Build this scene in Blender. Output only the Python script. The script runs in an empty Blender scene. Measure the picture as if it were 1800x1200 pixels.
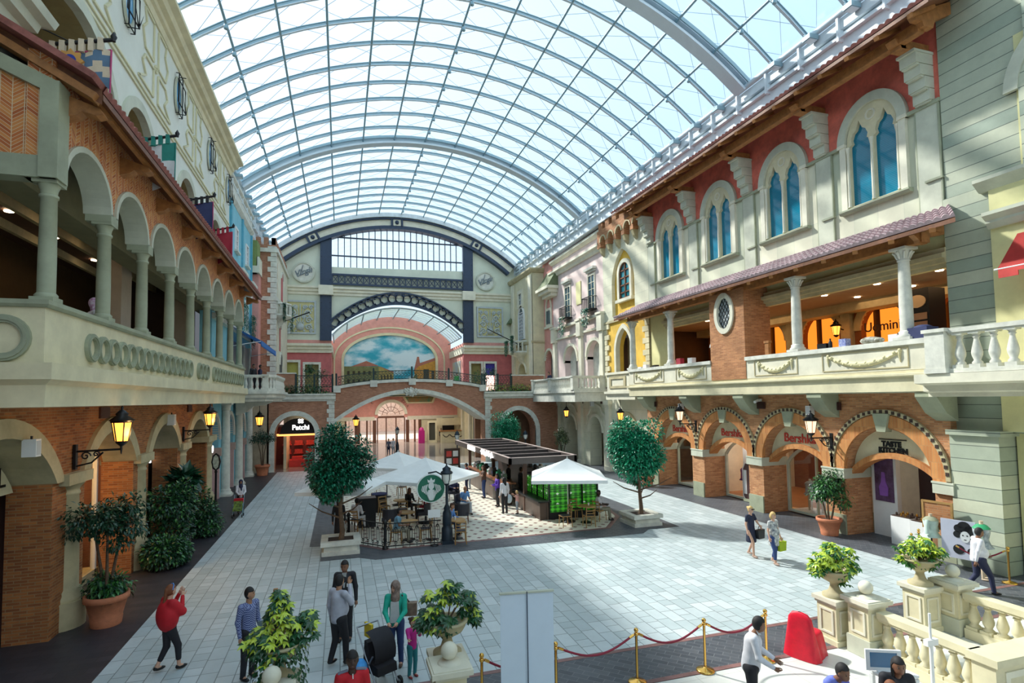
import bpy, math, random
import numpy as np
from mathutils import Vector, Matrix
from mathutils.geometry import tessellate_polygon
random.seed(7)
PI = math.pi
SC = bpy.context.scene
COL = SC.collection

# ---------------------------------------------------------------- camera
cam = bpy.data.objects.new('camera', bpy.data.cameras.new('camera'))
COL.objects.link(cam)
def cam_rows(yaw, pitch, roll):
    cy, sy = math.cos(yaw), math.sin(yaw); cp, sp = math.cos(pitch), math.sin(pitch); cr, sr = math.cos(roll), math.sin(roll)
    F = Vector((sy*cp, cy*cp, sp)); R = Vector((cy, -sy, 0)); U = R.cross(F)
    return cr*R+sr*U, -sr*R+cr*U, F
_R, _U, _F = cam_rows(.301044245, .0536411301, -.0154666378)
cam.matrix_world = Matrix(((_R[0], _U[0], -_F[0], 0), (_R[1], _U[1], -_F[1], 0), (_R[2], _U[2], -_F[2], 5.2), (0, 0, 0, 1)))
cam.data.sensor_width = 36; cam.data.lens = 972.958*36/1800
cam.data.shift_y = (647.53-600)/1800
cam.data.clip_start = .05; cam.data.clip_end = 500
SC.camera = cam

# ---------------------------------------------------------------- light and exposure
SC.view_settings.view_transform = 'Standard'; SC.view_settings.look = 'None'
SC.view_settings.gamma = 1; SC.view_settings.use_curve_mapping = False
SC.view_settings.exposure = 1.0
SUN_D = Vector((.62, -.88, -1.0)).normalized()         # direction the light travels
sun = bpy.data.lights.new('sun', 'SUN'); sun.energy = 4.2; sun.angle = math.radians(3); sun.color = (1, .96, .88)
so = bpy.data.objects.new('sun', sun); COL.objects.link(so)
so.rotation_euler = SUN_D.to_track_quat('-Z', 'Y').to_euler()
w = bpy.data.worlds.new('sky'); SC.world = w; w.use_nodes = True
nt = w.node_tree; nt.nodes.clear()
out = nt.nodes.new('ShaderNodeOutputWorld'); bg = nt.nodes.new('ShaderNodeBackground')
tc = nt.nodes.new('ShaderNodeTexCoord'); dot = nt.nodes.new('ShaderNodeVectorMath'); dot.operation = 'DOT_PRODUCT'
nt.links.new(tc.outputs['Generated'], dot.inputs[0]); dot.inputs[1].default_value = tuple(-SUN_D)
rmp = nt.nodes.new('ShaderNodeValToRGB')               # hazy bright desert sky, whiter round the sun
rmp.color_ramp.elements[0].position = .25; rmp.color_ramp.elements[0].color = (.29, .47, .65, 1)
rmp.color_ramp.elements[1].position = .98; rmp.color_ramp.elements[1].color = (.62, .68, .74, 1)
e = rmp.color_ramp.elements.new(.0); e.color = (.66, .76, .84, 1)      # paler again opposite the sun
e = rmp.color_ramp.elements.new(.72); e.color = (.48, .60, .68, 1)
nt.links.new(dot.outputs['Value'], rmp.inputs[0]); nt.links.new(rmp.outputs[0], bg.inputs[0])
bg.inputs[1].default_value = 1.0
nt.links.new(bg.outputs[0], out.inputs[0])

# ---------------------------------------------------------------- materials
MATS = {}
def nmat(name):
    m = bpy.data.materials.new(name); m.use_nodes = True
    MATS[name] = m
    return m, m.node_tree, m.node_tree.nodes['Principled BSDF']
def setp(b, col=None, rough=.6, metal=0, spec=None):
    if col is not None: b.inputs['Base Color'].default_value = (*col, 1)
    b.inputs['Roughness'].default_value = rough; b.inputs['Metallic'].default_value = metal
    if spec is not None: b.inputs['Specular IOR Level'].default_value = spec
def mat(name, col, rough=.6, metal=0, var=.12, scale=3., bump=0., col2=None, spec=None):
    """plain material with soft procedural mottling"""
    if name in MATS: return MATS[name]
    m, t, b = nmat(name); setp(b, col, rough, metal, spec)
    if var or col2:
        tc = t.nodes.new('ShaderNodeTexCoord'); n = t.nodes.new('ShaderNodeTexNoise')
        n.inputs['Scale'].default_value = scale; n.inputs['Detail'].default_value = 6; n.inputs['Roughness'].default_value = .65
        t.links.new(tc.outputs['Object'], n.inputs['Vector'])
        r = t.nodes.new('ShaderNodeValToRGB'); r.color_ramp.elements[0].position = .32; r.color_ramp.elements[1].position = .7
        c2 = col2 if col2 else tuple(c*(1-var*1.6) for c in col)
        r.color_ramp.elements[0].color = (*c2, 1); r.color_ramp.elements[1].color = (*[min(1, c*(1+var*.5)) for c in col], 1)
        t.links.new(n.outputs[0], r.inputs[0]); t.links.new(r.outputs[0], b.inputs['Base Color'])
        if bump:
            bp = t.nodes.new('ShaderNodeBump'); bp.inputs['Strength'].default_value = bump; bp.inputs['Distance'].default_value = .02
            t.links.new(n.outputs[0], bp.inputs['Height']); t.links.new(bp.outputs[0], b.inputs['Normal'])
    return m
def wallvec(t, mode='wall', rot=0, off=(0, 0)):
    """texture vector: walls use (x+y, z), floors (x, y)"""
    tc = t.nodes.new('ShaderNodeTexCoord')
    if mode == 'wall':
        s = t.nodes.new('ShaderNodeSeparateXYZ'); t.links.new(tc.outputs['Object'], s.inputs[0])
        a = t.nodes.new('ShaderNodeMath'); a.operation = 'ADD'
        t.links.new(s.outputs[0], a.inputs[0]); t.links.new(s.outputs[1], a.inputs[1])
        c = t.nodes.new('ShaderNodeCombineXYZ'); t.links.new(a.outputs[0], c.inputs[0]); t.links.new(s.outputs[2], c.inputs[1])
        o = c.outputs[0]
    else: o = tc.outputs['Object']
    mp = t.nodes.new('ShaderNodeMapping'); mp.inputs['Rotation'].default_value[2] = rot
    mp.inputs['Location'].default_value = (off[0], off[1], 0)
    t.links.new(o, mp.inputs['Vector'])
    return mp.outputs[0]
def brick(name, c1, c2, mortar, bw=.22, bh=.07, ms=.008, rough=.8, mode='wall', rot=0, offset=.5, bump=.35, bias=0, stain=None, sq=1., sqf=2, var=.35, spec=None):
    if name in MATS: return MATS[name]
    m, t, b = nmat(name); setp(b, c1, rough, 0, spec)
    v = wallvec(t, mode, rot)
    bt = t.nodes.new('ShaderNodeTexBrick'); t.links.new(v, bt.inputs['Vector'])
    bt.inputs['Color1'].default_value = (*c1, 1); bt.inputs['Color2'].default_value = (*c2, 1); bt.inputs['Mortar'].default_value = (*mortar, 1)
    bt.inputs['Scale'].default_value = 1; bt.inputs['Mortar Size'].default_value = ms; bt.inputs['Mortar Smooth'].default_value = .2
    bt.inputs['Bias'].default_value = bias; bt.inputs['Brick Width'].default_value = bw; bt.inputs['Row Height'].default_value = bh
    bt.offset = offset; bt.squash = sq; bt.squash_frequency = sqf
    n = t.nodes.new('ShaderNodeTexNoise'); n.inputs['Scale'].default_value = 1.7; n.inputs['Detail'].default_value = 7; n.inputs['Roughness'].default_value = .7
    t.links.new(v, n.inputs['Vector'])
    r = t.nodes.new('ShaderNodeValToRGB'); r.color_ramp.elements[0].position = .3; r.color_ramp.elements[1].position = .72
    g = 1-var
    r.color_ramp.elements[0].color = (*(stain or (g, g, g)), 1); r.color_ramp.elements[1].color = (1.0, 1.0, 1.0, 1)
    t.links.new(n.outputs[0], r.inputs[0])
    mx = t.nodes.new('ShaderNodeMix'); mx.data_type = 'RGBA'; mx.blend_type = 'MULTIPLY'; mx.inputs['Factor'].default_value = .9
    t.links.new(bt.outputs['Color'], mx.inputs['A']); t.links.new(r.outputs[0], mx.inputs['B'])
    t.links.new(mx.outputs['Result'], b.inputs['Base Color'])
    bp = t.nodes.new('ShaderNodeBump'); bp.inputs['Strength'].default_value = bump; bp.inputs['Distance'].default_value = .012; bp.invert = True
    t.links.new(bt.outputs['Fac'], bp.inputs['Height']); t.links.new(bp.outputs[0], b.inputs['Normal'])
    return m
def math_node(t, op, a, b=None, c=None):
    n = t.nodes.new('ShaderNodeMath'); n.operation = op
    for i, q in enumerate((a, b, c)):
        if q is None: continue
        if isinstance(q, (int, float)): n.inputs[i].default_value = q
        else: t.links.new(q, n.inputs[i])
    return n.outputs[0]
def herring(name, cols, mortar, w=.34, h=.078):
    m, t, b = nmat(name); setp(b, cols[0], .8)
    v = wallvec(t); s = t.nodes.new('ShaderNodeSeparateXYZ'); t.links.new(v, s.inputs[0])
    u, z = s.outputs[0], s.outputs[1]
    a = math_node(t, 'PINGPONG', u, w)
    q = math_node(t, 'DIVIDE', math_node(t, 'SUBTRACT', z, math_node(t, 'MULTIPLY', a, .75)), h)
    iq = math_node(t, 'FLOOR', q); fq = math_node(t, 'FRACT', q); col = math_node(t, 'FLOOR', math_node(t, 'DIVIDE', u, w))
    cx = t.nodes.new('ShaderNodeCombineXYZ'); t.links.new(iq, cx.inputs[0]); t.links.new(col, cx.inputs[1])
    wn = t.nodes.new('ShaderNodeTexWhiteNoise'); t.links.new(cx.outputs[0], wn.inputs['Vector'])
    r = t.nodes.new('ShaderNodeValToRGB')
    for i, c in enumerate(cols):
        el = r.color_ramp.elements[i] if i < 2 else r.color_ramp.elements.new(.5)
        el.position = i/(len(cols)-1); el.color = (*c, 1)
    for i, c in enumerate(cols): r.color_ramp.elements[i].color = (*c, 1)
    t.links.new(wn.outputs['Value'], r.inputs[0])
    m1 = math_node(t, 'LESS_THAN', fq, .13)
    m2 = math_node(t, 'LESS_THAN', math_node(t, 'MINIMUM', a, math_node(t, 'SUBTRACT', w, a)), .007)
    mo = math_node(t, 'MAXIMUM', m1, m2)
    mx = t.nodes.new('ShaderNodeMix'); mx.data_type = 'RGBA'; t.links.new(mo, mx.inputs['Factor'])
    t.links.new(r.outputs[0], mx.inputs['A']); mx.inputs['B'].default_value = (*mortar, 1)
    t.links.new(mx.outputs['Result'], b.inputs['Base Color'])
    return m
def emat(name, col, strength=1.):
    if name in MATS: return MATS[name]
    m, t, b = nmat(name); setp(b, col, .5)
    b.inputs['Emission Color'].default_value = (*col, 1); b.inputs['Emission Strength'].default_value = strength
    return m
def glassmat(name, tint=(.8, .9, .95), refl=.12, rough=.02, glosscol=(1, 1, 1)):
    m = bpy.data.materials.new(name); m.use_nodes = True; t = m.node_tree; t.nodes.clear(); MATS[name] = m
    o = t.nodes.new('ShaderNodeOutputMaterial'); tr = t.nodes.new('ShaderNodeBsdfTransparent'); gl = t.nodes.new('ShaderNodeBsdfGlossy')
    tr.inputs[0].default_value = (*tint, 1); gl.inputs['Roughness'].default_value = rough; gl.inputs[0].default_value = (*glosscol, 1)
    mx = t.nodes.new('ShaderNodeMixShader'); mx.inputs[0].default_value = refl
    t.links.new(tr.outputs[0], mx.inputs[1]); t.links.new(gl.outputs[0], mx.inputs[2]); t.links.new(mx.outputs[0], o.inputs[0])
    return m

BRICK = brick('orange_brick', (.56, .20, .055), (.28, .085, .025), (.42, .24, .11), .26, .066, .009)
BRICKR = brick('light_orange_brick', (.70, .34, .15), (.46, .18, .07), (.48, .30, .17), .26, .066, .008)
BRICKT = brick('tan_brick', (.60, .26, .10), (.38, .14, .05), (.45, .27, .15), .26, .066, .008)
BRICKS = brick('back_brick', (.58, .27, .16), (.40, .16, .09), (.46, .30, .2), .24, .066, .008)
SOLD = brick('soldier_brick', (.66, .29, .09), (.50, .18, .05), (.50, .28, .12), .09, .5, .006, var=.2)
HERR = herring('herringbone_brick', [(.36, .09, .025), (.50, .15, .04), (.62, .27, .08), (.24, .07, .03)], (.62, .50, .32), .19, .072)
CREAM = mat('cream_stone', (.72, .66, .44), .7, var=.12, scale=1.2)
CREAMW = mat('pale_stone', (.76, .73, .58), .65, var=.10, scale=1.5)
WARMST = mat('sand_stone', (.54, .47, .28), .7, var=.18, scale=1.4)
GREYST = mat('grey_green_stone', (.36, .39, .27), .7, var=.16, scale=1.1)
GREYLT = mat('light_grey_stone', (.56, .58, .46), .65, var=.12, scale=1.3)
WHITEST = mat('white_stone', (.72, .72, .63), .6, var=.16, scale=2.5)
BLOCKS = brick('green_grey_blocks', (.32, .39, .31), (.60, .62, .46), (.13, .16, .13), 400., .40, .012, var=.2, bump=.5, rough=.65)
BLOCKC = brick('cream_blocks', (.66, .66, .50), (.74, .72, .55), (.46, .46, .36), 1.3, .62, .008, var=.15, bump=.3)
PANEL = brick('striped_stone_panels', (.76, .73, .56), (.52, .56, .42), (.50, .52, .42), .95, 2.4, .006, var=.12, bump=.2)
PINK = mat('pink_stucco', (.72, .33, .28), .8, var=.10, scale=2)
PINKL = mat('pale_pink_stucco', (.78, .62, .58), .8, var=.08, scale=1.6)
ROSE = mat('rose_stucco', (.55, .15, .15), .8, var=.12, scale=2)
RED = mat('red_stucco', (.84, .20, .14), .85, var=.22, scale=1.6)
YEL = mat('yellow_stucco', (.80, .50, .07), .8, var=.12, scale=1.6)
YELP = mat('pale_yellow_stucco', (.74, .70, .36), .8, var=.08, scale=1.4)
BLUES = mat('sky_blue_stucco', (.22, .52, .62), .8, var=.08, scale=2)
WOOD = mat('orange_timber', (.40, .17, .05), .55, var=.25, scale=5)
WOODD = mat('dark_timber', (.20, .075, .03), .6, var=.25, scale=5)
TILE = mat('roof_tile', (.30, .10, .08), .7, var=.25, scale=6)
TILEG = mat('greyish_roof_tile', (.50, .38, .40), .6, var=.2, scale=6)
STEEL = mat('white_steel', (.60, .70, .76), .35, 0, var=.03)
STEELD = mat('blue_grey_steel', (.26, .40, .46), .4, .2, var=.05)
NAVY = mat('navy_steel', (.018, .04, .085), .45, var=.12, scale=4)
BLACK = mat('black_iron', (.012, .013, .015), .4, .3, var=0)
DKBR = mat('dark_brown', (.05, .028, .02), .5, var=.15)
GOLD = mat('brass', (.80, .48, .12), .18, 1, var=0)
WHITE = mat('white_paint', (.78, .79, .78), .5, var=.03)
TERRA = mat('terracotta', (.55, .19, .09), .75, var=.15, scale=8)
GLASSR = glassmat('roof_glass', (.93, .97, 1.0), .04, .1)
GLASSB = None
LAMPG = emat('amber_lamp_glass', (1.0, .34, .05), 1.5)
LAMPC = emat('pale_lamp_glass', (1.0, .82, .6), 1.3)
BULB = emat('lamp_bulb', (1.0, .75, .35), 9)

# ---------------------------------------------------------------- mesh builder
def MAP(axis, u, v, w):
    return (w, u, v) if axis == 'x' else ((u, w, v) if axis == 'y' else (u, v, w))
class MB:
    def __init__(s): s.v = []; s.f = []; s.mi = []; s.sm = []; s.M = None
    def add(s, vs, fs, mi=0, sm=False):
        b = len(s.v)
        if s.M is not None: vs = [tuple(s.M @ Vector(p)) for p in vs]
        s.v += [tuple(p) for p in vs]
        for k in fs: s.f.append(tuple(b+i for i in k)); s.mi.append(mi); s.sm.append(sm)
        return s
    def box(s, x0, x1, y0, y1, z0, z1, mi=0):
        vs = [(x, y, z) for x in (x0, x1) for y in (y0, y1) for z in (z0, z1)]
        return s.add(vs, [(0, 1, 3, 2), (4, 6, 7, 5), (0, 4, 5, 1), (2, 3, 7, 6), (0, 2, 6, 4), (1, 5, 7, 3)], mi)
    def bar(s, p, q, a, b=None, mi=0, up=(0, 0, 1)):
        """rectangular bar from p to q, a wide, b high"""
        b = b or a; p = Vector(p); q = Vector(q); d = (q-p).normalized(); up = Vector(up)
        if abs(d.dot(up)) > .98: up = Vector((1, 0, 0))
        r = d.cross(up).normalized()*a/2; u = r.cross(d).normalized()*b/2
        vs = [p-r-u, p+r-u, p+r+u, p-r+u, q-r-u, q+r-u, q+r+u, q-r+u]
        return s.add(vs, [(3, 2, 1, 0), (4, 5, 6, 7), (0, 1, 5, 4), (1, 2, 6, 5), (2, 3, 7, 6), (3, 0, 4, 7)], mi)
    def prism(s, poly, axis, a0, a1, holes=(), mi=0, mis=None, sm=False):
        loops = [list(poly)]+[list(h) for h in holes]
        tri = tessellate_polygon([[Vector((p[0], p[1], 0)) for p in l] for l in loops])
        flat = [p for l in loops for p in l]; n = len(flat)
        vs = [MAP(axis, u, v, a0) for u, v in flat]+[MAP(axis, u, v, a1) for u, v in flat]
        fs = []
        for t in tri:
            a, b, c = [flat[i] for i in t]
            ccw = (b[0]-a[0])*(c[1]-a[1])-(b[1]-a[1])*(c[0]-a[0]) > 0
            if axis == 'y': ccw = not ccw
            t1 = t if ccw else t[::-1]
            fs.append(tuple(i+n for i in t1)); fs.append(tuple(t1[::-1]))
        s.add(vs, fs, mi)
        k = 0; fs = []
        for l in loops:
            L = len(l)
            for i in range(L): j = (i+1) % L; fs.append((k+i, k+j, n+k+j, n+k+i))
            k += L
        s.add(vs, fs, mi if mis is None else mis, sm)
        return s
    def lathe(s, prof, c=(0, 0, 0), seg=16, mi=0, sm=True, cap=True, a0=0, a1=2*PI):
        full = abs(a1-a0-2*PI) < 1e-6; m = seg if full else seg+1
        vs = []
        for r, z in prof:
            for i in range(m):
                a = a0+(a1-a0)*i/seg; vs.append((c[0]+r*math.cos(a), c[1]+r*math.sin(a), c[2]+z))
        fs = []
        for k in range(len(prof)-1):
            for i in range(seg):
                j = (i+1) % m; fs.append((k*m+i, k*m+j, (k+1)*m+j, (k+1)*m+i))
        s.add(vs, fs, mi, sm)
        if cap and full:
            s.add(vs[:m], [tuple(range(m))[::-1]], mi); s.add(vs[-m:], [tuple(range(m))], mi)
        return s
    def tube(s, pts, r, seg=6, mi=0, sm=True, closed=False):
        pts = [Vector(p) for p in pts]; n = len(pts); vs = []; fs = []
        rs = r if isinstance(r, (list, tuple)) else [r]*n
        ref = None
        for i, p in enumerate(pts):
            if closed: d = pts[(i+1) % n]-pts[i-1]
            else: d = pts[min(i+1, n-1)]-pts[max(i-1, 0)]
            d.normalize()
            if ref is None:
                ref = Vector((0, 0, 1)) if abs(d.z) < .9 else Vector((1, 0, 0))
            a = d.cross(ref).normalized(); b = a.cross(d).normalized(); ref = b
            for k in range(seg):
                t = 2*PI*k/seg; vs.append(p+rs[i]*(math.cos(t)*a+math.sin(t)*b))
        for i in range(n if closed else n-1):
            j = (i+1) % n
            for k in range(seg):
                l = (k+1) % seg; fs.append((i*seg+k, i*seg+l, j*seg+l, j*seg+k))
        s.add(vs, fs, mi, sm)
        if not closed:
            s.add(vs[:seg], [tuple(range(seg))[::-1]], mi); s.add(vs[-seg:], [tuple(range(seg))], mi)
        return s
    def ball(s, c, r, seg=12, mi=0, sc=(1, 1, 1)):
        k = max(4, seg//2); vs = []; fs = []
        for i in range(k+1):
            t = PI*i/k
            for j in range(seg):
                a = 2*PI*j/seg; vs.append((c[0]+r*sc[0]*math.sin(t)*math.cos(a), c[1]+r*sc[1]*math.sin(t)*math.sin(a), c[2]-r*sc[2]*math.cos(t)))
        for i in range(k):
            for j in range(seg): l = (j+1) % seg; fs.append((i*seg+j, i*seg+l, (i+1)*seg+l, (i+1)*seg+j))
        return s.add(vs, fs, mi, True)
    def sweep(s, prof, path, mi=0, sm=False):
        """sweep an offset profile [(out, up)] along a horizontal-plane path [(x,y,z)] (mitred)"""
        P = [Vector(p) for p in path]; n = len(P); vs = []; m = len(prof)
        for i in range(n):
            d1 = (P[i]-P[i-1]).normalized() if i else None; d2 = (P[i+1]-P[i]).normalized() if i < n-1 else None
            if d1 is None: d1 = d2
            if d2 is None: d2 = d1
            n1 = Vector((d1.y, -d1.x, 0)); n2 = Vector((d2.y, -d2.x, 0)); b = (n1+n2); b = b/(b.dot(n1)) if b.length > 1e-6 else n1
            for o, u in prof: vs.append(P[i]+b*o+Vector((0, 0, u)))
        fs = []
        for i in range(n-1):
            for k in range(m): l = (k+1) % m; fs.append((i*m+k, i*m+l, (i+1)*m+l, (i+1)*m+k))
        fs.append(tuple(range(m))[::-1]); fs.append(tuple(range((n-1)*m, n*m)))
        return s.add(vs, fs, mi, sm)
    def build(s, name, mats, parent=None, loc=None, rotz=0, kind=None, label=None):
        me = bpy.data.meshes.new(name); me.from_pydata(s.v, [], s.f)
        if not isinstance(mats, (list, tuple)): mats = [mats]
        for m in mats: me.materials.append(m)
        me.polygons.foreach_set('material_index', s.mi); me.polygons.foreach_set('use_smooth', s.sm); me.update()
        o = bpy.data.objects.new(name, me); COL.objects.link(o)
        if parent: o.parent = parent
        if loc: o.location = loc
        if rotz: o.rotation_euler[2] = rotz
        if kind: o['kind'] = kind
        if label: o['label'] = label
        return o
def thing(name, label, cat, loc=(0, 0, 0), rotz=0, group=None):
    o = bpy.data.objects.new(name, None); COL.objects.link(o); o.empty_display_size = .2
    o.location = loc; o.rotation_euler = (0, 0, rotz); o['label'] = label; o['category'] = cat
    if group: o['group'] = group
    return o
def tag(o, label, cat, group=None, kind=None):
    o['label'] = label; o['category'] = cat
    if group: o['group'] = group
    if kind: o['kind'] = kind
    return o
def struct(name, loc=(0, 0, 0)):
    o = bpy.data.objects.new(name, None); COL.objects.link(o); o.location = loc; o['kind'] = 'structure'; return o
def kids(o): return [c for c in bpy.data.objects if c.parent == o]
KIDS = {}
def dup(root, loc, rotz=0, label=None, group=None, scale=None):
    if root.name not in KIDS:
        KIDS[root.name] = [(c, list(c.children)) for c in list(root.children)]
    r = root.copy(); COL.objects.link(r); r.location = loc; r.rotation_euler = (0, 0, rotz)
    if scale: r.scale = (scale,)*3 if isinstance(scale, (int, float)) else scale
    if label: r['label'] = label
    if group: r['group'] = group
    for c, gs in KIDS[root.name]:
        d = c.copy(); COL.objects.link(d); d.parent = r
        for g in gs: e = g.copy(); COL.objects.link(e); e.parent = d
    return r
# 2-d outlines
def arc2(cx, cz, rx, rz, a0, a1, n): return [(cx+rx*math.cos(a0+(a1-a0)*i/n), cz+rz*math.sin(a0+(a1-a0)*i/n)) for i in range(n+1)]
def archtop(c, hw, zs, h, kind='round', n=14):
    """curve from right springing over the top to the left springing"""
    if kind == 'round': return arc2(c, zs, hw, h, 0, PI, n)
    if kind == 'seg':
        R = (hw*hw+h*h)/(2*h); a = math.asin(min(1, hw/R)); return [(c+R*math.sin(a-2*a*i/n), zs+h-R+R*math.cos(a-2*a*i/n)) for i in range(n+1)]
    # pointed: two arcs whose centres lie on the springing line
    R = (hw*hw+h*h)/(2*hw); a = math.asin(min(1, h/R)); r = [(c+hw-R+R*math.cos(a*i/n), zs+R*math.sin(a*i/n)) for i in range(n+1)]
    if h > R: r = arc2(c, zs, hw, h, 0, PI/2, n)
    return r+[(2*c-x, z) for x, z in r[-2::-1]]
def archhole(c, hw, z0, zs, h, kind='round', n=14): return [(c-hw, z0), (c+hw, z0)]+archtop(c, hw, zs, h, kind, n)
def archband(c, hw, zs, h, t, kind='round', n=16, th=None):
    return archtop(c, hw+t, zs, h+(th or t), kind, n)+archtop(c, hw, zs, h, kind, n)[::-1]
def rect(x0, x1, z0, z1): return [(x0, z0), (x1, z0), (x1, z1), (x0, z1)]
def circ(cx, cz, r, n=24, rz=None): return [(cx+r*math.cos(2*PI*i/n), cz+(rz or r)*math.sin(2*PI*i/n)) for i in range(n)]
def text_obj(body, size, name, m, parent=None, loc=(0, 0, 0), rot=(0, 0, 0), ext=.01, bold=0, align='CENTER', shear=0, space=1):
    cu = bpy.data.curves.new(name, 'FONT'); cu.body = body; cu.size = size; cu.extrude = ext; cu.align_x = align; cu.align_y = 'CENTER'
    cu.offset = bold; cu.shear = shear; cu.space_character = space; cu.resolution_u = 4
    tmp = bpy.data.objects.new('tmp', cu); COL.objects.link(tmp)
    bpy.context.view_layer.update()
    me = bpy.data.meshes.new_from_object(tmp.evaluated_get(bpy.context.evaluated_depsgraph_get()))
    bpy.data.objects.remove(tmp); bpy.data.curves.remove(cu)
    me.name = name; me.materials.clear(); me.materials.append(m)
    o = bpy.data.objects.new(name, me); COL.objects.link(o); o.location = loc; o.rotation_euler = rot
    if parent: o.parent = parent
    return o
RW = (PI/2, 0, -PI/2)      # text on the right wall, read from the hall
LW = (PI/2, 0, PI/2)
FW = (PI/2, 0, 0)
# ---------------------------------------------------------------- glass vault
RXC, RHS, RZ0, RRISE = 5.7, 11.8, 19.08, 4.3
def vault(xc, hs, z0, rise, t, dr=0):
    R = (hs*hs+rise*rise)/(2*rise); a = math.asin(hs/R); b = -a+2*a*t
    return xc+(R+dr)*math.sin(b), z0+rise-R+(R+dr)*math.cos(b)
def rib(xc, hs, z0, rise, y, w, d, n=24, dr=0, mi=0, mb=None):
    mb = mb or MB(); vs = []; fs = []
    for i in range(n+1):
        for q, yy in ((0, -w/2), (0, w/2), (d, w/2), (d, -w/2)):
            x, z = vault(xc, hs, z0, rise, i/n, dr+q); vs.append((x, y+yy, z))
    for i in range(n):
        for k in range(4): l = (k+1) % 4; fs.append((i*4+k, (i+1)*4+k, (i+1)*4+l, i*4+l))
    fs += [(0, 1, 2, 3), (n*4+3, n*4+2, n*4+1, n*4)]
    return mb.add(vs, fs, mi)
roof = struct('ceiling')
RP = (RXC, RHS, RZ0, RRISE)
Y0R, NB = 20.2-9*1.81-1.81, 30
ribys = []
for k in range(-8, 30):
    y = 20.2+(k-9)*1.81
    if y > 56: break
    main = (k-9) % 10 == 0
    if main:
        m = rib(*RP, y, .62, .12, 36, -.30); rib(*RP, y, .10, .45, 36, -.25, 0, m); rib(*RP, y, .5, .10, 36, .12, 0, m)
        m.build('main_arch', STEEL, roof); 
        for dy in (-.42, .42): rib(*RP, y+dy, .07, .16, 24, .0).build('rib', STEELD, roof)
    else:
        m = rib(*RP, y, .11, .03, 24, -.02, 0); rib(*RP, y, .035, .13, 24, .01, 1, m); rib(*RP, y, .10, .03, 24, .14, 1, m)
        m.build('rib', [STEEL, STEELD], roof)
        ribys.append(y)
YN, YF = -12.0, 55.0
for i in range(0, 13):
    x, z = vault(*RP, i/12, .02)
    m = MB().tube([(x, YN, z), (x, YF, z)], .055 if i not in (0, 12) else .13, 8)
    m.build('purlin', STEELD if i not in (0, 12) else STEEL, roof)
m = MB(); vs = []
for i in range(25):
    x, z = vault(*RP, i/24, .26); vs += [(x, YN, z), (x, YF, z)]
m.add(vs, [(2*i, 2*i+1, 2*i+3, 2*i+2) for i in range(24)], 0, True); m.build('glazing', GLASSR, roof)
# outer bracing cables crossing over every pane, seen faintly through the glass
m = MB(); ys = [Y0R+1.81*k for k in range(30)]
FNT = mat('outer_cable', (.55, .66, .78), .5, var=0)
for k in range(-1, 28):
    y = 20.2+(k-9)*1.81
    for i in range(12):
        if y > 53: continue
        a = vault(*RP, i/12, .75); b = vault(*RP, (i+1)/12, .75)
        m.bar((a[0], y, a[1]), (b[0], y+1.81, b[1]), .018); m.bar((b[0], y, b[1]), (a[0], y+1.81, a[1]), .018)
m.build('outer_bracing', FNT, roof)['kind'] = 'stuff'
# gutters at the springing
for s, x0 in ((1, 17.5), (-1, -6.1)):
    m = MB(); YN_, YN = YN, (YN if s > 0 else 35.3)
    m.box(*sorted((x0+.05*s, x0+.5*s)), YN, YF, 18.55, 18.95)
    m.box(*sorted((x0+.18*s, x0+.6*s)), YN, YF, 17.6, 18.5)
    m.box(*sorted((x0+.0*s, x0+.6*s)), YN, YF, 18.22, 18.32)
    k = YN
    while k < YF: m.box(*sorted((x0-.06*s, x0+.5*s)), k, k+.09, 18.1, 19.0); k += 1.81
    m.build('gutter', mat('gutter_white', (.72, .80, .84), .4, var=.05), roof)
YN = -12.0
# spotlights under the purlins and floodlights at the feet
spot = thing('spotlight', 'small dark spotlight hanging under the vault', 'spotlight')
MB().tube([(0, 0, 0), (0, -.12, -.12), (0, -.2, -.16)], .02, 5).build('bracket', STEELD, spot)
MB().lathe([(.03, .12), (.08, .08), (.09, -.06), (.075, -.09), (.0, -.09)], (0, -.22, -.2), 10).build('lamp_head', STEELD, spot)
first = True
PN = {1: 'left', 6: 'crown', 11: 'right'}
for i in (1, 6, 11):
    x, z = vault(*RP, i/12, -.05); q = [y for y in ribys if 11 < y < 55]
    for n, y in enumerate(q):
        lab = 'small spotlight on the %s run of the vault, number %d from the near end' % (PN[i], n+1)
        if first: spot.location = (x, y, z); spot['label'] = lab; spot['group'] = 'spotlights under the vault'; first = False
        else: dup(spot, (x, y, z), 0, lab, 'spotlights under the vault')
fl = thing('floodlight', 'grey floodlight at the foot of a rib', 'floodlight')
MB().box(-.22, .22, -.18, .18, -.09, .09).build('housing', STEELD, fl); MB().box(-.18, .18, -.14, .14, -.12, -.092).build('lens', STEEL, fl)
MB().tube([(0, 0, .09), (0, .15, .25), (0, .3, .3)], .025, 5).build('bracket', STEELD, fl)
first = True
for s, x in ((1, 17.28), (-1, -5.88)):
    for n, y in enumerate([y for y in ribys if (13 if s > 0 else 36) < y < 54]):
        lab = 'grey floodlight on the %s edge of the glass roof, number %d from the near end' % ('right' if s > 0 else 'left', n+1)
        if first: fl.location = (x, y-.35, 18.85); fl['label'] = lab; fl['group'] = 'floodlights along the roof edge'; first = False
        else: dup(fl, (x, y-.35, 18.85), 0, lab, 'floodlights along the roof edge')
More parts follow.
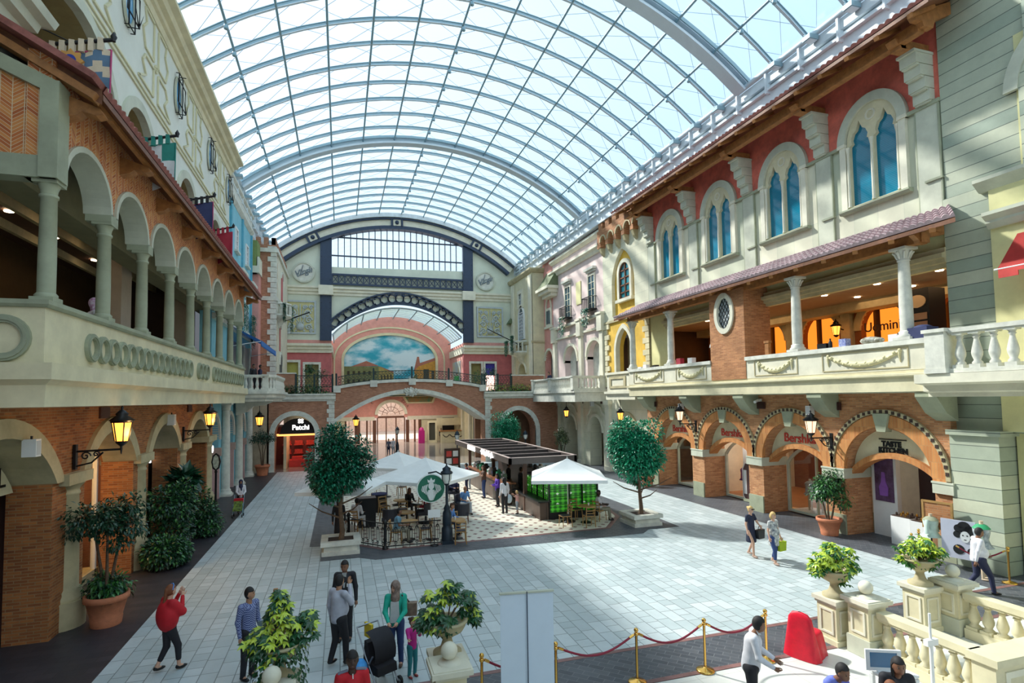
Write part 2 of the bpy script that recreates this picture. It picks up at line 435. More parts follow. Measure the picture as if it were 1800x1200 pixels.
# ---------------------------------------------------------------- floor
PAVE = brick('light_paving', (.58, .65, .66), (.43, .51, .52), (.20, .24, .24), .60, .32, .010, mode='floor', rot=math.radians(90), bump=.15, rough=.42, var=.16, offset=.37, sq=.55, sqf=3)
DARKP = brick('dark_paving', (.055, .065, .08), (.10, .11, .125), (.16, .17, .18), .30, .15, .007, mode='floor', rot=math.radians(45), bump=.2, rough=.5, var=.3)
DARKPL = brick('dark_side_paving', (.03, .033, .042), (.055, .05, .06), (.02, .02, .02), .5, .25, .006, mode='floor', bump=.15, rough=.45, var=.3)
REDP = mat('reddish_border_stone', (.24, .12, .11), .5, var=.25, scale=3)
POLI = brick('polished_floor', (.34, .31, .28), (.26, .25, .24), (.2, .19, .18), 1.2, 1.2, .006, mode='floor', bump=.05, rough=.12, var=.2, offset=0)
MARB = brick('cream_marble_floor', (.74, .74, .68), (.66, .67, .62), (.5, .5, .45), .9, .9, .006, mode='floor', bump=.05, rough=.3, var=.12, offset=0)
def slab(poly, z, m, name='floor', h=.02):
    o = MB().prism(poly, 'z', z-h, z).build(name, m); o['kind'] = 'structure'; return o
slab(rect(-4.45, 16.4, 10.55, 44.6), 0, PAVE)
slab(rect(-12, 24, -14, 10.55), -.006, MARB)
slab(rect(-4.45, 24, 9.15, 10.55), .0, DARKP)
slab([(-4.45, 10.43), (24, 10.43), (24, 10.55), (-4.45, 10.55)], .004, REDP)
slab([(-4.45, 9.15), (24, 9.15), (24, 9.27), (-4.45, 9.27)], .004, REDP)
slab(rect(-12, -4.45, 6, 44.6), -.002, DARKPL)
slab(rect(16.4, 24, 10.55, 44.6), -.002, DARKP)
slab(rect(-12, 28, 44.6, 75), -.004, POLI)
# cafe floor: cream tiles with little red diamonds, reddish rim, dark apron
def cafe_mat():
    m, t, b = nmat('cafe_tiles'); setp(b, (.7, .68, .58), .45)
    tc = t.nodes.new('ShaderNodeTexCoord'); s = t.nodes.new('ShaderNodeSeparateXYZ'); t.links.new(tc.outputs['Object'], s.inputs[0])
    P = .62
    def cell(o): return math_node(t, 'ABSOLUTE', math_node(t, 'SUBTRACT', math_node(t, 'FRACT', math_node(t, 'DIVIDE', o, P)), .5))
    def dots(dx, dy):
        a = cell(math_node(t, 'ADD', s.outputs[0], dx)); c = cell(math_node(t, 'ADD', s.outputs[1], dy))
        return math_node(t, 'LESS_THAN', math_node(t, 'ADD', a, c), .17)
    f = math_node(t, 'MAXIMUM', dots(0, 0), dots(P/2, P/2))
    n = t.nodes.new('ShaderNodeTexNoise'); n.inputs['Scale'].default_value = 2
    r = t.nodes.new('ShaderNodeValToRGB'); r.color_ramp.elements[0].color = (.60, .57, .46, 1); r.color_ramp.elements[1].color = (.74, .71, .60, 1)
    t.links.new(tc.outputs['Object'], n.inputs['Vector']); t.links.new(n.outputs[0], r.inputs[0])
    mx = t.nodes.new('ShaderNodeMix'); mx.data_type = 'RGBA'; t.links.new(f, mx.inputs['Factor']); t.links.new(r.outputs[0], mx.inputs['A'])
    mx.inputs['B'].default_value = (.20, .07, .06, 1); t.links.new(mx.outputs['Result'], b.inputs['Base Color'])
    return m
slab([(-.62, 19.35), (.6, 19.35), (1.1, 18.92), (11.0, 18.92), (11.5, 19.4), (12.9, 19.4), (13.1, 24), (13.1, 38.6), (-1.05, 38.6), (-1.05, 21.4), (-.62, 21.3)], .006, DARKP)
inn = [(1.5, 19.95), (10.2, 20.1), (11.6, 21.9), (12.1, 24.2), (12.1, 37.6), (-.15, 37.6), (-.15, 21.7)]
slab(inn, .010, REDP)
def inset(p, d):
    c = (sum(q[0] for q in p)/len(p), sum(q[1] for q in p)/len(p)); r = []
    for q in p:
        v = Vector((c[0]-q[0], c[1]-q[1])); v.normalize(); r.append((q[0]+v.x*d*1.25, q[1]+v.y*d*1.25))
    return r
slab(inset(inn, .16), .014, cafe_mat())
# ---------------------------------------------------------------- right side
wr = struct('wall_right')
AC = [14.45, 18.6, 22.75, 27.0]; PIERS = [12.35, 16.52, 20.68, 24.85, 29.1]
# lower arcade
holes = [archhole(c, 1.62, -.0, 2.35, 1.62, 'pointed') for c in AC]
holes = [[(u, max(v, .001)) for u, v in h] for h in holes]
def arcade(y0, y1, z0, z1, hs):
    """outline of a wall with openings that reach the ground"""
    p = [(y0, z1), (y0, z0)]
    for h in hs: p += [h[0]]+h[2:][::-1]+[h[1]]
    return p+[(y1, z0), (y1, z1)]
MB().prism(arcade(12.25, 29.75, 0, 5.25, holes), 'x', 17.8, 19.05).build('arcade_brickwork', BRICKR, wr)
for i, c in enumerate(AC):
    MB().prism(archband(c, 1.6, 2.42, 1.6, .42, 'pointed', th=.42), 'x', 17.74, 17.9).build('brick_arch', SOLD, wr)
    # dark and light ring
    m = MB()
    o = archtop(c, 2.06, 2.45, 2.08, 'pointed', 20); L = len(o)
    m.prism(archband(c, 2.03, 2.45, 2.03, .14, 'pointed', 20), 'x', 17.7, 17.8, mi=0)
    oo = archtop(c, 2.1, 2.45, 2.1, 'pointed', 15)
    for j in range(1, len(oo)-1):
        y, z = oo[j]; m.box(17.68, 17.705, y-.05, y+.05, z-.055, z+.055, 1)
    m.build('arch_ring', [WARMST, DKBR], wr)
    m = MB().prism([(c-.30, 4.48), (c+.30, 4.48), (c+.16, 3.86), (c-.16, 3.86)], 'x', 17.66, 17.95); m.build('keystone', GREYST, wr)
    # tympanum over a flatter brick arch
    t = archtop(c, 1.6, 2.38, 1.6, 'pointed', 14)+archtop(c, 1.6, 2.38, .72, 'seg', 14)[::-1]
    MB().prism(t, 'x', 18.25, 18.45).build('tympanum', CREAM, wr)
    MB().prism(archband(c, 1.6, 2.2, .72, .2, 'seg', 16), 'x', 18.1, 18.6).build('lower_arch', SOLD, wr)
    # shop front: glazing frame at the back of the arch
for k, y in enumerate(PIERS):
    y0, y1 = y-.44, y+.44
    if k == 0: y0 = 12.26
    if k == 4: y1 = 29.74
    MB().box(17.74, 19.1, y0, y1, 0, .72).build('pier_plinth', GREYST, wr)
    MB().box(17.70, 19.12, y0-.05, y1+.05, 2.05, 2.36).box(17.68, 19.12, y0-.07, y1+.07, 2.36, 2.42).build('pier_capital', GREYLT, wr)
# arch lettering
bk = mat('shop_sign_red', (.58, .05, .03), .5, var=0)
for n, (c, s) in enumerate(((18.6, .52), (22.75, .50), (27.0, .50))):
    o = text_obj('Bershka', s, 'shop_sign', bk, None, (18.23, c-.02, 3.34), RW, .012, .006)
    tag(o, 'red Bershka lettering in the %s pointed arch' % ['third-from-left, nearest', 'middle', 'farthest'][n], 'shop sign', 'red shop lettering over the arches')
tk = thing('shop_sign', 'black TASTE KITCHEN lettering between two bars in nearest arch', 'shop sign', (18.23, 14.5, 3.3))
text_obj('TASTE', .25, 'lettering', BLACK, tk, (0, .05, .1), RW, .01, .016); text_obj('KITCHEN', .25, 'lettering', BLACK, tk, (0, 0, -.12), RW, .01, .016)
MB().box(-.01, .01, -.5, .5, .25, .28).build('bar', BLACK, tk); MB().box(-.01, .01, -.5, .5, -.3, -.27).build('bar', BLACK, tk)
# ledge and parapet of the gallery
MB().sweep([(0, 0), (.9, 0), (.9, .46), (1.02, .5), (1.02, .56), (.86, .58), (.86, .68), (0, .68)], [(17.8, 30.3, 5.22), (17.8, 12.2, 5.22)]).build('gallery_ledge', [CREAM], wr)
MB().box(17.0, 18.3, 12.2, 30.3, 5.18, 5.22).build('gallery_soffit', GREYLT, wr)
GAR = mat('garland_relief', (.70, .64, .38), .7, var=.15, scale=9)
def garland(mb, y0, y1, z, x, drop=.34, mi=0):
    n = 16; pts = [(x, y0+(y1-y0)*i/n, z-drop*math.sin(PI*i/n)**.9) for i in range(n+1)]
    mb.tube(pts, [.045+.055*math.sin(PI*i/n) for i in range(n+1)], 6, mi)
    for i in range(1, n): mb.ball((x-.05, pts[i][1], pts[i][2]+(.04 if i % 2 else -.03)), .055, 6, mi)
    for yy in (y0, y1): mb.tube([(x, yy, z+.06), (x-.03, yy, z-.12), (x, yy, z-.34)], [.05, .04, .015], 5, mi); mb.ball((x, yy, z+.03), .07, 6, mi)
for (a, b, gs) in ((12.2, 20.02, [(12.9, 15.9), (17.3, 19.4)]), (22.38, 30.3, [(22.9, 25.2), (26.6, 29.6)])):
    MB().box(16.93, 17.3, a, b, 5.9, 6.68).build('parapet', CREAMW, wr)
    MB().box(16.84, 17.4, a, b, 6.68, 6.84).build('coping', WHITEST, wr)
    for g0, g1 in gs:
        m = MB(); garland(m, g0+.15, g1-.15, 6.5, 16.92); m.build('garland', GAR, wr)
        MB().prism(rect(g0-.12, g1+.12, 5.98, 6.62), 'x', 16.90, 16.93, [rect(g0-.09, g1+.09, 6.01, 6.59)]).build('panel_moulding', WARMST, wr)
# brick pier with the oval window
MB().prism(rect(20.02, 22.38, 5.9, 9.95), 'x', 16.9, 18.3, [circ(21.3, 8.95, .52, 24, .78)]).build('brick_pier', BRICKT, wr)
m = MB().prism(circ(21.3, 8.95, .66, 28, .95), 'x', 16.82, 16.98, [circ(21.3, 8.95, .46, 28, .72)])
m.build('window_surround', CREAMW, wr)
ow = MB()
for i in range(-5, 6):
    for s in (1, -1):
        y = 21.3+i*.21; pts = []
        for q in range(31):
            t = -1+2*q/30; yy, zz = y+s*t*.55, 8.95+t*.8
            if ((yy-21.3)/.5)**2+((zz-8.95)/.74)**2 < 1: pts.append((16.95, yy, zz))
        if len(pts) > 1: ow.tube([pts[0], pts[-1]], .022, 4)
win = struct('window_1'); ow.build('lattice', BLACK, win); MB().box(17.0, 17.03, 20.8, 21.8, 8.2, 9.7).build('pane', mat('pale_pane', (.75, .80, .82), .2, var=0), win)
# gallery columns
def capital_col(x, y, z0, z1, r, label, m=WHITEST, group='gallery columns on the right parapet'):
    t = thing('column', label, 'column', (x, y, z0), 0, group); h = z1-z0
    MB().box(-r*1.5, r*1.5, -r*1.5, r*1.5, 0, .09).lathe([(r*1.45, .09), (r*1.5, .14), (r*1.2, .2), (r*1.25, .26), (r*1.02, .3)], seg=16).build('base', m, t)
    MB().lathe([(r, .28), (r*1.0, h*.4), (r*.82, h-.42)], seg=18).build('shaft', m, t)
    c = MB().lathe([(r*.85, h-.44), (r*1.0, h-.41), (r*.86, h-.38), (r*.95, h-.25), (r*1.25, h-.1), (r*1.3, h-.08)], seg=14)
    for k in range(8):
        a = k*PI/4; c.tube([(r*.85*math.cos(a), r*.85*math.sin(a), h-.36), (r*1.15*math.cos(a), r*1.15*math.sin(a), h-.2), (r*1.5*math.cos(a), r*1.5*math.sin(a), h-.14)], [.03, .045, .03], 5)
    c.box(-r*1.45, r*1.45, -r*1.45, r*1.45, h-.08, h); c.build('capital', m, t); return t
for n, y in enumerate((12.93, 17.33, 26.0, 30.1)):
    capital_col(17.12, y, 6.84, 9.78, .19, '%s pale column standing on the right gallery parapet' % ['nearest', 'second', 'third', 'farthest'][n])
# gallery recess: ceiling, back wall with orange arches
MB().prism(arcade(12.25, 30.3, 6.0, 10.95, []), 'x', 18.2, 18.35, [rect(12.3, 20.4, 6.2, 9.1), rect(22.2, 27.9, 6.2, 9.1)]).build('gallery_wall', YELP, wr)
for a, b in ((12.27, 20.02), (22.38, 28.0)):
    MB().sweep([(0, 0), (.10, 0), (.10, .12), (.22, .14), (.22, .26), (.34, .28), (.34, .42), (.2, .46), (.2, .6), (0, .6)], [(18.2, b, 9.1), (18.2, a, 9.1)]).build('frieze', WARMST, wr)
INTW = mat('warm_interior_wall', (.32, .11, .035), .7, var=.15); CEILI = mat('gallery_ceiling', (.40, .30, .20), .8, var=.08)
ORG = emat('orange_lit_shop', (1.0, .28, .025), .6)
MB().box(18.35, 25, 12.0, 31, 9.35, 9.45).build('gallery_ceiling', CEILI, wr)
MB().box(17.0, 25, 12.0, 31, 5.75, 5.85).build('gallery_floor', WARMST, wr)
bh = [archhole(c, 1.1, 5.86, 8.1, 1.1) for c in (15.2, 18.6, 22.0, 25.4, 28.8)]
MB().prism(rect(12.0, 31, 5.85, 9.4), 'x', 23.2, 23.5, bh).build('gallery_back_wall', INTW, wr)
for c in (15.2, 18.6, 22.0, 25.4, 28.8):
    MB().prism(archband(c, 1.1, 8.1, 1.1, .36), 'x', 23.1, 23.25).build('shop_arch', WARMST, wr)
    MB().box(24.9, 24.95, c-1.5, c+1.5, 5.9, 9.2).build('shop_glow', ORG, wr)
    for k in range(5): MB().box(24.55, 24.85, c-.9+k*.4, c-.65+k*.4, 6.2+.45*(k % 3), 6.4+.45*(k % 3)).build('shelf_goods', INTW, wr)
for y in (16.9, 20.3, 23.7, 27.1): MB().box(22.9, 23.2, y-.25, y+.25, 5.85, 9.35).build('pilaster', WARMST, wr)
MB().box(22.3, 23.2, 12.0, 31, 8.95, 9.4).build('inner_cornice', WARMST, wr)
for n, (x, y) in enumerate([(x, y) for x in (19.5, 21.3) for y in (13.5, 15.8, 18.2, 23.6, 26)]):
    tag(MB().lathe([(.12, 0), (.12, .03)], (x, y, 9.31), 12).build('downlight', emat('warm_downlight', (1, .75, .45), 6)), 'round recessed downlight in the right gallery ceiling, number %d' % (n+1), 'downlight', 'downlights in the right gallery')
def area(x, y, z, sx, sy, e, col, rot=(0, 0, 0)):
    l = bpy.data.lights.new('interior_light', 'AREA'); l.shape = 'RECTANGLE'; l.size = sx; l.size_y = sy; l.energy = e; l.color = col
    o = bpy.data.objects.new('interior_light', l); COL.objects.link(o); o.location = (x, y, z); o.rotation_euler = rot; return o
area(21, 16, 9.25, 3, 6, 40, (1, .6, .3)); area(21, 25.5, 9.25, 3, 6, 26, (1, .6, .3))
uo = text_obj('Uomini', .6, 'shop_sign', DKBR, None, (23.0, 18.5, 8.15), RW, .01, .005); tag(uo, 'dark curly lettering over the orange lit gallery shop', 'shop sign')
# upper wall: pale panels, string course, red stucco
WY = [14.62, 18.8, 23.05, 27.35]; SY = [12.7, 16.72, 20.93, 25.2, 29.4]
def twin(c, z0=12.0):      # outline of the whole window opening
    return [(c-1.0, z0), (c+1.0, z0)]+archtop(c, 1.0, 14.5, 1.12, 'round', 16)
MB().prism(rect(12.25, 29.8, 10.6, 14.45), 'x', 18.2, 18.5, []).build('panel_zone', PANEL, wr) if False else None
def split_wall(z0, z1, m, name, x0=18.2):
    hs = []
    for c in WY:
        o = twin(c); hs.append([(u, min(max(v, z0), z1)) for u, v in o])
    return hs
lo = [(12.25, 14.45), (12.25, 10.6), (29.8, 10.6), (29.8, 14.45)]
for c in WY[::-1]: lo += [(c+1.0, 14.45), (c+1.0, 12.0), (c-1.0, 12.0), (c-1.0, 14.45)]
MB().prism(lo, 'x', 18.2, 18.6).build('panel_zone', PANEL, wr)
hi = [(12.25, 18.5), (29.8, 18.5), (29.8, 14.45)]
hi = [(29.8, 14.45), (29.8, 18.5), (12.25, 18.5), (12.25, 14.45)]
for c in WY: hi += [(c-1.0, 14.45)]+archtop(c, 1.0, 14.5, 1.12, 'round', 16)[::-1]+[(c+1.0, 14.45)]
MB().prism(hi, 'x', 18.2, 18.6).build('red_zone', RED, wr)
# string course with vertical strips
m = MB()
segs = [12.25]+[v for c in WY for v in (c-1.25, c+1.25)]+[29.8]
for a, b in zip(segs[::2], segs[1::2]): m.box(18.08, 18.25, a, b, 14.40, 14.52)
for y in SY: m.box(18.10, 18.22, y-.42, y-.37, 10.9, 14.4); m.box(18.12, 18.22, y+.32, y+.36, 10.9, 14.4); m.box(18.06, 18.24, y-.45, y+.1, 11.93, 12.0)
m.build('string_course', GREYST, wr)
for n, y in enumerate(SY): MB().box(18.12, 18.2, y-.37, y+.32, 10.9, 14.4).build('pilaster_strip', GREYLT, wr)
GLB = None
def blueglass():
    m, t, b = nmat('blue_mirror_glass'); setp(b, (.01, .20, .32), .05, 0, .45)
    tc = t.nodes.new('ShaderNodeTexCoord'); n = t.nodes.new('ShaderNodeTexWave'); n.inputs['Scale'].default_value = 5; n.bands_direction = 'Z'
    n.inputs['Distortion'].default_value = 1.5
    t.links.new(tc.outputs['Object'], n.inputs['Vector']); r = t.nodes.new('ShaderNodeValToRGB')
    r.color_ramp.elements[0].color = (.004, .13, .23, 1); r.color_ramp.elements[1].color = (.008, .24, .36, 1)
    t.links.new(n.outputs[0], r.inputs[0]); t.links.new(r.outputs[0], b.inputs['Base Color']); return m
GLASSB = blueglass()
for n, c in enumerate(WY):
    wn = struct('window_%d' % (n+2))
    MB().prism(archband(c, 1.02, 14.5, 1.1, .33, n=20), 'x', 18.04, 18.3).build('outer_arch', GREYLT, wn)
    for s in (-1, 1):
        MB().box(18.02, 18.3, c+s*1.18-.16, c+s*1.18+.16, 14.4, 14.52).box(18.06, 18.3, c+s*1.15-.12, c+s*1.15+.12, 12.0, 14.4).build('jamb', CREAMW, wn)
    # tracery plate with two trefoil-ended lights
    def light(cc):
        hw = .42; top = [(cc+hw, 14.25)]
        top += [(cc+hw*.98, 14.35), (cc+hw*.72, 14.42), (cc+hw*.82, 14.58), (cc+hw*.62, 14.78), (cc+hw*.32, 14.86), (cc+hw*.2, 14.98), (cc, 15.18)]
        return [(cc-hw, 12.08), (cc+hw, 12.08)]+top+[(2*cc-a, b) for a, b in top[-2::-1]]
    MB().prism(twin(c), 'x', 18.14, 18.34, [light(c-.49), light(c+.49)]).build('tracery', CREAM, wn)
    m = MB()
    for s in (-1, 0, 1): m.lathe([(.07, 0), (.055, .08), (.045, 2.0), (.07, 2.15), (.09, 2.25)], (18.12, c+s*.96, 12.08), 8)
    m.prism(circ(c, 15.18, .2, 16), 'x', 18.1, 18.15, [circ(c, 15.18, .14, 16)]); m.build('colonnette', CREAMW, wn)
    MB().box(18.28, 18.31, c-.95, c+.95, 12.05, 15.3).build('pane', GLASSB, wn)
    MB().sweep([(0, 0), (.16, 0), (.22, .08), (.22, .14), (0, .14)], [(18.2, c+1.35, 11.86), (18.2, c-1.35, 11.86)]).build('sill', GREYST, wn)
# stepped stone consoles
for n, y in enumerate(SY):
    m = MB()
    for k in range(4): m.box(18.2-.24-.17*k, 18.22, y-.27, y+.27, 14.55+.38*k, 14.55+.38*k+.35)
    for k in range(4): m.box(18.2-.2-.17*k, 18.22, y-.24, y+.24, 14.5+.38*k, 14.55+.38*k)
    m.box(17.35, 18.22, y-.3, y+.3, 16.02, 16.1)
    m.build('stone_console', GREYLT, wr)
# tiled eaves
def tiles(mb, p0, p1, q0, q1, pitch=.24, row=.36, amp=.045, mi=0):
    p0, p1, q0, q1 = map(Vector, (p0, p1, q0, q1)); L = (p1-p0).length; nt = max(2, int(L/pitch)); S = ((q0+q1)/2-(p0+p1)/2).length; nr = max(1, int(S/row))
    N = (p1-p0).cross(q0-p0).normalized(); N = N if N.z > 0 else -N
    vs = []; fs = []; K = 6; W = nt*K+1
    for r in range(nr):
        for tt, lift in ((r/nr, .05), ((r+1)/nr, .0)):
            for i in range(W):
                s = i/(W-1); a = p0.lerp(p1, s).lerp(q0.lerp(q1, s), tt)
                vs.append(a+N*(amp*abs(math.cos(PI*i/K))*1.6+lift))
        b = r*2*W
        for i in range(W-1):
            fs.append((b+i, b+i+1, b+W+i+1, b+W+i))
            if r: fs.append((b-W+i, b-W+i+1, b+i+1, b+i))
    for i in range(W):   # eave lip
        s = i/(W-1); vs.append(p0.lerp(p1, s)-N*.015)
    b = nr*2*W
    for i in range(W-1): fs.append((b+i, b+i+1, i+1, i))
    return mb.add(vs, fs, mi, False)
def canopy(label, p0, p1, q0, q1, beam, tails, tm, wm, wm2, th=.12, tailn=8, tail=.9):
    t = thing('tiled_canopy', label, 'canopy'); mb = MB(); tiles(mb, p0, p1, q0, q1); mb.build('roof_tiles', tm, t)
    P0, P1, Q0, Q1 = map(Vector, (p0, p1, q0, q1)); d = Vector((0, 0, -.05)); e = Vector((0, 0, -.05-th))
    vs = [P0+d, P1+d, Q1+d, Q0+d, P0+e, P1+e, Q1+e, Q0+e]
    MB().add(vs, [(0, 1, 2, 3), (7, 6, 5, 4), (0, 4, 5, 1), (1, 5, 6, 2), (2, 6, 7, 3), (3, 7, 4, 0)]).build('soffit_boards', wm2, t)
    for (a, b, w_, h_) in beam: MB().bar(a, b, w_, h_).build('beam', wm, t)
    for i in range(tailn):
        s = (i+.5)/tailn; a = P0.lerp(P1, s)+e+Vector((0, 0, -.05)); b = Q0.lerp(Q1, s)+e+Vector((0, 0, -.05)); b = a+(b-a)*tail
        MB().bar(a, b, .16, .13).build('rafter', wm, t)
    return t
c = canopy('long red tiled eave with timber beam over the red stucco wall', (16.2, 11.1, 16.62), (16.2, 30.7, 16.62), (18.15, 11.1, 17.55), (18.15, 30.7, 17.55),
       [((17.0, 11.9, 16.38), (17.0, 30.3, 16.38), .26, .34)], 0, TILE, WOOD, WOODD, tailn=18, tail=.5)
for y in SY:
    m = MB().box(16.95, 18.2, y-.17, y+.17, 16.1, 16.4)
    m.prism([(16.75, 16.38), (17.2, 16.38), (17.2, 16.12), (17.02, 16.12), (16.98, 16.2), (16.86, 16.22), (16.8, 16.3)], 'y', y-.17, y+.17)
    m.build('timber_bracket', WOOD, c)
MB().prism([(16.45, 16.62), (18.1, 17.3), (18.1, 16.9), (17.4, 16.55), (17.3, 16.3), (16.9, 16.3), (16.85, 16.45), (16.6, 16.45)], 'y', 11.75, 11.95).build('end_bracket', WOOD, c)
c = canopy('lower greyish tiled canopy over the right gallery columns', (16.4, 10.85, 10.1), (16.4, 31.1, 10.1), (18.2, 12.2, 11.0), (18.2, 30.6, 11.0),
       [((17.12, 12.2, 9.93), (17.12, 30.4, 9.93), .34, .3), ((17.6, 12.2, 10.2), (17.6, 30.4, 10.2), .5, .1)], 0, TILEG, WOOD, WOODD, tailn=16, tail=.45)
MB().prism([(16.7, 10.0), (18.0, 10.5), (18.0, 10.1), (17.3, 9.95), (17.25, 9.75), (16.95, 9.75), (16.9, 9.85)], 'y', 12.25, 12.42).build('end_bracket', WOOD, c)
# brackets under the ledge
for n, y in enumerate(PIERS):
    MB().prism([(17.8, 5.2), (16.95, 5.2), (16.95, 5.05), (17.35, 4.55), (17.8, 4.3)], 'y', y-.33, y+.33).build('ledge_bracket', GREYST, wr)
# stone block building at the near end
MB().box(17.75, 20, 10.95, 12.28, 0, 3.9).box(17.62, 20, 10.82, 12.3, 3.9, 4.05).build('block_pier', BLOCKS, wr)
MB().box(18.15, 20, 7.4, 12.25, 4.0, 20).build('block_wall', BLOCKS, wr)
MB().box(18.05, 20, 10.95, 12.28, 4.05, 11.2).build('block_pier', BLOCKS, wr)
MB().box(17.95, 20, 4, 10.95, 4.05, 11.0).build('yellow_wall', YELP, wr)
MB().box(18.4, 20, 2, 10.9, 0, 4.05).build('yellow_wall', YELP, wr)
MB().sweep([(0, 0), (.1, 0), (.2, .15), (.2, .22), (.35, .35), (.35, .45), (0, .45)], [(17.95, 10.95, 9.85), (17.95, 4, 9.85)]).build('cornice', GREYLT, wr)
MB().sweep([(0, 0), (.1, 0), (.35, .25), (.35, .35), (0, .35)], [(18.05, 11.2, 11.0), (18.05, 4, 11.0)]).build('cornice', GREYLT, wr)
MB().prism(rect(4, 9.9, 11.3, 16.5), 'x', 18.02, 18.2, [archhole(8.6, 1.5, 11.35, 13.6, 1.5)]).build('block_wall', BLOCKS, wr)
MB().box(18.12, 18.2, 6.9, 10.2, 11.3, 15.2).build('niche', YELP, wr)
MB().prism(archband(8.6, 1.5, 13.6, 1.5, .35), 'x', 17.98, 18.1).build('niche_arch', GREYLT, wr)
# near balustrade on the right
def baluster(h, r, seg=14, sq=True):
    m = MB()
    if sq: m.box(-r*1.05, r*1.05, -r*1.05, r*1.05, 0, h*.10)
    m.lathe([(r*.9, h*.1), (r*.95, h*.14), (r*.6, h*.2), (r*.95, h*.34), (r*1.0, h*.42), (r*.8, h*.56), (r*.48, h*.74), (r*.45, h*.8), (r*.7, h*.83), (r*.5, h*.86), (r*.8, h*.92)], seg=seg)
    if sq: m.box(-r*1.0, r*1.0, -r*1.0, r*1.0, h*.92, h)
    return m
def balustrade(name, label, pts, z, h, n, r, m, posts=(), base=.12, rail=.12, pw=.36, wd=.34, group=None, posth=0):
    """pts: horizontal run of corners (may slope)"""
    t = thing(name, label, 'balustrade', group=group)
    P = [Vector(p) for p in pts]; bb = baluster(h-base-rail, r).build('baluster', m, t); k = 0
    for a, b in zip(P[:-1], P[1:]):
        MB().bar(a+Vector((0, 0, z+base/2)), b+Vector((0, 0, z+base/2)), wd, base).build('base_rail', m, t)
        mm = MB().bar(a+Vector((0, 0, z+h-rail/2)), b+Vector((0, 0, z+h-rail/2)), wd, rail); mm.bar(a+Vector((0, 0, z+h-rail*1.1)), b+Vector((0, 0, z+h-rail*1.1)), wd*.75, rail*.5); mm.build('hand_rail', m, t)
        L = (b-a).length; q = max(1, round(L/n))
        for i in range(q):
            s = (i+.5)/q; p = a.lerp(b, s)+Vector((0, 0, z+base))
            if k == 0: bb.location = p
            else: c = bb.copy(); COL.objects.link(c); c.location = p
            k += 1
    for p in posts:
        x, y, zz = p
        mm = MB().box(x-pw/2, x+pw/2, y-pw/2, y+pw/2, z+zz, z+zz+h+posth).box(x-pw/2-.05, x+pw/2+.05, y-pw/2-.05, y+pw/2+.05, z+zz+h+posth-.08, z+zz+h+posth+.02).box(x-pw/2-.03, x+pw/2+.03, y-pw/2-.03, y+pw/2+.03, z+zz, z+zz+.14)
        mm.build('post', m, t)
    return t
MB().sweep([(0, 0), (.3, 0), (.3, .12), (.5, .16), (.5, .34), (.85, .40), (.85, .66), (0, .66)], [(17.1, 12.15, 5.05), (17.1, 3, 5.05)]).build('balcony_slab', CREAMW, wr)
MB().box(16.9, 18.3, 3, 12.15, 5.05, 5.65).build('balcony_slab', CREAMW, wr)
balustrade('balustrade', 'white stone balustrade of the near right balcony', [(16.5, 11.2, 0), (16.5, 4, 0)], 5.72, 1.25, .42, .13, WHITEST, posts=[(16.5, 11.5, 0)], pw=.55)
# awning scrap
aw = thing('awning', 'red scalloped awning corner on the yellow wall', 'awning')
AWR = mat('red_awning_cloth', (.62, .06, .05), .7, var=.1)
MB().add([(17.95, 10.3, 9.55), (17.95, 7.5, 9.55), (17.1, 7.5, 8.55), (17.1, 10.3, 8.55)], [(0, 1, 2, 3), (3, 2, 1, 0)]).build('canvas', AWR, aw)
m = MB()
m.prism([(10.3, 8.55)]+[q for k in range(6) for q in ((10.3-k*.46, 8.25 if k % 2 == 0 else 8.38), (10.3-(k+1)*.46, 8.25 if k % 2 == 0 else 8.38))]+[(7.54, 8.55)], 'x', 17.08, 17.11); m.build('valance', AWR, aw)
MB().tube([(17.1, 10.4, 8.5), (17.1, 7.4, 8.5)], .03, 6).build('front_bar', WHITE, aw)
# ---------------------------------------------------------------- left side
wl = struct('wall_left')
# lower arcade
LC = [13.3, 18.35, 23.2, 28.1]; LP = [15.95, 20.75, 25.65, 30.4]
lh = [archhole(c, 1.72, 0, 3.45, 1.05, 'seg') for c in LC]
lh[0] = archhole(12.9, 2.1, 0, 3.45, 1.15, 'seg')
lh[3] = archhole(28.1, 1.75, 0, 3.45, 1.05, 'seg')
MB().prism(arcade(9, 31.2, 0, 5.3, lh), 'x', -7.0, -6.15).build('arcade_brickwork', BRICK, wl)
for i, c in enumerate(LC):
    hw = 2.1 if i == 0 else 1.72; c = 12.9 if i == 0 else c
    MB().prism(archband(c, hw-.02, 3.45, 1.13 if i == 0 else 1.03, .38, 'seg', 20), 'x', -6.95, -6.05).build('stone_arch', WARMST, wl)
for k, y in enumerate(LP):
    w_ = .55 if k < 3 else .8
    m = MB().box(-7.05, -6.3, y-w_-.05, y+w_+.05, 0, .62)
    m.lathe([(.52, 0), (.52, .55), (.54, .62)], (-6.35, y, 0), 20); m.build('pier_plinth', WARMST, wl)
    MB().lathe([(.47, .62), (.49, .7), (.42, .78), (.44, .84), (.37, .9), (.36, 2.0), (.335, 3.05), (.36, 3.08), (.36, 3.13), (.335, 3.16), (.35, 3.22), (.45, 3.34)], (-6.35, y, 0), 24).build('half_column', WARMST, wl)
    MB().box(-7.05, -5.95, y-w_-.10, y+w_+.10, 3.34, 3.6).build('pier_capital', WARMST, wl)
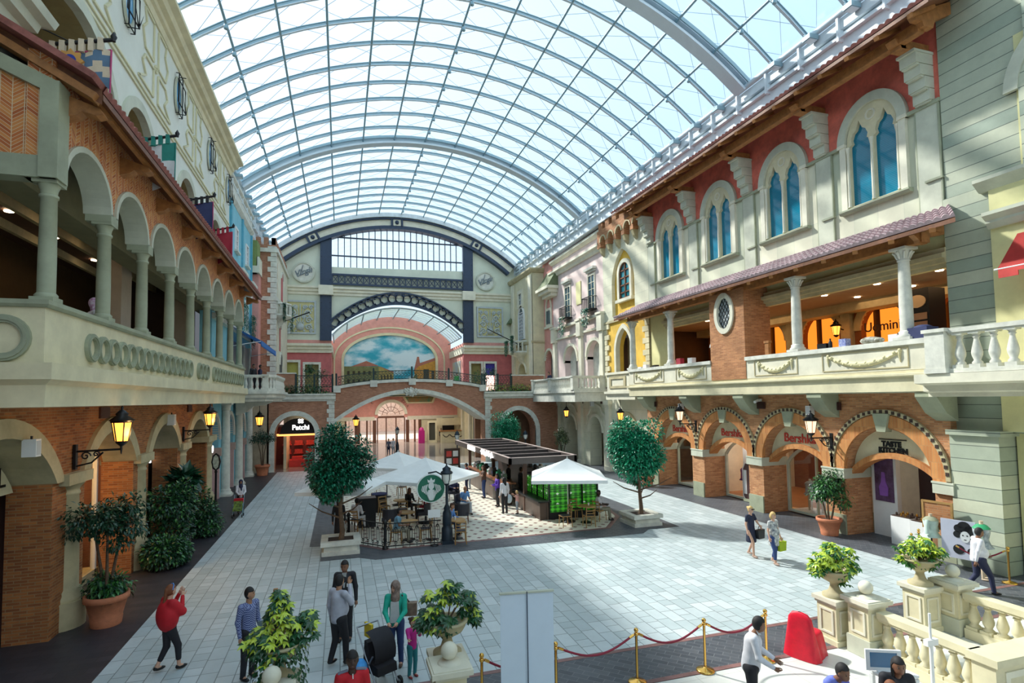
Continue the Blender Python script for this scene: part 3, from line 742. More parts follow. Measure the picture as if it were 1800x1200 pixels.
# shop interiors behind the left arcade
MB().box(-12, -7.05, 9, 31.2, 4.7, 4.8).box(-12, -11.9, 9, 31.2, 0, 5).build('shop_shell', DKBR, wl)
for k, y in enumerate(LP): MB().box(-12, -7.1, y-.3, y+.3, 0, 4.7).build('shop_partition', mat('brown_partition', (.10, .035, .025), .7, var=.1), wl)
SHG = glassmat('shop_glass', (.85, .87, .85), .10, .03)
MB().box(-7.15, -7.12, 16.3, 20.3, .25, 4.6).build('shop_window', SHG, wl); MB().box(-8.4, -7.08, 16.3, 20.3, 0, .25).build('shop_window_sill', WARMST, wl)
MB().box(-7.2, -7.08, 20.0, 20.1, 0, 4.6).build('window_mullion', WHITE, wl)
area(-8.6, 18.2, 4.5, 1.6, 3.4, 150, (1, .55, .22)); area(-9.6, 22.6, 3.2, 1.5, 3, 14, (1, .6, .3))
# hanging boards with lettering in the arches
for (y, wd, txt, c, lab) in ((14.1, 1.7, 'L', CREAM, 'cream board with a black letter L in nearest left arch'),):
    t = thing('shop_sign', lab, 'shop sign', (-6.9, 0, 0))
    MB().prism([(11.0, 3.3), (14.98, 3.3)]+archtop(12.9, 2.0, 3.45, 1.0, 'seg', 12), 'x', -.04, .04).build('board', CREAM, t)
    text_obj(txt, .62, 'lettering', BLACK, t, (.05, 14.5, 3.66), LW, .01)
t = thing('shop_sign', 'black shop panel with white letters in the third left arch', 'shop sign', (-7.1, 25.2, 3.0))
MB().box(-.05, .0, -2.0, .1, -2.9, .9).build('panel', BLACK, t); text_obj('od', .62, 'lettering', emat('white_letters', (1, 1, 1), 1.0), t, (.02, -.45, .1), LW, .01, .012)
o = text_obj('o', .7, 'shop_sign', emat('white_letters', (1, 1, 1), 1.0), None, (-6.1, 31.0, 2.95), LW, .02, .02); tag(o, 'white letter o sign on the brick edge beside the blue arcade', 'shop sign')
# vents and speakers on the arcade wall
VENT = mat('vent_brown', (.06, .02, .015), .6, var=0)
def vent(x, y, z, lab, s=.62, h=.3):
    m = MB().box(-.03, .03, -s/2, s/2, -h/2, h/2)
    for k in range(5): m.box(-.045, .045, -s/2+.03, s/2-.03, -h/2+.03+k*(h-.06)/5, -h/2+.045+k*(h-.06)/5)
    tag(m.build('vent', VENT, loc=(x, y, z)), lab, 'vent')
def speaker(x, y, z, lab, s=1.):
    t = thing('loudspeaker', lab, 'loudspeaker', (x, y, z)); m = MB().box(-.12, .12, -.13*s, .13*s, -.22*s, .22*s); m.build('cabinet', WHITE, t)
    q = MB().box(-.125, .125, -.10*s, .10*s, -.18*s, .18*s); q.build('grille', mat('speaker_grille', (.55, .56, .55), .7, var=0), t)
    MB().tube([(0, 0, .2*s), (0, 0, .3*s)], .025, 5).build('bracket', BLACK, t)
vent(-6.13, 17.7, 4.98, 'dark slotted vent above the second left arch'); vent(-6.13, 26.6, 4.98, 'dark slotted vent above the fourth left arch')
speaker(-5.95, 13.6, 4.35, 'white loudspeaker over the nearest left arch', .8); speaker(-5.95, 23.3, 4.6, 'white loudspeaker over the third left arch', .9)
vent(17.72, 16.45, 4.72, 'dark vent between the two nearest pointed arches', .8, .3); vent(17.72, 20.3, 4.72, 'dark vent between the second and third pointed arches', .8, .3)
vent(17.72, 25.5, 4.72, 'dark vent above the two farther Bershka arches', .8, .3); vent(17.72, 28.9, 4.72, 'dark vent at the far end of the right brick arcade', .6, .3)
speaker(17.55, 17.3, 4.55, 'white loudspeaker beside the nearest Bershka arch', .8); speaker(17.55, 25.9, 4.6, 'white loudspeaker over the farthest Bershka arch', .8)
t = thing('security_camera', 'white security camera above the nearest Bershka arch', 'security camera', (17.7, 20.2, 4.95))
MB().box(-.02, .1, -.06, .06, -.06, .06).build('mount', WHITE, t); MB().tube([(-.05, 0, 0), (-.35, -.12, -.08)], .06, 8).build('camera_body', WHITE, t)
# gallery ledge and parapet wrapping the corner
pt = [(-12, 12.55, 5.17), (-5.6, 12.55, 5.17), (-5.6, 34.0, 5.17)]
MB().sweep([(-.2, 0), (.50, 0), (.50, .06), (.52, .4), (.60, .46), (.66, .50), (.66, .80), (-.2, .80)], pt).build('gallery_ledge', CREAM, wl)
MB().box(-12, -5.6, 12.6, 34.0, 5.2, 5.9).build('gallery_floor', GREYST, wl)
MB().sweep([(.0, 0), (.45, 0), (.45, 1.02), (0.0, 1.02)], [(p[0], p[1], 5.97) for p in pt]).build('parapet', CREAM, wl)
MB().sweep([(-.06, 0), (.5, 0), (.54, .05), (.54, .13), (-.06, .17)], [(p[0], p[1], 6.99) for p in pt]).build('coping', GREYST, wl)
m = MB()
def ring(mb, c, z, x, r=.30, axis='x'):
    o = circ(c, z, r, 24); i = circ(c, z, r*.66, 24); mb.prism(o, axis, x-.05, x+.05, [i]); mb.prism(circ(c, z, r*.9, 24), axis, x-.075, x+.075, [circ(c, z, r*.76, 24)])
y = 14.0; rings = [14.05+.58*k for k in range(15)]+[23.6+.6*k for k in range(3)]+[26.2+.58*k for k in range(13)]
for c in rings:
    q = MB(); ring(q, c, 6.42, -5.13, .31); q.build('relief_ring', GREYST, wl)
for c in (-5.75, -6.6): q = MB(); ring(q, c, 6.42, 12.08, .42, 'y'); q.build('relief_ring', GREYST, wl)
# gallery columns and arches
GC = [12.47+2.6*k for k in range(9)]
ordn = ['nearest', 'second', 'third', 'fourth', 'fifth', 'sixth', 'seventh', 'eighth', 'farthest']
for k, y in enumerate(GC):
    t = thing('column', '%s plain stone column of the left gallery' % ordn[k], 'column', (-5.3, y, 7.14), 0, 'columns of the left gallery')
    MB().box(-.19, .19, -.19, .19, 0, .08).lathe([(.18, .08), (.185, .13), (.15, .17)], seg=18).build('base', GREYST, t)
    MB().lathe([(.145, .15), (.145, .8), (.13, 1.98), (.155, 1.99), (.155, 2.04), (.13, 2.05)], seg=20).build('shaft', GREYST, t)
    MB().lathe([(.13, 2.05), (.14, 2.14), (.19, 2.26)], seg=20).box(-.2, .2, -.2, .2, 2.24, 2.32).build('capital', GREYST, t)
gh = [archhole((a+b)/2, (b-a)/2-.19, 9.45, 9.6, .92, 'round', 14) for a, b in zip(GC[:-1], GC[1:])]
def arcline(y0, y1, z0, z1, hs): return arcade(y0, y1, z0, z1, hs)
MB().prism(arcline(12.25, 33.75, 9.45, 11.9, gh), 'x', -5.6, -5.16).build('herringbone_spandrel', [HERR, GREYST], wl)
for a, b in zip(GC[:-1], GC[1:]):
    MB().prism(archband((a+b)/2, (b-a)/2-.21, 9.6, .90, .12), 'x', -5.66, -5.10).build('arch_moulding', GREYLT, wl)
for k, y in enumerate(GC): MB().box(-5.62, -5.1, y-.21, y+.21, 9.44, 9.62).build('impost', GREYST, wl)
# raking timber-and-tile roof of the gallery, south face with herringbone
MB().prism([(-12, 9.8), (-5.4, 9.8), (-5.4, 11.25), (-12, 14.6)], 'y', 12.3, 12.5).build('herringbone_gable', HERR, wl)
MB().box(-12, -5.1, 12.2, 12.56, 9.44, 9.85).box(-5.36, -5.06, 12.16, 12.6, 9.44, 11.3).build('corner_post', GREYST, wl)
MB().prism([(-12, 14.2), (-5.1, 11.0), (-5.1, 11.3), (-12, 14.5)], 'y', 12.18, 12.55).build('raking_band', GREYST, wl)
c = canopy('long red tiled canopy over the herringbone brick gallery', (-4.42, 35.0, 11.28), (-4.42, 12.35, 11.28), (-6.25, 35.0, 12.35), (-6.25, 12.35, 12.35),
       [((-4.62, 12.6, 11.16), (-4.62, 34.8, 11.16), .1, .1)], 0, TILE, WOOD, WOODD, tailn=0, tail=.45)
MB().add([(-4.42, 12.3, 11.3), (-6.25, 12.3, 12.37), (-12, 12.3, 15.7), (-12, 12.3, 15.4), (-6.25, 12.3, 12.07), (-4.42, 12.3, 11.0)], [(0, 1, 4, 5), (1, 2, 3, 4)]).build('verge_board', WOODD, c)
MB().bar((-4.42, 12.15, 11.36), (-12, 12.15, 15.75), .5, .12).build('verge_tiles', TILE, c)
MB().bar((-4.5, 12.3, 11.1), (-12, 12.3, 15.45), .3, .14).build('verge_beam', WOOD, c)
for k, y in enumerate([12.7, 15.6, 18.4, 21.2, 24.0, 26.8, 29.6, 32.4, 34.6]):
    MB().prism([(-5.16, 11.25), (-4.55, 11.05), (-4.5, 10.95), (-4.62, 10.9), (-4.85, 10.95), (-4.95, 10.86), (-5.16, 10.8)], 'y', y-.14, y+.14).build('timber_bracket', WOOD, c)
# gallery interior
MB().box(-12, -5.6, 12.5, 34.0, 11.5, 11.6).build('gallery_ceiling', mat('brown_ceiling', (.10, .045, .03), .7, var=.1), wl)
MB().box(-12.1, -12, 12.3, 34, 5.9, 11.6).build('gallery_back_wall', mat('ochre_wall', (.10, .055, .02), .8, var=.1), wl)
for x in (-7.0, -8.3, -9.6, -10.9): MB().box(x-.08, x+.08, 12.5, 34, 11.2, 11.5).build('ceiling_beam', WARMST, wl)
for y in (23.4, 32.4): MB().box(-8.2, -7.5, y-.5, y+.5, 5.9, 11.2).build('inner_pillar', mat('pale_pillar', (.45, .38, .30), .7, var=.06), wl)
MB().box(-7.1, -6.4, 12.5, 34, 9.9, 11.5).build('inner_beam', mat('olive_beam', (.20, .19, .11), .8, var=.08), wl)
n = 0
for x in (-8.9, -10.2):
    for y in (13.5, 15.5, 18.6, 21.5, 24.5, 28.0):
        n += 1; tag(MB().lathe([(.13, 0), (.13, .04)], (x, y, 11.44), 12).build('downlight', emat('warm_downlight', (1, .75, .45), 6)), 'round recessed downlight in the left gallery ceiling, number %d' % n, 'downlight', 'downlights in the left gallery')
area(-9.5, 20, 11.1, 2.5, 10, 16, (1, .65, .35))
# upper wall with arched recesses
UC = [(15.8, 2.4, 12.75, 2.2), (20.1, 1.35, 13.3, 1.3), (25.9, 1.35, 13.3, 1.3), (31.4, 1.35, 13.3, 1.3)]
uh = [archhole(c, hw, 11.9, zs, h) for c, hw, zs, h in UC]
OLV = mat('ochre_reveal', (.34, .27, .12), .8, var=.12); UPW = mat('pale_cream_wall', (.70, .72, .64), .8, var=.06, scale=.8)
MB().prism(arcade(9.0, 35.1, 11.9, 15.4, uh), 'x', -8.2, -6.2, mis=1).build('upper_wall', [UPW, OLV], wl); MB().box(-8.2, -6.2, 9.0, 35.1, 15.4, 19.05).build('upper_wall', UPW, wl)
for c, hw, zs, h in UC: MB().prism(archband(c, hw-.01, zs, h-.01, .32), 'x', -6.35, -6.12).build('arch_band', GREYLT, wl)
MB().box(-10.2, -10, 9, 35, 11.9, 19).build('recess_back_wall', mat('cream_recess', (.72, .66, .44), .8, var=.06), wl)
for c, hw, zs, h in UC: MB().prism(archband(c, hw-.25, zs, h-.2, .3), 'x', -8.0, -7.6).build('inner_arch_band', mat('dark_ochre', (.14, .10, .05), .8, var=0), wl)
for c, hw, zs, h in UC[:1]: MB().box(-6.4, -5.98, c+hw-.1, c+hw+.5, zs-.2, zs).build('impost', CREAMW, wl)
# painted strapwork relief: raised ochre lines
REL = mat('ochre_relief_line', (.66, .63, .42), .8, var=.05)
m = MB()
def relief(path, closed=True, w_=.07):
    P = [(-6.17, y, z) for y, z in path]
    if closed: P.append(P[0])
    for a, b in zip(P[:-1], P[1:]): m.bar(a, b, w_, .05, up=(1, 0, 0))
dy = 5.35; D0 = 18.9
for k in range(-1, 3):
    c = D0+dy*k; mid = c+dy/2
    for s in (-1, 1):
        relief([(mid+s*.25, 18.35), (mid+s*1.15, 18.35), (mid+s*1.0, 17.9), (mid+s*1.35, 17.55), (mid+s*1.1, 17.0), (mid+s*.25, 17.0)])
        relief([(mid+s*.25, 16.75), (mid+s*1.1, 16.75), (mid+s*1.35, 16.45), (mid+s*1.0, 16.1), (mid+s*1.7, 15.75), (mid+s*.25, 15.75)])
    relief([(mid+.12*math.cos(a*PI/4), 16.87+.12*math.sin(a*PI/4)) for a in range(8)])
relief([(9, 15.5), (35, 15.5)], False, .06); relief([(9, 15.3), (35, 15.3)], False, .06)
m.build('strapwork_relief', REL, wl)
for k in range(3):
    c = (18.0, 23.2, 28.9)[k]
# cornice
MB().sweep([(0, -.2), (.06, -.2), (.12, 0), (.22, .05), (.25, .18), (.42, .22), (.50, .38), (.72, .46), (.72, .6), (0, .6)], [(-6.2, 9, 18.65), (-6.2, 35.2, 18.65)]).build('cornice', CREAM, wl)
MB().box(-6.6, -5.62, 9, 35.2, 19.1, 19.25).build('cornice', CREAM, wl)
# little diamond grilles with oval glass
def grille(y, z, label):
    t = thing('window_grille', label, 'window grille', (-6.17, y, z))
    MB().prism(circ(0, 0, .34, 20, .62), 'x', -.01, .03).build('oval_glass', mat('blue_oval_glass', (.10, .35, .60), .1, var=0), t)
    q = MB().prism(circ(0, 0, .44, 24, .75), 'x', 0, .06, [circ(0, 0, .34, 24, .62)]); q.build('stone_rim', GREYLT, t)
    g = MB()
    def loop(pts): g.tube(pts, .022, 5, closed=True)
    loop([(.12, -.25, -.8), (.12, .25, -.8), (.12, .25, .8), (.12, -.25, .8)])
    loop([(.16, -.5, -.45), (.16, .5, -.45), (.16, .5, .45), (.16, -.5, .45)])
    loop([(.3, 0, -.75), (.3, .45, 0), (.3, 0, .75), (.3, -.45, 0)])
    for yy, zz in ((-.25, -.8), (.25, -.8), (.25, .8), (-.25, .8)): g.tube([(0, yy, zz), (.12, yy, zz)], .018, 4)
    for yy, zz in ((0, .75), (0, -.75)): g.tube([(0, yy, zz), (.3, yy, zz)], .018, 4)
    g.build('iron_bars', BLACK, t)
for n, y in enumerate((18.85, 24.2, 29.8, 34.4)): grille(y, 17.35, '%s oval window grille high on the cream left wall' % ['nearest', 'second', 'third', 'farthest'][n])
# near cornice corner, top left
t = MB(); t.sweep([(0, 0), (.12, 0), (.15, .18), (.3, .22), (.34, .4), (.5, .45), (.55, .62), (0, .62)], [(-8, 11.4, 12.35), (-6.05, 11.4, 12.35), (-6.05, 12.6, 12.35), (-8, 12.6, 12.35)])
t.box(-8, -6.05, 11.4, 12.6, 12.9, 20); t.build('near_corner_cornice', GREYLT, wl)
t = MB().prism([(-8, 12.35), (-6.1, 12.35), (-8, 10.6)], 'y', 11.5, 12.2); t.build('near_corner_bracket', WARMST, wl)
# flags on poles
def flag(y, label, kind, mats, sc=1.):
    t = thing('banner', label, 'banner', (-6.2, y, 12.55)); dz = .27
    MB().box(-.06, .05, -.06, .06, -.2, .75).build('wall_plate', BLACK, t)
    L = 1.65*sc; z1 = .27*L
    MB().tube([(0, 0, 0), (L, .0, z1)], .04, 6).build('pole', BLACK, t)
    MB().lathe([(.04, 0), (.04, .04), (.065, .10), (.0, .22)], (0, 0, 0), 8).build('finial', BLACK, t, loc=(L, 0, z1-.04))
    MB().tube([(0, 0, .55), (L*.5, 0, .5*z1+.03)], .015, 4).build('stay_rod', BLACK, t)
    for k in range(7):
        a = .32+k*(L-.45)/6.6; zz = a/L*z1
        MB().box(a-.05, a+.05, -.045, .045, zz-.22, zz+.05).build('loop', mats[0], t)
    vs = []; fs = []; mi = []
    NX, NZ = 8, 10
    for j in range(NZ+1):
        for i in range(NX+1):
            a = .28+(L-.33)*i/NX; top = a/L*z1-.2; bot = -1.2*sc-(.18 if i in (0, NX) else 0)+.35*abs(i-NX/2)/NX*2-.1
            vs.append((a, .04*math.sin(i*1.7+j*.5), top+(bot-top)*j/NZ))
    q = MB()
    for j in range(NZ):
        for i in range(NX):
            f = (j*(NX+1)+i, j*(NX+1)+i+1, (j+1)*(NX+1)+i+1, (j+1)*(NX+1)+i)
            if kind == 0: c = 1+((i+j//2+(j % 2)*(i % 2)) % 2)
            elif kind == 1: c = 1+((i//3+j//4) % 2)
            else: c = 1 if (j < 3 or j > 7) else 2
            q.f.append(f); q.mi.append(c); q.sm.append(True)
    q.v = vs; q.build('cloth', mats, t)
    e = MB().tube([vs[0], vs[NX]], .02, 4, 0).tube([vs[NX], vs[-1]], .02, 4).tube([vs[0], vs[NZ*(NX+1)]], .02, 4); e.build('trim', mats[3] if len(mats) > 3 else mats[0], t)
    if kind == 0:
        st = []
        for k in range(16):
            a = 2*PI*k/16; r = .24 if k % 2 == 0 else .17; st.append((.85+r*math.cos(a), -.2+r*math.sin(a)))
        MB().prism(st, 'y', -.12, -.07).build('star_patch', mat('gold_cloth', (.60, .32, .08), .7), t); MB().prism(circ(.85, -.2, .10, 16), 'y', -.14, -.12).build('blue_disc', mat('blue_disc', (.02, .05, .35), .5), t)
CR = mat('cream_cloth', (.62, .52, .38), .8); BL = mat('slate_blue_cloth', (.10, .18, .28), .8); MG = mat('magenta_trim', (.45, .05, .16), .7)
GR = mat('green_cloth', (.02, .22, .18), .8); WC = mat('white_cloth', (.65, .68, .68), .8); NVC = mat('navy_cloth', (.03, .04, .12), .8); RC = mat('crimson_cloth', (.35, .02, .04), .8)
flag(13.4, 'nearest banner with blue and cream lozenges and gold star patch', 0, [CR, BL, CR, MG], .95)
flag(17.9, 'green and white checked banner on a black pole', 1, [GR, GR, WC, GR])
flag(22.9, 'dark navy banner on the third black pole', 2, [BLACK, NVC, NVC, MG])
flag(26.8, 'crimson banner hanging on the farthest black pole', 2, [RC, RC, RC, MG])
# blue building
MB().prism(rect(35.1, 44.8, 5.9, 17.2), 'x', -6.8, -6.2, [archhole(43.2, .8, 6.0, 8.5, .8)]).box(-6.8, -6.25, 31.2, 35.1, 5.9, 11.85).build('blue_facade', BLUES, wl)
MB().box(-8, -6.25, 35.1, 43.4, 17.2, 18.6).sweep([(0, 0), (.12, 0), (.3, .2), (.3, .35), (.15, .4), (.15, 1.2), (.3, 1.3), (.3, 1.45), (0, 1.45)], [(-6.3, 35.1, 17.2), (-6.3, 43.4, 17.2)]).build('blue_building_cornice', WHITEST, wl)
def sashwin(n, x, y, z, w_, h, s=1, fr=WHITE, gl=None, bars=(2, 4), ped=True, sill=True, wallx=None):
    """rectangular window on an x-wall; s = direction it faces"""
    wn = struct('window_%d' % n); gl = gl or mat('dark_pane', (.04, .09, .12), .1, var=0)
    X = lambda a, b: tuple(sorted((x+s*a, x+s*b)))
    fm = MB().prism(rect(y-w_/2-.12, y+w_/2+.12, z-.05, z+h+.12), 'x', *X(0, .08), [rect(y-w_/2, y+w_/2, z+.05, z+h)]).build('frame', fr, wn)
    MB().box(*X(-.02, .01), y-w_/2, y+w_/2, z, z+h).build('pane', gl, fm)
    g = MB()
    for i in range(1, bars[0]): g.box(*X(0, .05), y-w_/2+w_*i/bars[0]-.03, y-w_/2+w_*i/bars[0]+.03, z, z+h)
    for j in range(1, bars[1]): g.box(*X(0, .04), y-w_/2, y+w_/2, z+h*j/bars[1]-.02, z+h*j/bars[1]+.02)
    g.build('glazing_bar', fr, fm)
    if ped: MB().box(*X(0, .14), y-w_/2-.2, y+w_/2+.2, z+h+.25, z+h+.4).box(*X(0, .3), y-w_/2-.3, y+w_/2+.3, z+h+.4, z+h+.58).build('window_head', WHITEST, wn)
    if sill: MB().box(*X(0, .2), y-w_/2-.2, y+w_/2+.2, z-.16, z-.04).build('sill', WHITEST, wn)
    return wn
sashwin(7, -6.2, 37.4, 14.6, .8, 1.3, 1, WHITE, ped=False); sashwin(8, -6.2, 41.4, 14.6, .8, 1.3, 1, WHITE, ped=False)
sashwin(9, -6.2, 37.4, 10.0, 1.0, 2.0, 1, WHITE); sashwin(10, -6.2, 41.4, 10.0, 1.0, 2.0, 1, WHITE)
for y in (37.4, 41.4): MB().sweep([(0, 0), (.1, 0), (.35, .25), (.5, .5), (.6, .6), (.6, .75), (0, .75)], [(-6.2, y-1.0, 12.6), (-6.2, y+1.0, 12.6)]).build('window_canopy', WHITEST, wl)
for y in (35.4, 39.4, 43.2): MB().box(-6.22, -6.08, y-.12, y+.12, 9.6, 17.2).build('blue_pilaster', mat('deep_blue_stucco', (.12, .42, .55), .8), wl)
MB().box(-6.25, -6.0, 31.2, 44.6, 9.5, 9.8).build('band', WHITEST, wl)
MB().box(-6.22, -6.15, 35.6, 42.6, 6.0, 8.9).build('dark_shopfront', mat('dark_shopfront', (.10, .13, .14), .3, var=.1), wl)
for y in (35.6, 37.9, 40.2, 42.6): MB().box(-6.2, -6.05, y-.08, y+.08, 6.0, 9.0).build('shopfront_post', WHITEST, wl)
# lower blue arcade
BC = [32.55, 36.8, 41.0]; PK = mat('faded_pink_wall', (.62, .42, .40), .7, var=.08)
MB().prism(arcade(31.2, 44.8, 0, 5.6, [archhole(c, 1.25, 0, 3.2, 1.3, 'pointed') for c in BC]), 'x', -7.6, -6.35).build('blue_arcade', BLUES, wl)
for c in BC:
    MB().prism(archband(c, 1.25, 3.2, 1.3, .2, 'pointed', th=.22), 'x', -7.4, -6.25).build('arch_moulding', WHITEST, wl)
    MB().box(-7.9, -7.55, c-1.4, c+1.4, 0, 5).build('arch_back', PK, wl)
    for s in (-1, 1): MB().box(-7.5, -6.2, c+s*1.25-.08, c+s*1.25+.08, 2.3, 2.75).build('impost', mat('pinkish_impost', (.55, .40, .34), .7, var=.1), wl)
    for s in (-1, 1): MB().box(-7.55, -6.3, c+s*1.3-.08, c+s*1.3+.08, 0, 2.3).build('pink_jamb', PK, wl)
for n, y in enumerate((34.65, 38.9, 43.0)):
    t = thing('column', '%s tall pale column of the sky blue arcade' % ['nearest', 'middle', 'farthest'][n], 'column', (-6.15, y, 0), 0, 'columns of the blue arcade')
    MB().box(-.36, .36, -.36, .36, 0, .12).lathe([(.36, .12), (.36, .2), (.28, .28), (.3, .34), (.24, .4)], seg=16).build('base', WHITEST, t)
    MB().lathe([(.24, .38), (.24, 1.6), (.20, 4.75)], seg=18).build('shaft', WHITEST, t)
    MB().lathe([(.2, 4.75), (.25, 4.8), (.22, 4.9), (.3, 5.1)], seg=16).box(-.32, .32, -.32, .32, 5.08, 5.2).build('capital', WHITEST, t)
MB().box(-7.6, -6.0, 31.2, 44.8, 5.2, 5.95).build('upper_floor_band', WHITEST, wl)
MB().box(-12, -6.3, 31.2, 44.8, 5.6, 5.9).build('upper_floor', WHITEST, wl)
# striped blue awning
aw = thing('awning', 'blue striped awning over the dark shopfront beyond the left gallery', 'awning'); AB = mat('blue_awning_cloth', (.03, .16, .48), .7, var=.05); AB2 = mat('pale_blue_awning_cloth', (.15, .42, .72), .7, var=.05)
q = MB(); N = 26
for k in range(N):
    y0, y1 = 35.6+7.8*k/N, 35.6+7.8*(k+1)/N
    q.add([(-6.1, y0, 9.7), (-6.1, y1, 9.7), (-4.5, y1, 8.85), (-4.5, y0, 8.85)], [(0, 1, 2, 3), (3, 2, 1, 0)], k % 2)
q.build('canvas', [AB, AB2], aw)
q = MB().prism([(35.6, 8.85), (43.4, 8.85)]+[p for k in range(N) for p in ((43.4-7.8*(k+.5)/N, 8.5), (43.4-7.8*(k+1)/N, 8.62))], 'x', -4.5, -4.47); q.build('valance', [AB], aw)
MB().tube([(-4.5, 35.6, 8.8), (-4.5, 43.4, 8.8)], .03, 6).tube([(-4.5, 35.6, 8.8), (-6.1, 35.6, 8.5)], .025, 6).tube([(-4.5, 43.4, 8.8), (-6.1, 43.4, 8.5)], .025, 6).build('frame_arm', WHITE, aw)
# projecting balcony in front of the blue building
MB().sweep([(-.4, 0), (.12, 0), (.12, .1), (.34, .22), (.34, .38), (.5, .44), (.5, .58), (-.4, .58)], [(-6.2, 35.3, 5.25), (-4.25, 35.3, 5.25), (-3.95, 35.6, 5.25), (-3.95, 41.0, 5.25)]).build('balcony_slab', WHITEST, wl)
MB().box(-6.3, -4.0, 35.2, 41, 5.4, 5.85).build('balcony_floor', WHITEST, wl)
balustrade('balustrade', 'white balustrade of the left balcony past the ringed parapet', [(-5.4, 35.35, 0), (-4.2, 35.35, 0), (-3.75, 36.0, 0), (-3.75, 41.0, 0)], 5.83, .98, .30, .10, WHITEST, posts=[(-4.2, 35.4, 0)], pw=.3, wd=.24)
MB().prism([(-6.2, 5.25), (-4.0, 5.25), (-4.6, 5.0), (-5.2, 4.95), (-5.6, 4.6), (-6.2, 4.4)], 'y', 38.0, 38.5).build('balcony_bracket', WHITEST, wl)
# green and pink houses and the quoined brick tower
MB().box(-7, -5.75, 44.0, 46.0, 5.9, 14.6).build('pink_house', PINK, wl)
MB().box(-7, -5.8, 43.5, 45, 14.6, 17.0).build('green_house', mat('moss_green_stucco', (.22, .30, .10), .8), wl)
m = MB().box(-6.3, -5.65, 43.4, 45, 14.6, 15.1)
for k in range(3): m.prism([(43.5+k*.55, 15.1), (43.5+k*.55+.38, 15.1), (43.5+k*.55+.38, 15.8), (43.5+k*.55+.19, 15.5), (43.5+k*.55, 15.8)], 'x', -5.85, -5.65)
m.build('swallowtail_merlon', CREAMW, wl)
MB().box(-6.2, -4.75, 45.3, 54.8, 5.9, 17.2).build('brick_tower', BRICKS, wl)
m = MB()
for k in range(28):
    z = 5.9+k*.40; wd = .55 if k % 2 else .34
    m.box(-4.75-wd, -4.68, 45.22, 45.3+wd, z, z+.37)
m.build('quoin', WHITEST, wl)
MB().box(-6.25, -4.6, 45.15, 54.8, 12.9, 13.2).box(-6.25, -4.55, 45.1, 54.8, 16.6, 16.9).build('tower_cornice', WHITEST, wl)
m = MB()
for k in range(3): x = -6.15+k*.55; m.box(x, x+.33, 45.3, 45.6, 17.2, 17.75)
for k in range(12): m.box(-5.05, -4.75, 45.3+k*.8, 45.75+k*.8, 17.2, 17.75)
m.build('merlon', BRICKS, wl)
MB().box(-4.78, -4.7, 46.4, 54.8, 5.9, 16.6).build('tower_side_render', CREAMW, wl)
for (y, z, w_, h) in ((49.5, 13.6, 1.2, 2.2), (48.2, 9.3, .7, 2.2)):
    MB().prism(archhole(y, w_/2, z, z+h-.4, .5), 'x', -4.72, -4.66).build('red_window_panel', ROSE, wl)
    MB().prism(archband(y, w_/2, z+h-.4, .5, .14), 'x', -4.72, -4.6).build('window_arch', WHITEST, wl)
MB().prism(archhole(49.0, .8, 6.2, 8.2, .9), 'x', -4.72, -4.65).build('dark_doorway', mat('dark_doorway', (.08, .09, .09), .6), wl)
MB().prism(archband(49.0, .8, 8.2, .9, .16), 'x', -4.72, -4.6).build('window_arch', WHITEST, wl)
# little ivy balcony on the tower
t = thing('balcony', 'small stone balcony on the far left brick tower', 'balcony', (-4.7, 46.8, 11.9))
MB().lathe([(.1, -.9), (.35, -.6), (.5, -.3), (1.0, -.1), (1.05, 0)], (0, 0, 0), 16, a0=-PI/2, a1=PI/2).build('corbel', WHITEST, t)
bb = MB().lathe([(1.0, 0), (1.0, .1), (.9, .1)], (0, 0, 0), 16, a0=-PI/2, a1=PI/2).lathe([(1.0, .85), (1.05, .88), (1.0, .98), (.86, .98), (.86, .85)], (0, 0, 0), 16, a0=-PI/2, a1=PI/2)
for k in range(9):
    a = -PI/2+PI*k/8; bb.tube([(.95*math.cos(a), .95*math.sin(a), .1), (.95*math.cos(a), .95*math.sin(a), .45), (.95*math.cos(a), .95*math.sin(a), .88)], [.05, .09, .05], 6)
bb.build('railing', WHITEST, t)
t = thing('flagpole', 'bare dark pole slanting out by the left relief panel', 'flagpole', (-4.7, 48.2, 11.6)); MB().tube([(0, 0, 0), (2.3, -.3, .9)], .05, 6).build('pole', BLACK, t); MB().box(-.05, .08, -.1, .1, -.2, .2).build('wall_plate', BLACK, t)
# ---------------------------------------------------------------- far end
wb = struct('wall_back')
# lower brick front with arches at y = 44.8
MB().prism([(-5.2, 5.3), (-5.2, 0)]+[(p[0], p[1]) for p in [(-4.75, 0)]+archtop(-3.27, 1.42, 2.75, 1.4)[::-1]+[(-1.85, 0)]]+[(-.43, 0), (-.43, 5.3)], 'y', 44.8, 46.4).build('brick_front', BRICKS, wb)
MB().prism([(11.5, 5.3), (11.5, 0)]+[(12.85, 0)]+archtop(14.4, 1.55, 2.5, 1.7)[::-1]+[(15.95, 0)]+[(18.2, 0), (18.2, 5.3)], 'y', 44.8, 46.4).build('brick_front', BRICKS, wb)
for c, hw, zs, h in ((-3.27, 1.42, 2.75, 1.4), (14.4, 1.55, 2.5, 1.7)):
    m = MB().prism(archband(c, hw, zs, h, .36), 'y', 44.68, 44.95)
    for s in (-1, 1): m.box(*sorted((c+s*hw, c+s*(hw+.36))), 44.68, 44.95, 0, zs)
    m.build('stone_arch', WHITEST, wb)
def quoins(x0, x1, y, z0, z1, s, name='quoin', m=WHITEST, st=.33):
    q = MB(); k = 0; z = z0
    while z < z1-.05:
        e = .14 if k % 2 else 0
        q.box(*(sorted((x0-e*(s < 0), x1+e*(s > 0)))), y-.07, y+.1, z, min(z+st-.02, z1)); z += st; k += 1
    q.build(name, m, wb)
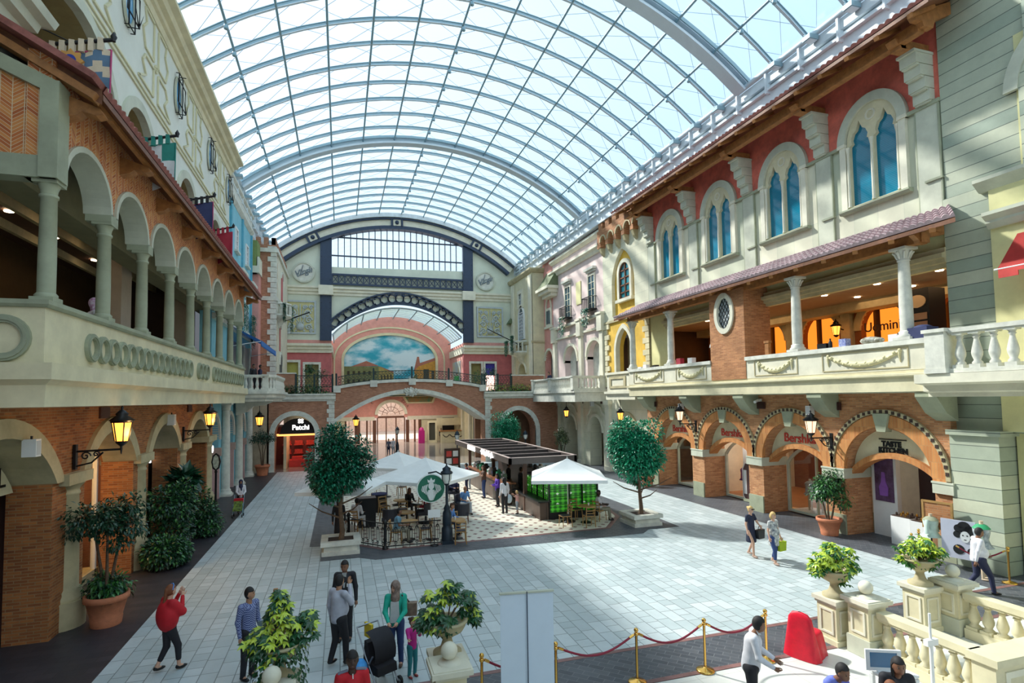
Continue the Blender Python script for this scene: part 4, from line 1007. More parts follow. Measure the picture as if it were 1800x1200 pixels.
quoins(-.85, -.43, 44.8, 0, 5.25, -1); quoins(11.5, 11.95, 44.8, 0, 5.25, 1)
for a, b in ((-5.2, -.35), (11.4, 15.8)):
    MB().sweep([(0, 0), (.08, 0), (.12, .12), (.25, .16), (.25, .40), (.36, .46), (.36, .58), (0, .58)], [(a, 44.8, 5.2), (b, 44.8, 5.2)]).build('planter_cornice', WHITEST, wb)
    MB().box(a, b, 44.9, 46.0, 5.2, 5.75).build('planter_soil', mat('soil', (.06, .04, .03), .9), wb)
MB().box(-9, -5.1, 44.8, 46.4, 0, 5.9).build('corner_wall', mat('ochre_plaster', (.5, .38, .26), .8), wb)
# Patchi shop
sh = thing('shop_sign', 'white Patchi lettering with emblem on a black arch panel', 'shop sign', (-3.05, 46.3, 3.2))
MB().prism([(-1.5, -.5), (1.25, -.5)]+archtop(-.12, 1.27, -.4, 1.1), 'y', 0, .08).build('black_panel', BLACK, sh)
SW = emat('white_sign_letters', (1, .98, .95), 1.6)
text_obj('Patchi', .52, 'lettering', SW, sh, (.1, -.02, -.02), FW, .01, .012)
e = MB()
for sx in (-1, 1):
    for sz in (-1, 1):
        cx, cz = .1+sx*.1, .48+sz*.09; e.prism(circ(cx, cz, .10, 12, .085), 'y', -.03, -.01, [circ(cx, cz, .055, 12, .045)])
e.build('emblem', SW, sh)
MB().box(-5.0, -1.6, 46.35, 46.5, 2.55, 2.72).build('lit_header', emat('orange_header', (1.0, .45, .12), .9), wb)
MB().box(-5.2, -1.4, 49.8, 49.9, 0, 3.3).box(-5.3, -5.2, 46.4, 49.9, 0, 3.3).box(-1.4, -1.3, 46.4, 49.9, 0, 3.3).box(-5.3, -1.3, 46.4, 49.9, 3.2, 3.3).build('shop_shell', mat('maroon_interior', (.16, .03, .03), .6), wb)
area(-3.3, 48, 3.1, 2.5, 2.5, 40, (1, .5, .3))
for n, (x, z) in enumerate(((-4.2, .9), (-3.3, .9), (-2.4, .9), (-4.2, 1.6), (-3.3, 1.6), (-2.4, 1.6))):
    tag(MB().box(x-.36, x+.36, 49.3, 49.7, z, z+.08).box(x-.3, x+.3, 49.4, 49.6, z+.08, z+.38).build('display_shelf', mat('red_goods', (.5, .05, .04), .5, var=.4, scale=12)), '%s %s shelf of red boxes inside the Patchi shop' % (['left', 'middle', 'right'][n % 3], ['lower', 'upper'][n//3]), 'shelf')
tag(MB().box(-3.9, -2.7, 47.6, 48.6, 0, .55).box(-3.7, -2.9, 47.8, 48.4, .55, .8).build('display_table', mat('red_display', (.6, .04, .03), .4)), 'red display table in the Patchi doorway', 'table')
# bridge
bx0, bx1, bc = -.43, 11.5, 5.5
def bl(x): return 3.45+2.3*(1-((x-bc)/5.98)**2)           # underside of the stone arch
def bt(x): return 6.02+.62*max(0, 1-((x-bc)/5.98)**2)**.8
xs = [bx0+(bx1-bx0)*i/32 for i in range(33)]
for yy, nm in ((44.85, 'bridge_spandrel'),):
    MB().prism([(x, bl(x)+.2) for x in xs]+[(x, bt(x)+.02) for x in xs[::-1]], 'y', yy, 48.2).build(nm, BRICKS, wb)
    MB().prism([(x, bl(x)) for x in xs]+[(x, bl(x)+.33) for x in xs[::-1]], 'y', yy-.12, 48.3).build('bridge_stone_arch', WHITEST, wb)
    MB().prism([(x, bt(x)) for x in xs]+[(x, bt(x)+.22) for x in xs[::-1]], 'y', yy-.16, 48.3).build('bridge_coping', WHITEST, wb)
for x in (2.5, 5.5, 8.5, -.25, 11.3):
    MB().box(x-.27, x+.27, 44.6, 45.1, bt(x)-.25, bt(x)+.27).build('coping_block', WHITEST, wb)
m = MB()
for k in range(24):
    a = k*2.399; r = .09*math.sqrt(k); m.ball((5.4+1.35*r*math.cos(a), 44.66, 5.85+.75*r*math.sin(a)), .11, 7)
m.lathe([(.02, 0), (.18, .05), (.2, .3), (.02, .45)], (5.4, 44.6, 5.6), 8); m.build('carved_crest', WHITEST, wb)
# railing on the bridge and terraces: scrollwork panels
def scroll_panel(m, x0, x1, z0f, h, y):
    n = max(2, int((x1-x0)/.24)); 
    for i in range(n):
        cx = x0+(x1-x0)*(i+.5)/n; z = z0f(cx); r = .10
        for zz, rr in ((z+.17, .1), (z+h*.5, .12), (z+h-.17, .1)):
            m.tube([(cx+rr*math.cos(t*PI/4), y, zz+rr*math.sin(t*PI/4)) for t in range(8)], .014, 4, closed=True)
        m.tube([(cx-.12, y, z), (cx+.06, y, z+h*.5), (cx-.12, y, z+h)], .013, 4)
    for i in range(int((x1-x0)/.5)+1):
        a, b = x0+(x1-x0)*i/(int((x1-x0)/.5)+1), x0+(x1-x0)*(i+1)/(int((x1-x0)/.5)+1)
        for dz in (.03, h-.03): m.bar((a, y, z0f(a)+dz), (b, y, z0f(b)+dz), .04, .05)
rl = thing('railing', 'dark green scrollwork railing along the brick bridge', 'railing'); DG = mat('dark_green_iron', (.015, .04, .04), .5, .2, var=0)
def z0(x): return bt(x)+.24 if bx0 <= x <= bx1 else 5.98
posts = [-.3, 2.5, 5.5, 8.5, 11.3]
for a, b in zip(posts[:-1], posts[1:]):
    q = MB(); scroll_panel(q, a+.1, b-.1, z0, .72, 44.95); q.build('scroll_panel', DG, rl)
for x in posts: MB().box(x-.07, x+.07, 44.88, 45.02, z0(x), z0(x)+.9).lathe([(.05, 0), (.08, .06), (.03, .12)], (x, 44.95, z0(x)+.9), 8).build('post', DG, rl)
for a, b, lab in ((-3.3, -.6, 'dark green terrace railing left of the bridge'), (11.8, 14.2, 'dark green terrace railing right of the bridge')):
    r2 = thing('railing', lab, 'railing'); q = MB(); scroll_panel(q, a, b, lambda x: 6.3, .95, 46.1); q.build('scroll_panel', DG, r2)
    for x in (a, (a+b)/2, b): MB().box(x-.07, x+.07, 46.03, 46.17, 5.75, 7.35).build('post', DG, r2)
MB().box(-4.9, -3.4, 46.0, 46.5, 5.75, 7.35).build('low_brick_wall', BRICKS, wb); MB().box(-5.0, -3.3, 45.95, 46.55, 7.35, 7.45).build('coping', WHITEST, wb)
MB().box(14.3, 17.2, 46.0, 46.5, 5.75, 7.15).build('low_brick_wall', BRICKS, wb); MB().box(14.2, 17.3, 45.95, 46.55, 7.15, 7.25).build('coping', WHITEST, wb)
# terrace floor either side of the void and link to the mural
MB().box(-9, -.43, 46.0, 66, 5.6, 5.9).box(11.5, 22, 46.0, 66, 5.6, 5.9).box(-.43, 11.5, 61.5, 66, 5.6, 5.9).build('terrace_floor', WARMST, wb)
# Virgin wall at y = 55
VY = 55.0
VW = mat('pale_green_cream_wall', (.70, .74, .60), .8, var=.08, scale=.7)
def vz(x, dr=0):
    R = (RHS*RHS+RRISE*RRISE)/(2*RRISE)+dr; return RZ0+RRISE-R+math.sqrt(max(0, R*R-(x-RXC)**2))
AZ0, AR = 11.75, 3.0
lx0, lx1 = -.8, 11.9; lc = (lx0+lx1)/2
def la(x, dz=0): return 11.9+dz+2.75*(1-((x-lc)/6.35)**2)
N = 40; xs = [lx0+(lx1-lx0)*i/N for i in range(N+1)]
# wall: left pier, right pier, spandrel between the arch and the big window
tx = [-6.1+23.6*i/60 for i in range(61)]
MB().prism([(x, vz(x, -.3)) for x in tx if x <= -1.84][::1]+[(-1.84, vz(-1.84, -.3)), (-1.84, 10.9), (-6.3, 10.9)], 'y', VY, VY+.5).build('pale_wall_panel', VW, wb)
MB().prism([(12.95, 10.9), (12.95, vz(12.95, -.3))]+[(x, vz(x, -.3)) for x in tx if x > 12.95]+[(17.8, 19), (17.8, 10.9)], 'y', VY, VY+.5).build('pale_wall_panel', VW, wb)
MB().prism([(x, la(x)) for x in xs]+[(lx1, 18.25), (lx0, 18.0)], 'y', VY, VY+.5).build('pale_wall_panel', VW, wb)
# big window and its bars
wn = struct('window_6')
gx = [lx0+(lx1-lx0)*i/30 for i in range(31)]
MB().prism([(x, vz(x, -1.35)) for x in gx]+[(lx1, 18.2), (lx0, 18.0)], 'y', VY+.3, VY+.33).build('pane', glassmat('clear_glass', (.96, .98, 1), .04), wn)
m = MB()
for i in range(1, 22): x = lx0+(lx1-lx0)*i/22; m.box(x-.04, x+.04, VY+.15, VY+.25, 18.0, vz(x, -1.3))
for z, w_ in ((19.1, .12), (20.9, .12)):
    hx = [x for x in gx if vz(x, -1.3) > z]; m.box(hx[0], hx[-1], VY+.12, VY+.26, z, z+w_)
m.build('glazing_bar', mat('dark_mullion', (.04, .06, .10), .5, var=0), wn)
# arched cornice: navy, cream, navy bands
def aband(d0, d1, y0, y1, m_, nm, a=-6.05, b=17.45):
    q = [a+(b-a)*i/60 for i in range(61)]
    MB().prism([(x, vz(x, d0)) for x in q]+[(x, vz(x, d1)) for x in q[::-1]], 'y', y0, y1).build(nm, m_, wb)
R0 = (RHS*RHS+RRISE*RRISE)/(2*RRISE)
def ab2(r0, r1, y0, y1, m_, nm):
    cz = RZ0+RRISE-R0; a = .70; P = [(RXC+(R0+r0)*math.sin(-a+2*a*i/60), cz+(R0+r0)*math.cos(-a+2*a*i/60)) for i in range(61)]
    Q = [(RXC+(R0+r1)*math.sin(-a+2*a*i/60), cz+(R0+r1)*math.cos(-a+2*a*i/60)) for i in range(61)]
    MB().prism(P+Q[::-1], 'y', y0, y1).build(nm, m_, wb)
ab2(.1, -.30, VY-.9, VY+.3, mat('pale_arch_band', (.66, .72, .74), .6), 'arch_edge'); ab2(-.30, -.48, VY-.7, VY+.3, NAVY, 'navy_band'); ab2(-.48, -1.08, VY-.45, VY+.3, CREAMW, 'cream_band'); ab2(-1.08, -1.40, VY-.6, VY+.3, NAVY, 'navy_band')
for x in (-2.5, 5.3, 13.3):
    a = math.asin((x-RXC)/(R0-.78)); t = thing('arch_boss', '%s square boss with a dark ball on the great arch' % {-2.5: 'left', 5.3: 'top', 13.3: 'right'}[x], 'boss', (RXC+(R0-.78)*math.sin(a), VY-.55, RZ0+RRISE-R0+(R0-.78)*math.cos(a)))
    t.rotation_euler = (0, a, 0)
    MB().box(-.36, .36, -.05, .1, -.34, .34).build('plate', CREAMW, t); MB().ball((0, -.1, 0), .2, 14).build('ball', NAVY, t)
    MB().box(-.58, -.40, -.12, .1, -.36, .36).build('clamp', NAVY, t); MB().box(.40, .58, -.12, .1, -.36, .36).build('clamp', NAVY, t)
# navy columns with rivets
for a, b, nm in ((-1.84, -.80, 'left'), (11.92, 12.95, 'right')):
    m = MB().box(a, b, VY-.35, VY+.1, 10.9, vz((a+b)/2, -1.2))
    for k in range(16):
        for x in (a+.12, b-.12): m.ball((x, VY-.36, 11.2+k*.55), .045, 6)
    m.build('navy_column', NAVY, wb)
# cornice across, cross-braced truss, ring arch
segs = [(-6.2, -1.9), (-.75, 11.87), (13.0, 17.6)]
for a, b in segs: MB().sweep([(0, 0), (.12, 0), (.12, .22), (.25, .3), (.25, .5), (.4, .6), (.4, .78), (0, .78)], [(a, VY, 15.25), (b, VY, 15.25)]).build('cornice', CREAMW, wb)
for a, b in ((-1.98, -.66), (11.78, 13.1)): MB().box(a, b, VY-.7, VY, 15.2, 16.1).build('column_collar', CREAMW, wb)
tr = thing('truss', 'dark cross-braced truss strip across the back wall', 'truss'); m = MB(); n = 22
m.box(lx0+.05, lx1, VY-.3, VY-.1, 16.25, 16.43).box(lx0+.05, lx1, VY-.3, VY-.1, 17.15, 17.33); m.build('chord', NAVY, tr)
for i in range(n):
    a = lx0+.05+(lx1-lx0-.05)*i/n; b = a+(lx1-lx0-.05)/n; q = MB().bar((a, VY-.2, 16.4), (b, VY-.2, 17.2), .06, .06); q.bar((a, VY-.2, 17.2), (b, VY-.2, 16.4), .06, .06); q.box(a-.05, a+.05, VY-.28, VY-.12, 16.3, 17.3); q.build('cross_brace', NAVY, tr)
ra = thing('ring_arch', 'dark iron arch of open rings over the inner glass vault', 'iron arch')
m = MB(); PP = []
for i in range(61):
    x = lx0+(lx1-lx0)*i/60; PP.append((x, la(x)))
m.prism([(x, z+.02) for x, z in PP]+[(x, z-.12) for x, z in PP[::-1]], 'y', VY-.35, VY-.05); m.prism([(x, z+1.12) for x, z in PP]+[(x, z+.98) for x, z in PP[::-1]], 'y', VY-.35, VY-.05); m.build('chord', NAVY, ra)
# rings spaced evenly along the arch
L = [0]
for (a, b), (c, d) in zip(PP[:-1], PP[1:]): L.append(L[-1]+math.hypot(c-a, d-b))
nr = 19
for k in range(nr):
    s = L[-1]*(k+.5)/nr; i = max(j for j in range(60) if L[j] <= s); f = (s-L[i])/(L[i+1]-L[i]); x = PP[i][0]+f*(PP[i+1][0]-PP[i][0]); z = PP[i][1]+f*(PP[i+1][1]-PP[i][1])+.5
    q = MB().prism(circ(x, z, .44, 20), 'y', VY-.3, VY-.1, [circ(x, z, .34, 20)]); q.build('ring', NAVY, ra)
    s2 = L[-1]*k/nr
    xx = lx0+(lx1-lx0)*k/nr; q = MB().prism([(xx-.22, la(xx)+1.02), (xx+.22, la(xx)+1.02), (xx, la(xx)+.66)], 'y', VY-.3, VY-.1); q.build('web_plate', NAVY, ra); q = MB().prism([(xx-.22, la(xx)), (xx+.22, la(xx)), (xx, la(xx)+.36)], 'y', VY-.3, VY-.1); q.build('web_plate', NAVY, ra)
# round logos
for x, nm in ((-3.3, 'left'), (14.3, 'right')):
    t = thing('round_sign', 'round pale disc with handwritten Virgin lettering, %s of the great window' % nm, 'sign', (x, VY-.05, 17.3 if x < 0 else 17.3))
    MB().prism(circ(0, 0, 1.0, 36), 'y', -.12, 0).build('disc', WHITEST, t)
    MB().prism(circ(0, 0, .98, 36), 'y', -.2, -.1, [circ(0, 0, .84, 36)]).build('rim', GREYLT, t)
    DKL = mat('sign_grey_letters', (.16, .20, .22), .5, var=0)
    o = text_obj('Virgin', .78, 'lettering', DKL, t, (.02, -.15, .05), (PI/2, -.35, 0), .02, .015, shear=.35)
    MB().tube([(-.55, -.16, -.45), (0, -.17, -.12), (.72, -.16, .22)], [.03, .05, .03], 6).tube([(-.55, -.16, -.1), (-.3, -.16, -.25), (-.05, -.16, .7)], [.03, .05, .03], 6).build('pen_stroke', DKL, t)
# carved relief panels
for x0, x1, nm in ((-5.0, -2.2, 'left'), (13.35, 16.15, 'right')):
    t = thing('relief_panel', 'framed floral relief panel on the back wall, %s side' % nm, 'relief panel', ((x0+x1)/2, VY-.02, 11.5)); w_ = (x1-x0)/2; H = 3.15
    MB().box(-w_, w_, -.06, 0, 0, H).build('ground', mat('yellow_ground', (.60, .56, .28), .8, var=.1), t)
    MB().prism(rect(-w_, w_, 0, H), 'y', -.14, 0, [rect(-w_+.16, w_-.16, .16, H-.16)]).build('frame', mat('grey_frame', (.50, .56, .58), .6), t)
    m = MB().lathe([(.05, .3), (.3, .4), (.38, .7), (.3, .95)], (0, -.05, 0), 12)
    def spiral(cx, cz, r, s, tn=1.6, w0=.075):
        m.tube([(cx+s*r*(1-k/22)*math.cos(k*tn*2*PI/22), -.1, cz+r*(1-k/22)*math.sin(k*tn*2*PI/22)) for k in range(20)], w0, 5)
    for s in (-1, 1):
        for cx, cz, r in ((.72, .62, .3), (.75, 1.3, .32), (.6, 1.95, .28), (.42, 2.5, .22), (.95, 2.55, .2), (.98, .3, .18), (.3, 1.6, .18)): spiral(s*cx, cz, r, s)
        for q in range(12): a = q*.9; m.ball((s*(.35+.62*abs(math.sin(q*1.7))), -.08, .3+q*.21), .09, 7, sc=(1.3, .5, 1))
        m.tube([(0, -.1, .9), (s*.35, -.1, 1.4), (s*.2, -.1, 2.0), (s*.4, -.1, 2.7)], .05, 5)
        for k in range(5): m.ball((s*(.3+.18*k), -.1, 1.05+.35*(k % 3)+.2*k), .075, 7, sc=(1, .5, 1.5))
    m.tube([(0, -.1, .9), (0, -.1, 2.8)], .05, 5)
    m.build('carved_foliage', mat('blue_grey_relief', (.50, .56, .56), .7), t)
# pink lower part of the back wall
for a, b in ((-6.3, -.8), (11.9, 18)):
    MB().box(a, b, VY-.02, VY+.4, 5.9, 10.95).build('rose_wall', ROSE, wb) if False else None
for (a, b, holes, k) in ((-5.1, -.8, [rect(-4.95, -3.75, 5.95, 8.85), rect(-3.15, -1.95, 5.95, 8.65)], 0), (11.92, 17.8, [rect(12.7, 13.75, 5.95, 8.8), rect(14.2, 15.2, 5.95, 8.8)], 1)):
    MB().prism(rect(a, b, 5.9, 9.95), 'y', VY-.05, VY+.4, holes).build('rose_wall', ROSE, wb)
    MB().box(a, b, VY-.06, VY+.3, 9.95, 10.95).build('pink_band', PINK, wb)
    MB().sweep([(0, 0), (.15, 0), (.15, .25), (.3, .32), (.3, .5), (.5, .62), (.5, .85), (0, .85)], [(a, VY-.05, 9.75), (b, VY-.05, 9.75)] if k == 0 else [(a, VY+7, 9.75), (a, VY-.05, 9.75), (b, VY-.05, 9.75)][0:0] or [(a, VY-.05, 9.75), (b, VY-.05, 9.75)]).build('cornice', CREAMW, wb)
    q = MB()
    for h in holes:
        x0, x1 = h[0][0], h[1][0]; z1 = h[2][1]; q.prism(rect(x0-.2, x1+.2, 5.95, z1+.22), 'y', VY-.12, VY, [rect(x0, x1, 5.96, z1)])
    q.build('stone_surround', WHITEST, wb)
MB().box(-4.95, -3.75, VY+.2, VY+.3, 5.9, 8.9).build('yellow_screen', mat('olive_yellow', (.45, .44, .10), .6), wb)
MB().box(-3.15, -1.95, VY+.2, VY+.3, 5.9, 8.7).build('olive_screen', mat('olive_dark', (.22, .20, .06), .6), wb)
MB().box(12.7, 13.75, VY+.25, VY+.3, 5.9, 8.8).build('olive_screen', mat('olive_dark', (.22, .20, .06), .6), wb)
MB().box(14.2, 15.2, VY+.1, VY+.15, 7.6, 8.8).build('blue_screen', mat('royal_blue', (.03, .02, .32), .5, var=0), wb)
MB().box(14.2, 15.2, VY+.3, VY+.35, 5.9, 7.6).build('lit_screen', emat('pinkish_light', (1, .72, .62), 1.1), wb)
# vestibule: side walls, small glass vault, mural wall
MY = 62.0
MB().box(-1.2, -.85, VY+.1, MY, 5.9, 10.9).box(11.95, 12.3, VY+.1, MY, 5.9, 10.9).build('vestibule_side_wall', PINK, wb)
MB().box(11.8, 12.0, VY, MY, 9.8, 10.5).box(-.9, -.7, VY, MY, 9.8, 10.5).build('cornice', CREAMW, wb)
MB().box(11.9, 11.96, 56.5, 60.5, 6.4, 9.2).build('side_mural', mat('side_mural', (.55, .45, .2), .7, col2=(.3, .45, .6), scale=1.2), wb)
Vp = (lc, 6.3, 11.5, 2.8)
m = MB(); vs = []
for i in range(17):
    x, z = vault(*Vp, i/16, .1); vs += [(x, VY+.5, z), (x, MY, z)]
m.add(vs, [(2*i, 2*i+1, 2*i+3, 2*i+2) for i in range(16)], 0, True); m.build('small_vault_glazing', GLASSR, wb)
for i in range(9):
    x, z = vault(*Vp, i/8, -.1); MB().tube([(x, VY+.3, z), (x, MY, z)], .07, 6).build('vault_purlin', STEELD, wb)
for k in range(7): rib(*Vp, VY+.6+k*1.1, .12, .16, 20, -.05).build('vault_rib', STEEL, wb)
mc = 5.3
MB().prism([(-.9, 5.9), (11.9, 5.9)]+[(x, z) for x, z in [vault(*Vp, 1-i/20, .2) for i in range(21)]], 'y', MY, MY+.4, [archhole(mc, 4.95, 6.0, 9.6, 2.75)]).build('mural_wall', PINK, wb)
MB().prism(archband(mc, 4.93, 9.6, 2.73, .28, 'round', 24)+[], 'y', MY-.1, MY+.3).build('mural_moulding', CREAM, wb)
MB().box(mc-5.2, mc-4.93, MY-.1, MY+.3, 5.9, 9.6).box(mc+4.93, mc+5.2, MY-.1, MY+.3, 5.9, 9.6).build('mural_moulding', CREAM, wb)
MB().prism(archband(mc, 5.85, 9.6, 3.5, .16, 'round', 24), 'y', MY-.08, MY+.1).box(mc-6.0, mc-5.85, MY-.08, MY+.1, 5.9, 9.6).box(mc+5.85, mc+6.0, MY-.08, MY+.1, 5.9, 9.6).build('outer_moulding', CREAM, wb)
def skymat():
    m, t, b = nmat('painted_sky'); setp(b, (.1, .4, .6), .8)
    tc = t.nodes.new('ShaderNodeTexCoord'); mp = t.nodes.new('ShaderNodeMapping'); mp.inputs['Scale'].default_value = (.22, 1, .42); mp.inputs['Location'].default_value = (3.1, 0, 1.2)
    n = t.nodes.new('ShaderNodeTexNoise'); n.inputs['Detail'].default_value = 8; n.inputs['Scale'].default_value = 1.6; n.inputs['Roughness'].default_value = .55
    r = t.nodes.new('ShaderNodeValToRGB'); r.color_ramp.elements[0].position = .40; r.color_ramp.elements[0].color = (.03, .36, .50, 1); r.color_ramp.elements[1].position = .56; r.color_ramp.elements[1].color = (.62, .76, .84, 1)
    e = r.color_ramp.elements.new(.46); e.color = (.16, .48, .62, 1)
    t.links.new(tc.outputs['Object'], mp.inputs[0]); t.links.new(mp.outputs[0], n.inputs['Vector']); t.links.new(n.outputs[0], r.inputs[0]); t.links.new(r.outputs[0], b.inputs['Base Color'])
    return m
mu = thing('mural', 'large arched mural of sky, clouds and old buildings beyond the bridge', 'mural', (mc, MY+.15, 0))
MB().prism(archhole(0, 4.95, 5.95, 9.6, 2.75), 'y', 0, .05).build('painted_sky', skymat(), mu)
OCH = mat('painted_ochre', (.42, .33, .10), .8, var=.2); OLG = mat('painted_olive', (.20, .22, .09), .8, var=.2); RDR = mat('painted_roof', (.42, .16, .11), .8); DKW = mat('painted_dark', (.05, .04, .02), .8); AMB = mat('painted_amber', (.60, .30, .05), .8, var=.2)
MB().prism([(-4.95, 6), (-1.3, 6), (-1.3, 8.9), (-4.95, 8.9)], 'y', -.02, 0).build('painted_house', OLG, mu)
MB().prism([(-1.3, 6), (.3, 6), (.3, 8.3), (-1.3, 8.9)], 'y', -.02, 0).build('painted_house', OCH, mu)
MB().prism([(-4.2, 8.9), (-2.6, 9.5), (.35, 8.3), (.2, 8.2), (-1.3, 8.95)], 'y', -.03, -.01).build('painted_house_roof', RDR, mu)
m = MB()
for k in range(6):
    for j in range(2): m.box(-4.6+k*.55, -4.35+k*.55, -.035, -.02, 7.1+j*.9, 7.5+j*.9)
for k in range(4): m.box(-1.05+k*.33, -.92+k*.33, -.035, -.02, 7.2, 8.0)
m.build('painted_window', DKW, mu)
MB().prism([(2.6, 6), (4.95, 6), (4.95, 9.7), (3.1, 9.2), (2.6, 8.4)], 'y', -.02, 0).build('painted_house', AMB, mu)
MB().prism([(2.5, 8.3), (2.9, 10.0), (3.1, 10.0), (3.2, 9.3), (4.95, 9.9), (4.95, 9.6), (3.0, 8.9)], 'y', -.03, -.01).build('painted_house_roof', RDR, mu)
MB().box(3.6, 4.2, -.035, -.02, 7.2, 8.6).box(4.5, 4.8, -.035, -.02, 7.2, 8.4).build('painted_window', DKW, mu)
MB().prism([(1.5, 6), (2.9, 6), (2.9, 8.2), (2.0, 7.2)], 'y', -.025, -.005).build('painted_steps', OLG, mu)
# entrance wall under the bridge at y = 70
EY = 70.0; ec = 6.0
eo = [(-2, 6.5), (-2, 0)]
ops = [(.65, 1.75), (2.1, 4.1-.25), (4.3, 7.7), (8.0, 9.3), (9.5, 9.5)]
MB().prism(rect(-4, 18, 3.05, 5.7), 'y', EY, EY+.4, [archhole(ec, 1.6, 3.06, 3.45, 1.45)]).build('pink_wall', PINK, wb)
MB().box(-4, 4.0, EY-.15, EY+.3, 2.75, 3.2).box(8.0, 18, EY-.15, EY+.3, 2.75, 3.2).build('lintel_cornice', CREAMW, wb)
MB().box(-4, .5, EY, EY+.4, 0, 2.8).box(9.6, 18, EY, EY+.4, 0, 2.8).build('cream_wall', CREAM, wb)
MB().prism(archband(ec, 1.6, 3.45, 1.45, .38), 'y', EY-.15, EY+.1).build('door_arch_moulding', CREAMW, wb)
do = struct('door_1'); BRZ = mat('bronze_frame', (.16, .07, .04), .4, .3, var=0)
m = MB()
for x in (4.35, 7.65, 5.4, 6.6): m.box(x-.07, x+.07, EY+.1, EY+.22, 0, 3.1)
m.box(4.3, 7.7, EY+.08, EY+.24, 3.0, 3.25)
for x in (.6, 1.75, 2.2, 3.1, 3.9, 8.1, 8.9, 9.6): m.box(x-.1, x+.1, EY, EY+.3, 0, 2.75)
for x in (1.0, 2.0, 3.5): m.box(x-.03, x+.03, EY+.1, EY+.2, 0, 2.75)
m.build('door_frame', BRZ, do)
for x, w_ in ((2.0, .3), (4.05, .3), (7.95, .3), (9.5, .3)): MB().box(x-w_/2, x+w_/2, EY-.1, EY+.3, 0, 2.75).build('bronze_pilaster', BRZ, do)
m = MB()
for k in range(1, 8): a = PI*k/8; m.tube([(ec+.5*math.cos(a), EY+.15, 3.4+.5*math.sin(a)), (ec+1.58*math.cos(a), EY+.15, 3.4+1.45*math.sin(a))], .03, 4)
for r in (.5, 1.05): m.tube([(ec+r*math.cos(PI*k/16), EY+.15, 3.4+r*.92*math.sin(PI*k/16)) for k in range(17)], .03, 4)
m.build('fanlight_bars', BRZ, do)
MB().box(4.3, 7.7, EY+.16, EY+.17, 0, 4.9).box(.6, 3.9, EY+.16, EY+.17, 0, 2.75).box(8.1, 9.4, EY+.16, EY+.17, 0, 2.75).build('door_glass', glassmat('door_glass', (1, .93, .88), .06), do)
# framed ceiling mirror painting and lettering on the pink wall
t = thing('wall_picture', 'green and orange picture in a pale frame above the entrance', 'picture', (9.6, EY-.05, 5.0))
MB().prism([(-2.2, .6), (-1.7, -.25), (1.6, -.25), (2.0, .6)], 'y', -.08, 0).build('frame', CREAM, t); MB().prism([(-1.9, .6), (-1.5, -.08), (1.4, -.08), (1.7, .6)], 'y', -.1, -.07).build('picture', mat('picture_paint', (.05, .22, .12), .6, col2=(.4, .15, .03), scale=1.5), t)
for ch, a, r in (('Z', 40, 2.35), ('Z', 34, 2.35), ('A', 22, 2.35), ('I', 28, 2.35)):
    pass
t = thing('wall_lettering', 'brown raised letters curving over the entrance arch', 'lettering', (ec, EY-.1, 3.45))
for ch, a in zip('ZZIA', (52, 44, 36, 28)):
    o = text_obj(ch, .42, 'letter', mat('brown_letter', (.22, .10, .07), .6, var=0), t, (2.25*math.cos(math.radians(a)), 0, 2.1*math.sin(math.radians(a))), (PI/2, -(math.radians(a)-PI/2)*-1 if False else -(PI/2-math.radians(a))*-1, 0), .01)
o = text_obj('C', .42, 'letter', mat('brown_letter', (.22, .10, .07), .6, var=0), t, (-2.3, 0, 1.45), (PI/2, -.6, 0), .01)
# outdoors beyond the doors; pinkish backdrop added to warm the brightness seen there
MB().box(-30, 45, 75, 130, -.1, -.01).build('floor', mat('outdoor_paving', (.75, .62, .52), .8))['kind'] = 'structure'
tag(MB().box(-20, 35, 95, 97, 0, 9).build('building', mat('pinkish_backdrop', (.85, .62, .50), .8)), 'pale pinkish building backdrop added beyond the entrance doors', 'building')
# right side wall of the entrance hall
er = struct('wall_right')
MB().box(14.3, 14.6, 52, 70, 0, 5.6).build('entrance_side_wall', CREAM, er)
for y in (54, 58, 62, 66): MB().box(14.0, 14.35, y-.25, y+.25, 0, 4.6).build('pilaster', CREAMW, er)
MB().box(14.1, 14.35, 52, 70, 4.5, 4.9).build('cornice', CREAMW, er)
for y in (56, 60): MB().box(14.2, 14.32, y-.7, y+.7, 0, 3.2).build('dark_doorway', mat('dark_doorway', (.08, .09, .09), .6), er)
# screening walls closing the sides and rear of the lower hall
MB().box(-4.2, -4.0, 46.4, 75, 0, 5.6).build('wall_left_entrance', CREAM)['kind'] = 'structure'
MB().box(-9, 22, 61.5, 70, 5.62, 5.72).build('entrance_ceiling', CREAM, wb); area(6, 65, 5.5, 10, 4, 260, (1, .9, .8)); area(6, 58, 5.5, 8, 3, 60, (1, .9, .8))  # both area lamps are added fill to brighten the entrance, no fitting there
MB().box(11.5, 18, 48.5, 48.7, 0, 5.6).build('arch_inner_wall', mat('brown_inner_wall', (.30, .17, .10), .8), wb); MB().box(13.6, 15.6, 48.4, 48.5, 0, 2.6).build('wooden_door', mat('brown_door', (.16, .06, .03), .5), wb); MB().box(13.4, 15.8, 48.35, 48.5, 2.6, 3.0).build('door_lintel', WARMST, wb)
ic = thing('information_counter', 'small cream counter with garlands beside the entrance doors', 'counter', (13.0, 66.5, 0))
MB().box(-1.5, 1.3, -.5, .5, 0, 1.35).build('body', CREAM, ic); MB().box(-1.6, 1.4, -.6, .6, 1.35, 1.45).build('top', WOOD, ic)
m = MB()
for k in range(3): x = -1.3+k*.85; m.tube([(x+.8*i/8, -.52, 1.0-.3*math.sin(PI*i/8)) for i in range(9)], .05, 5)
m.build('garland', DKBR, ic)
MB().box(11.3, 14.3, 68.0, 68.2, 2.0, 2.9).build('kiosk_header', CREAM, wb)
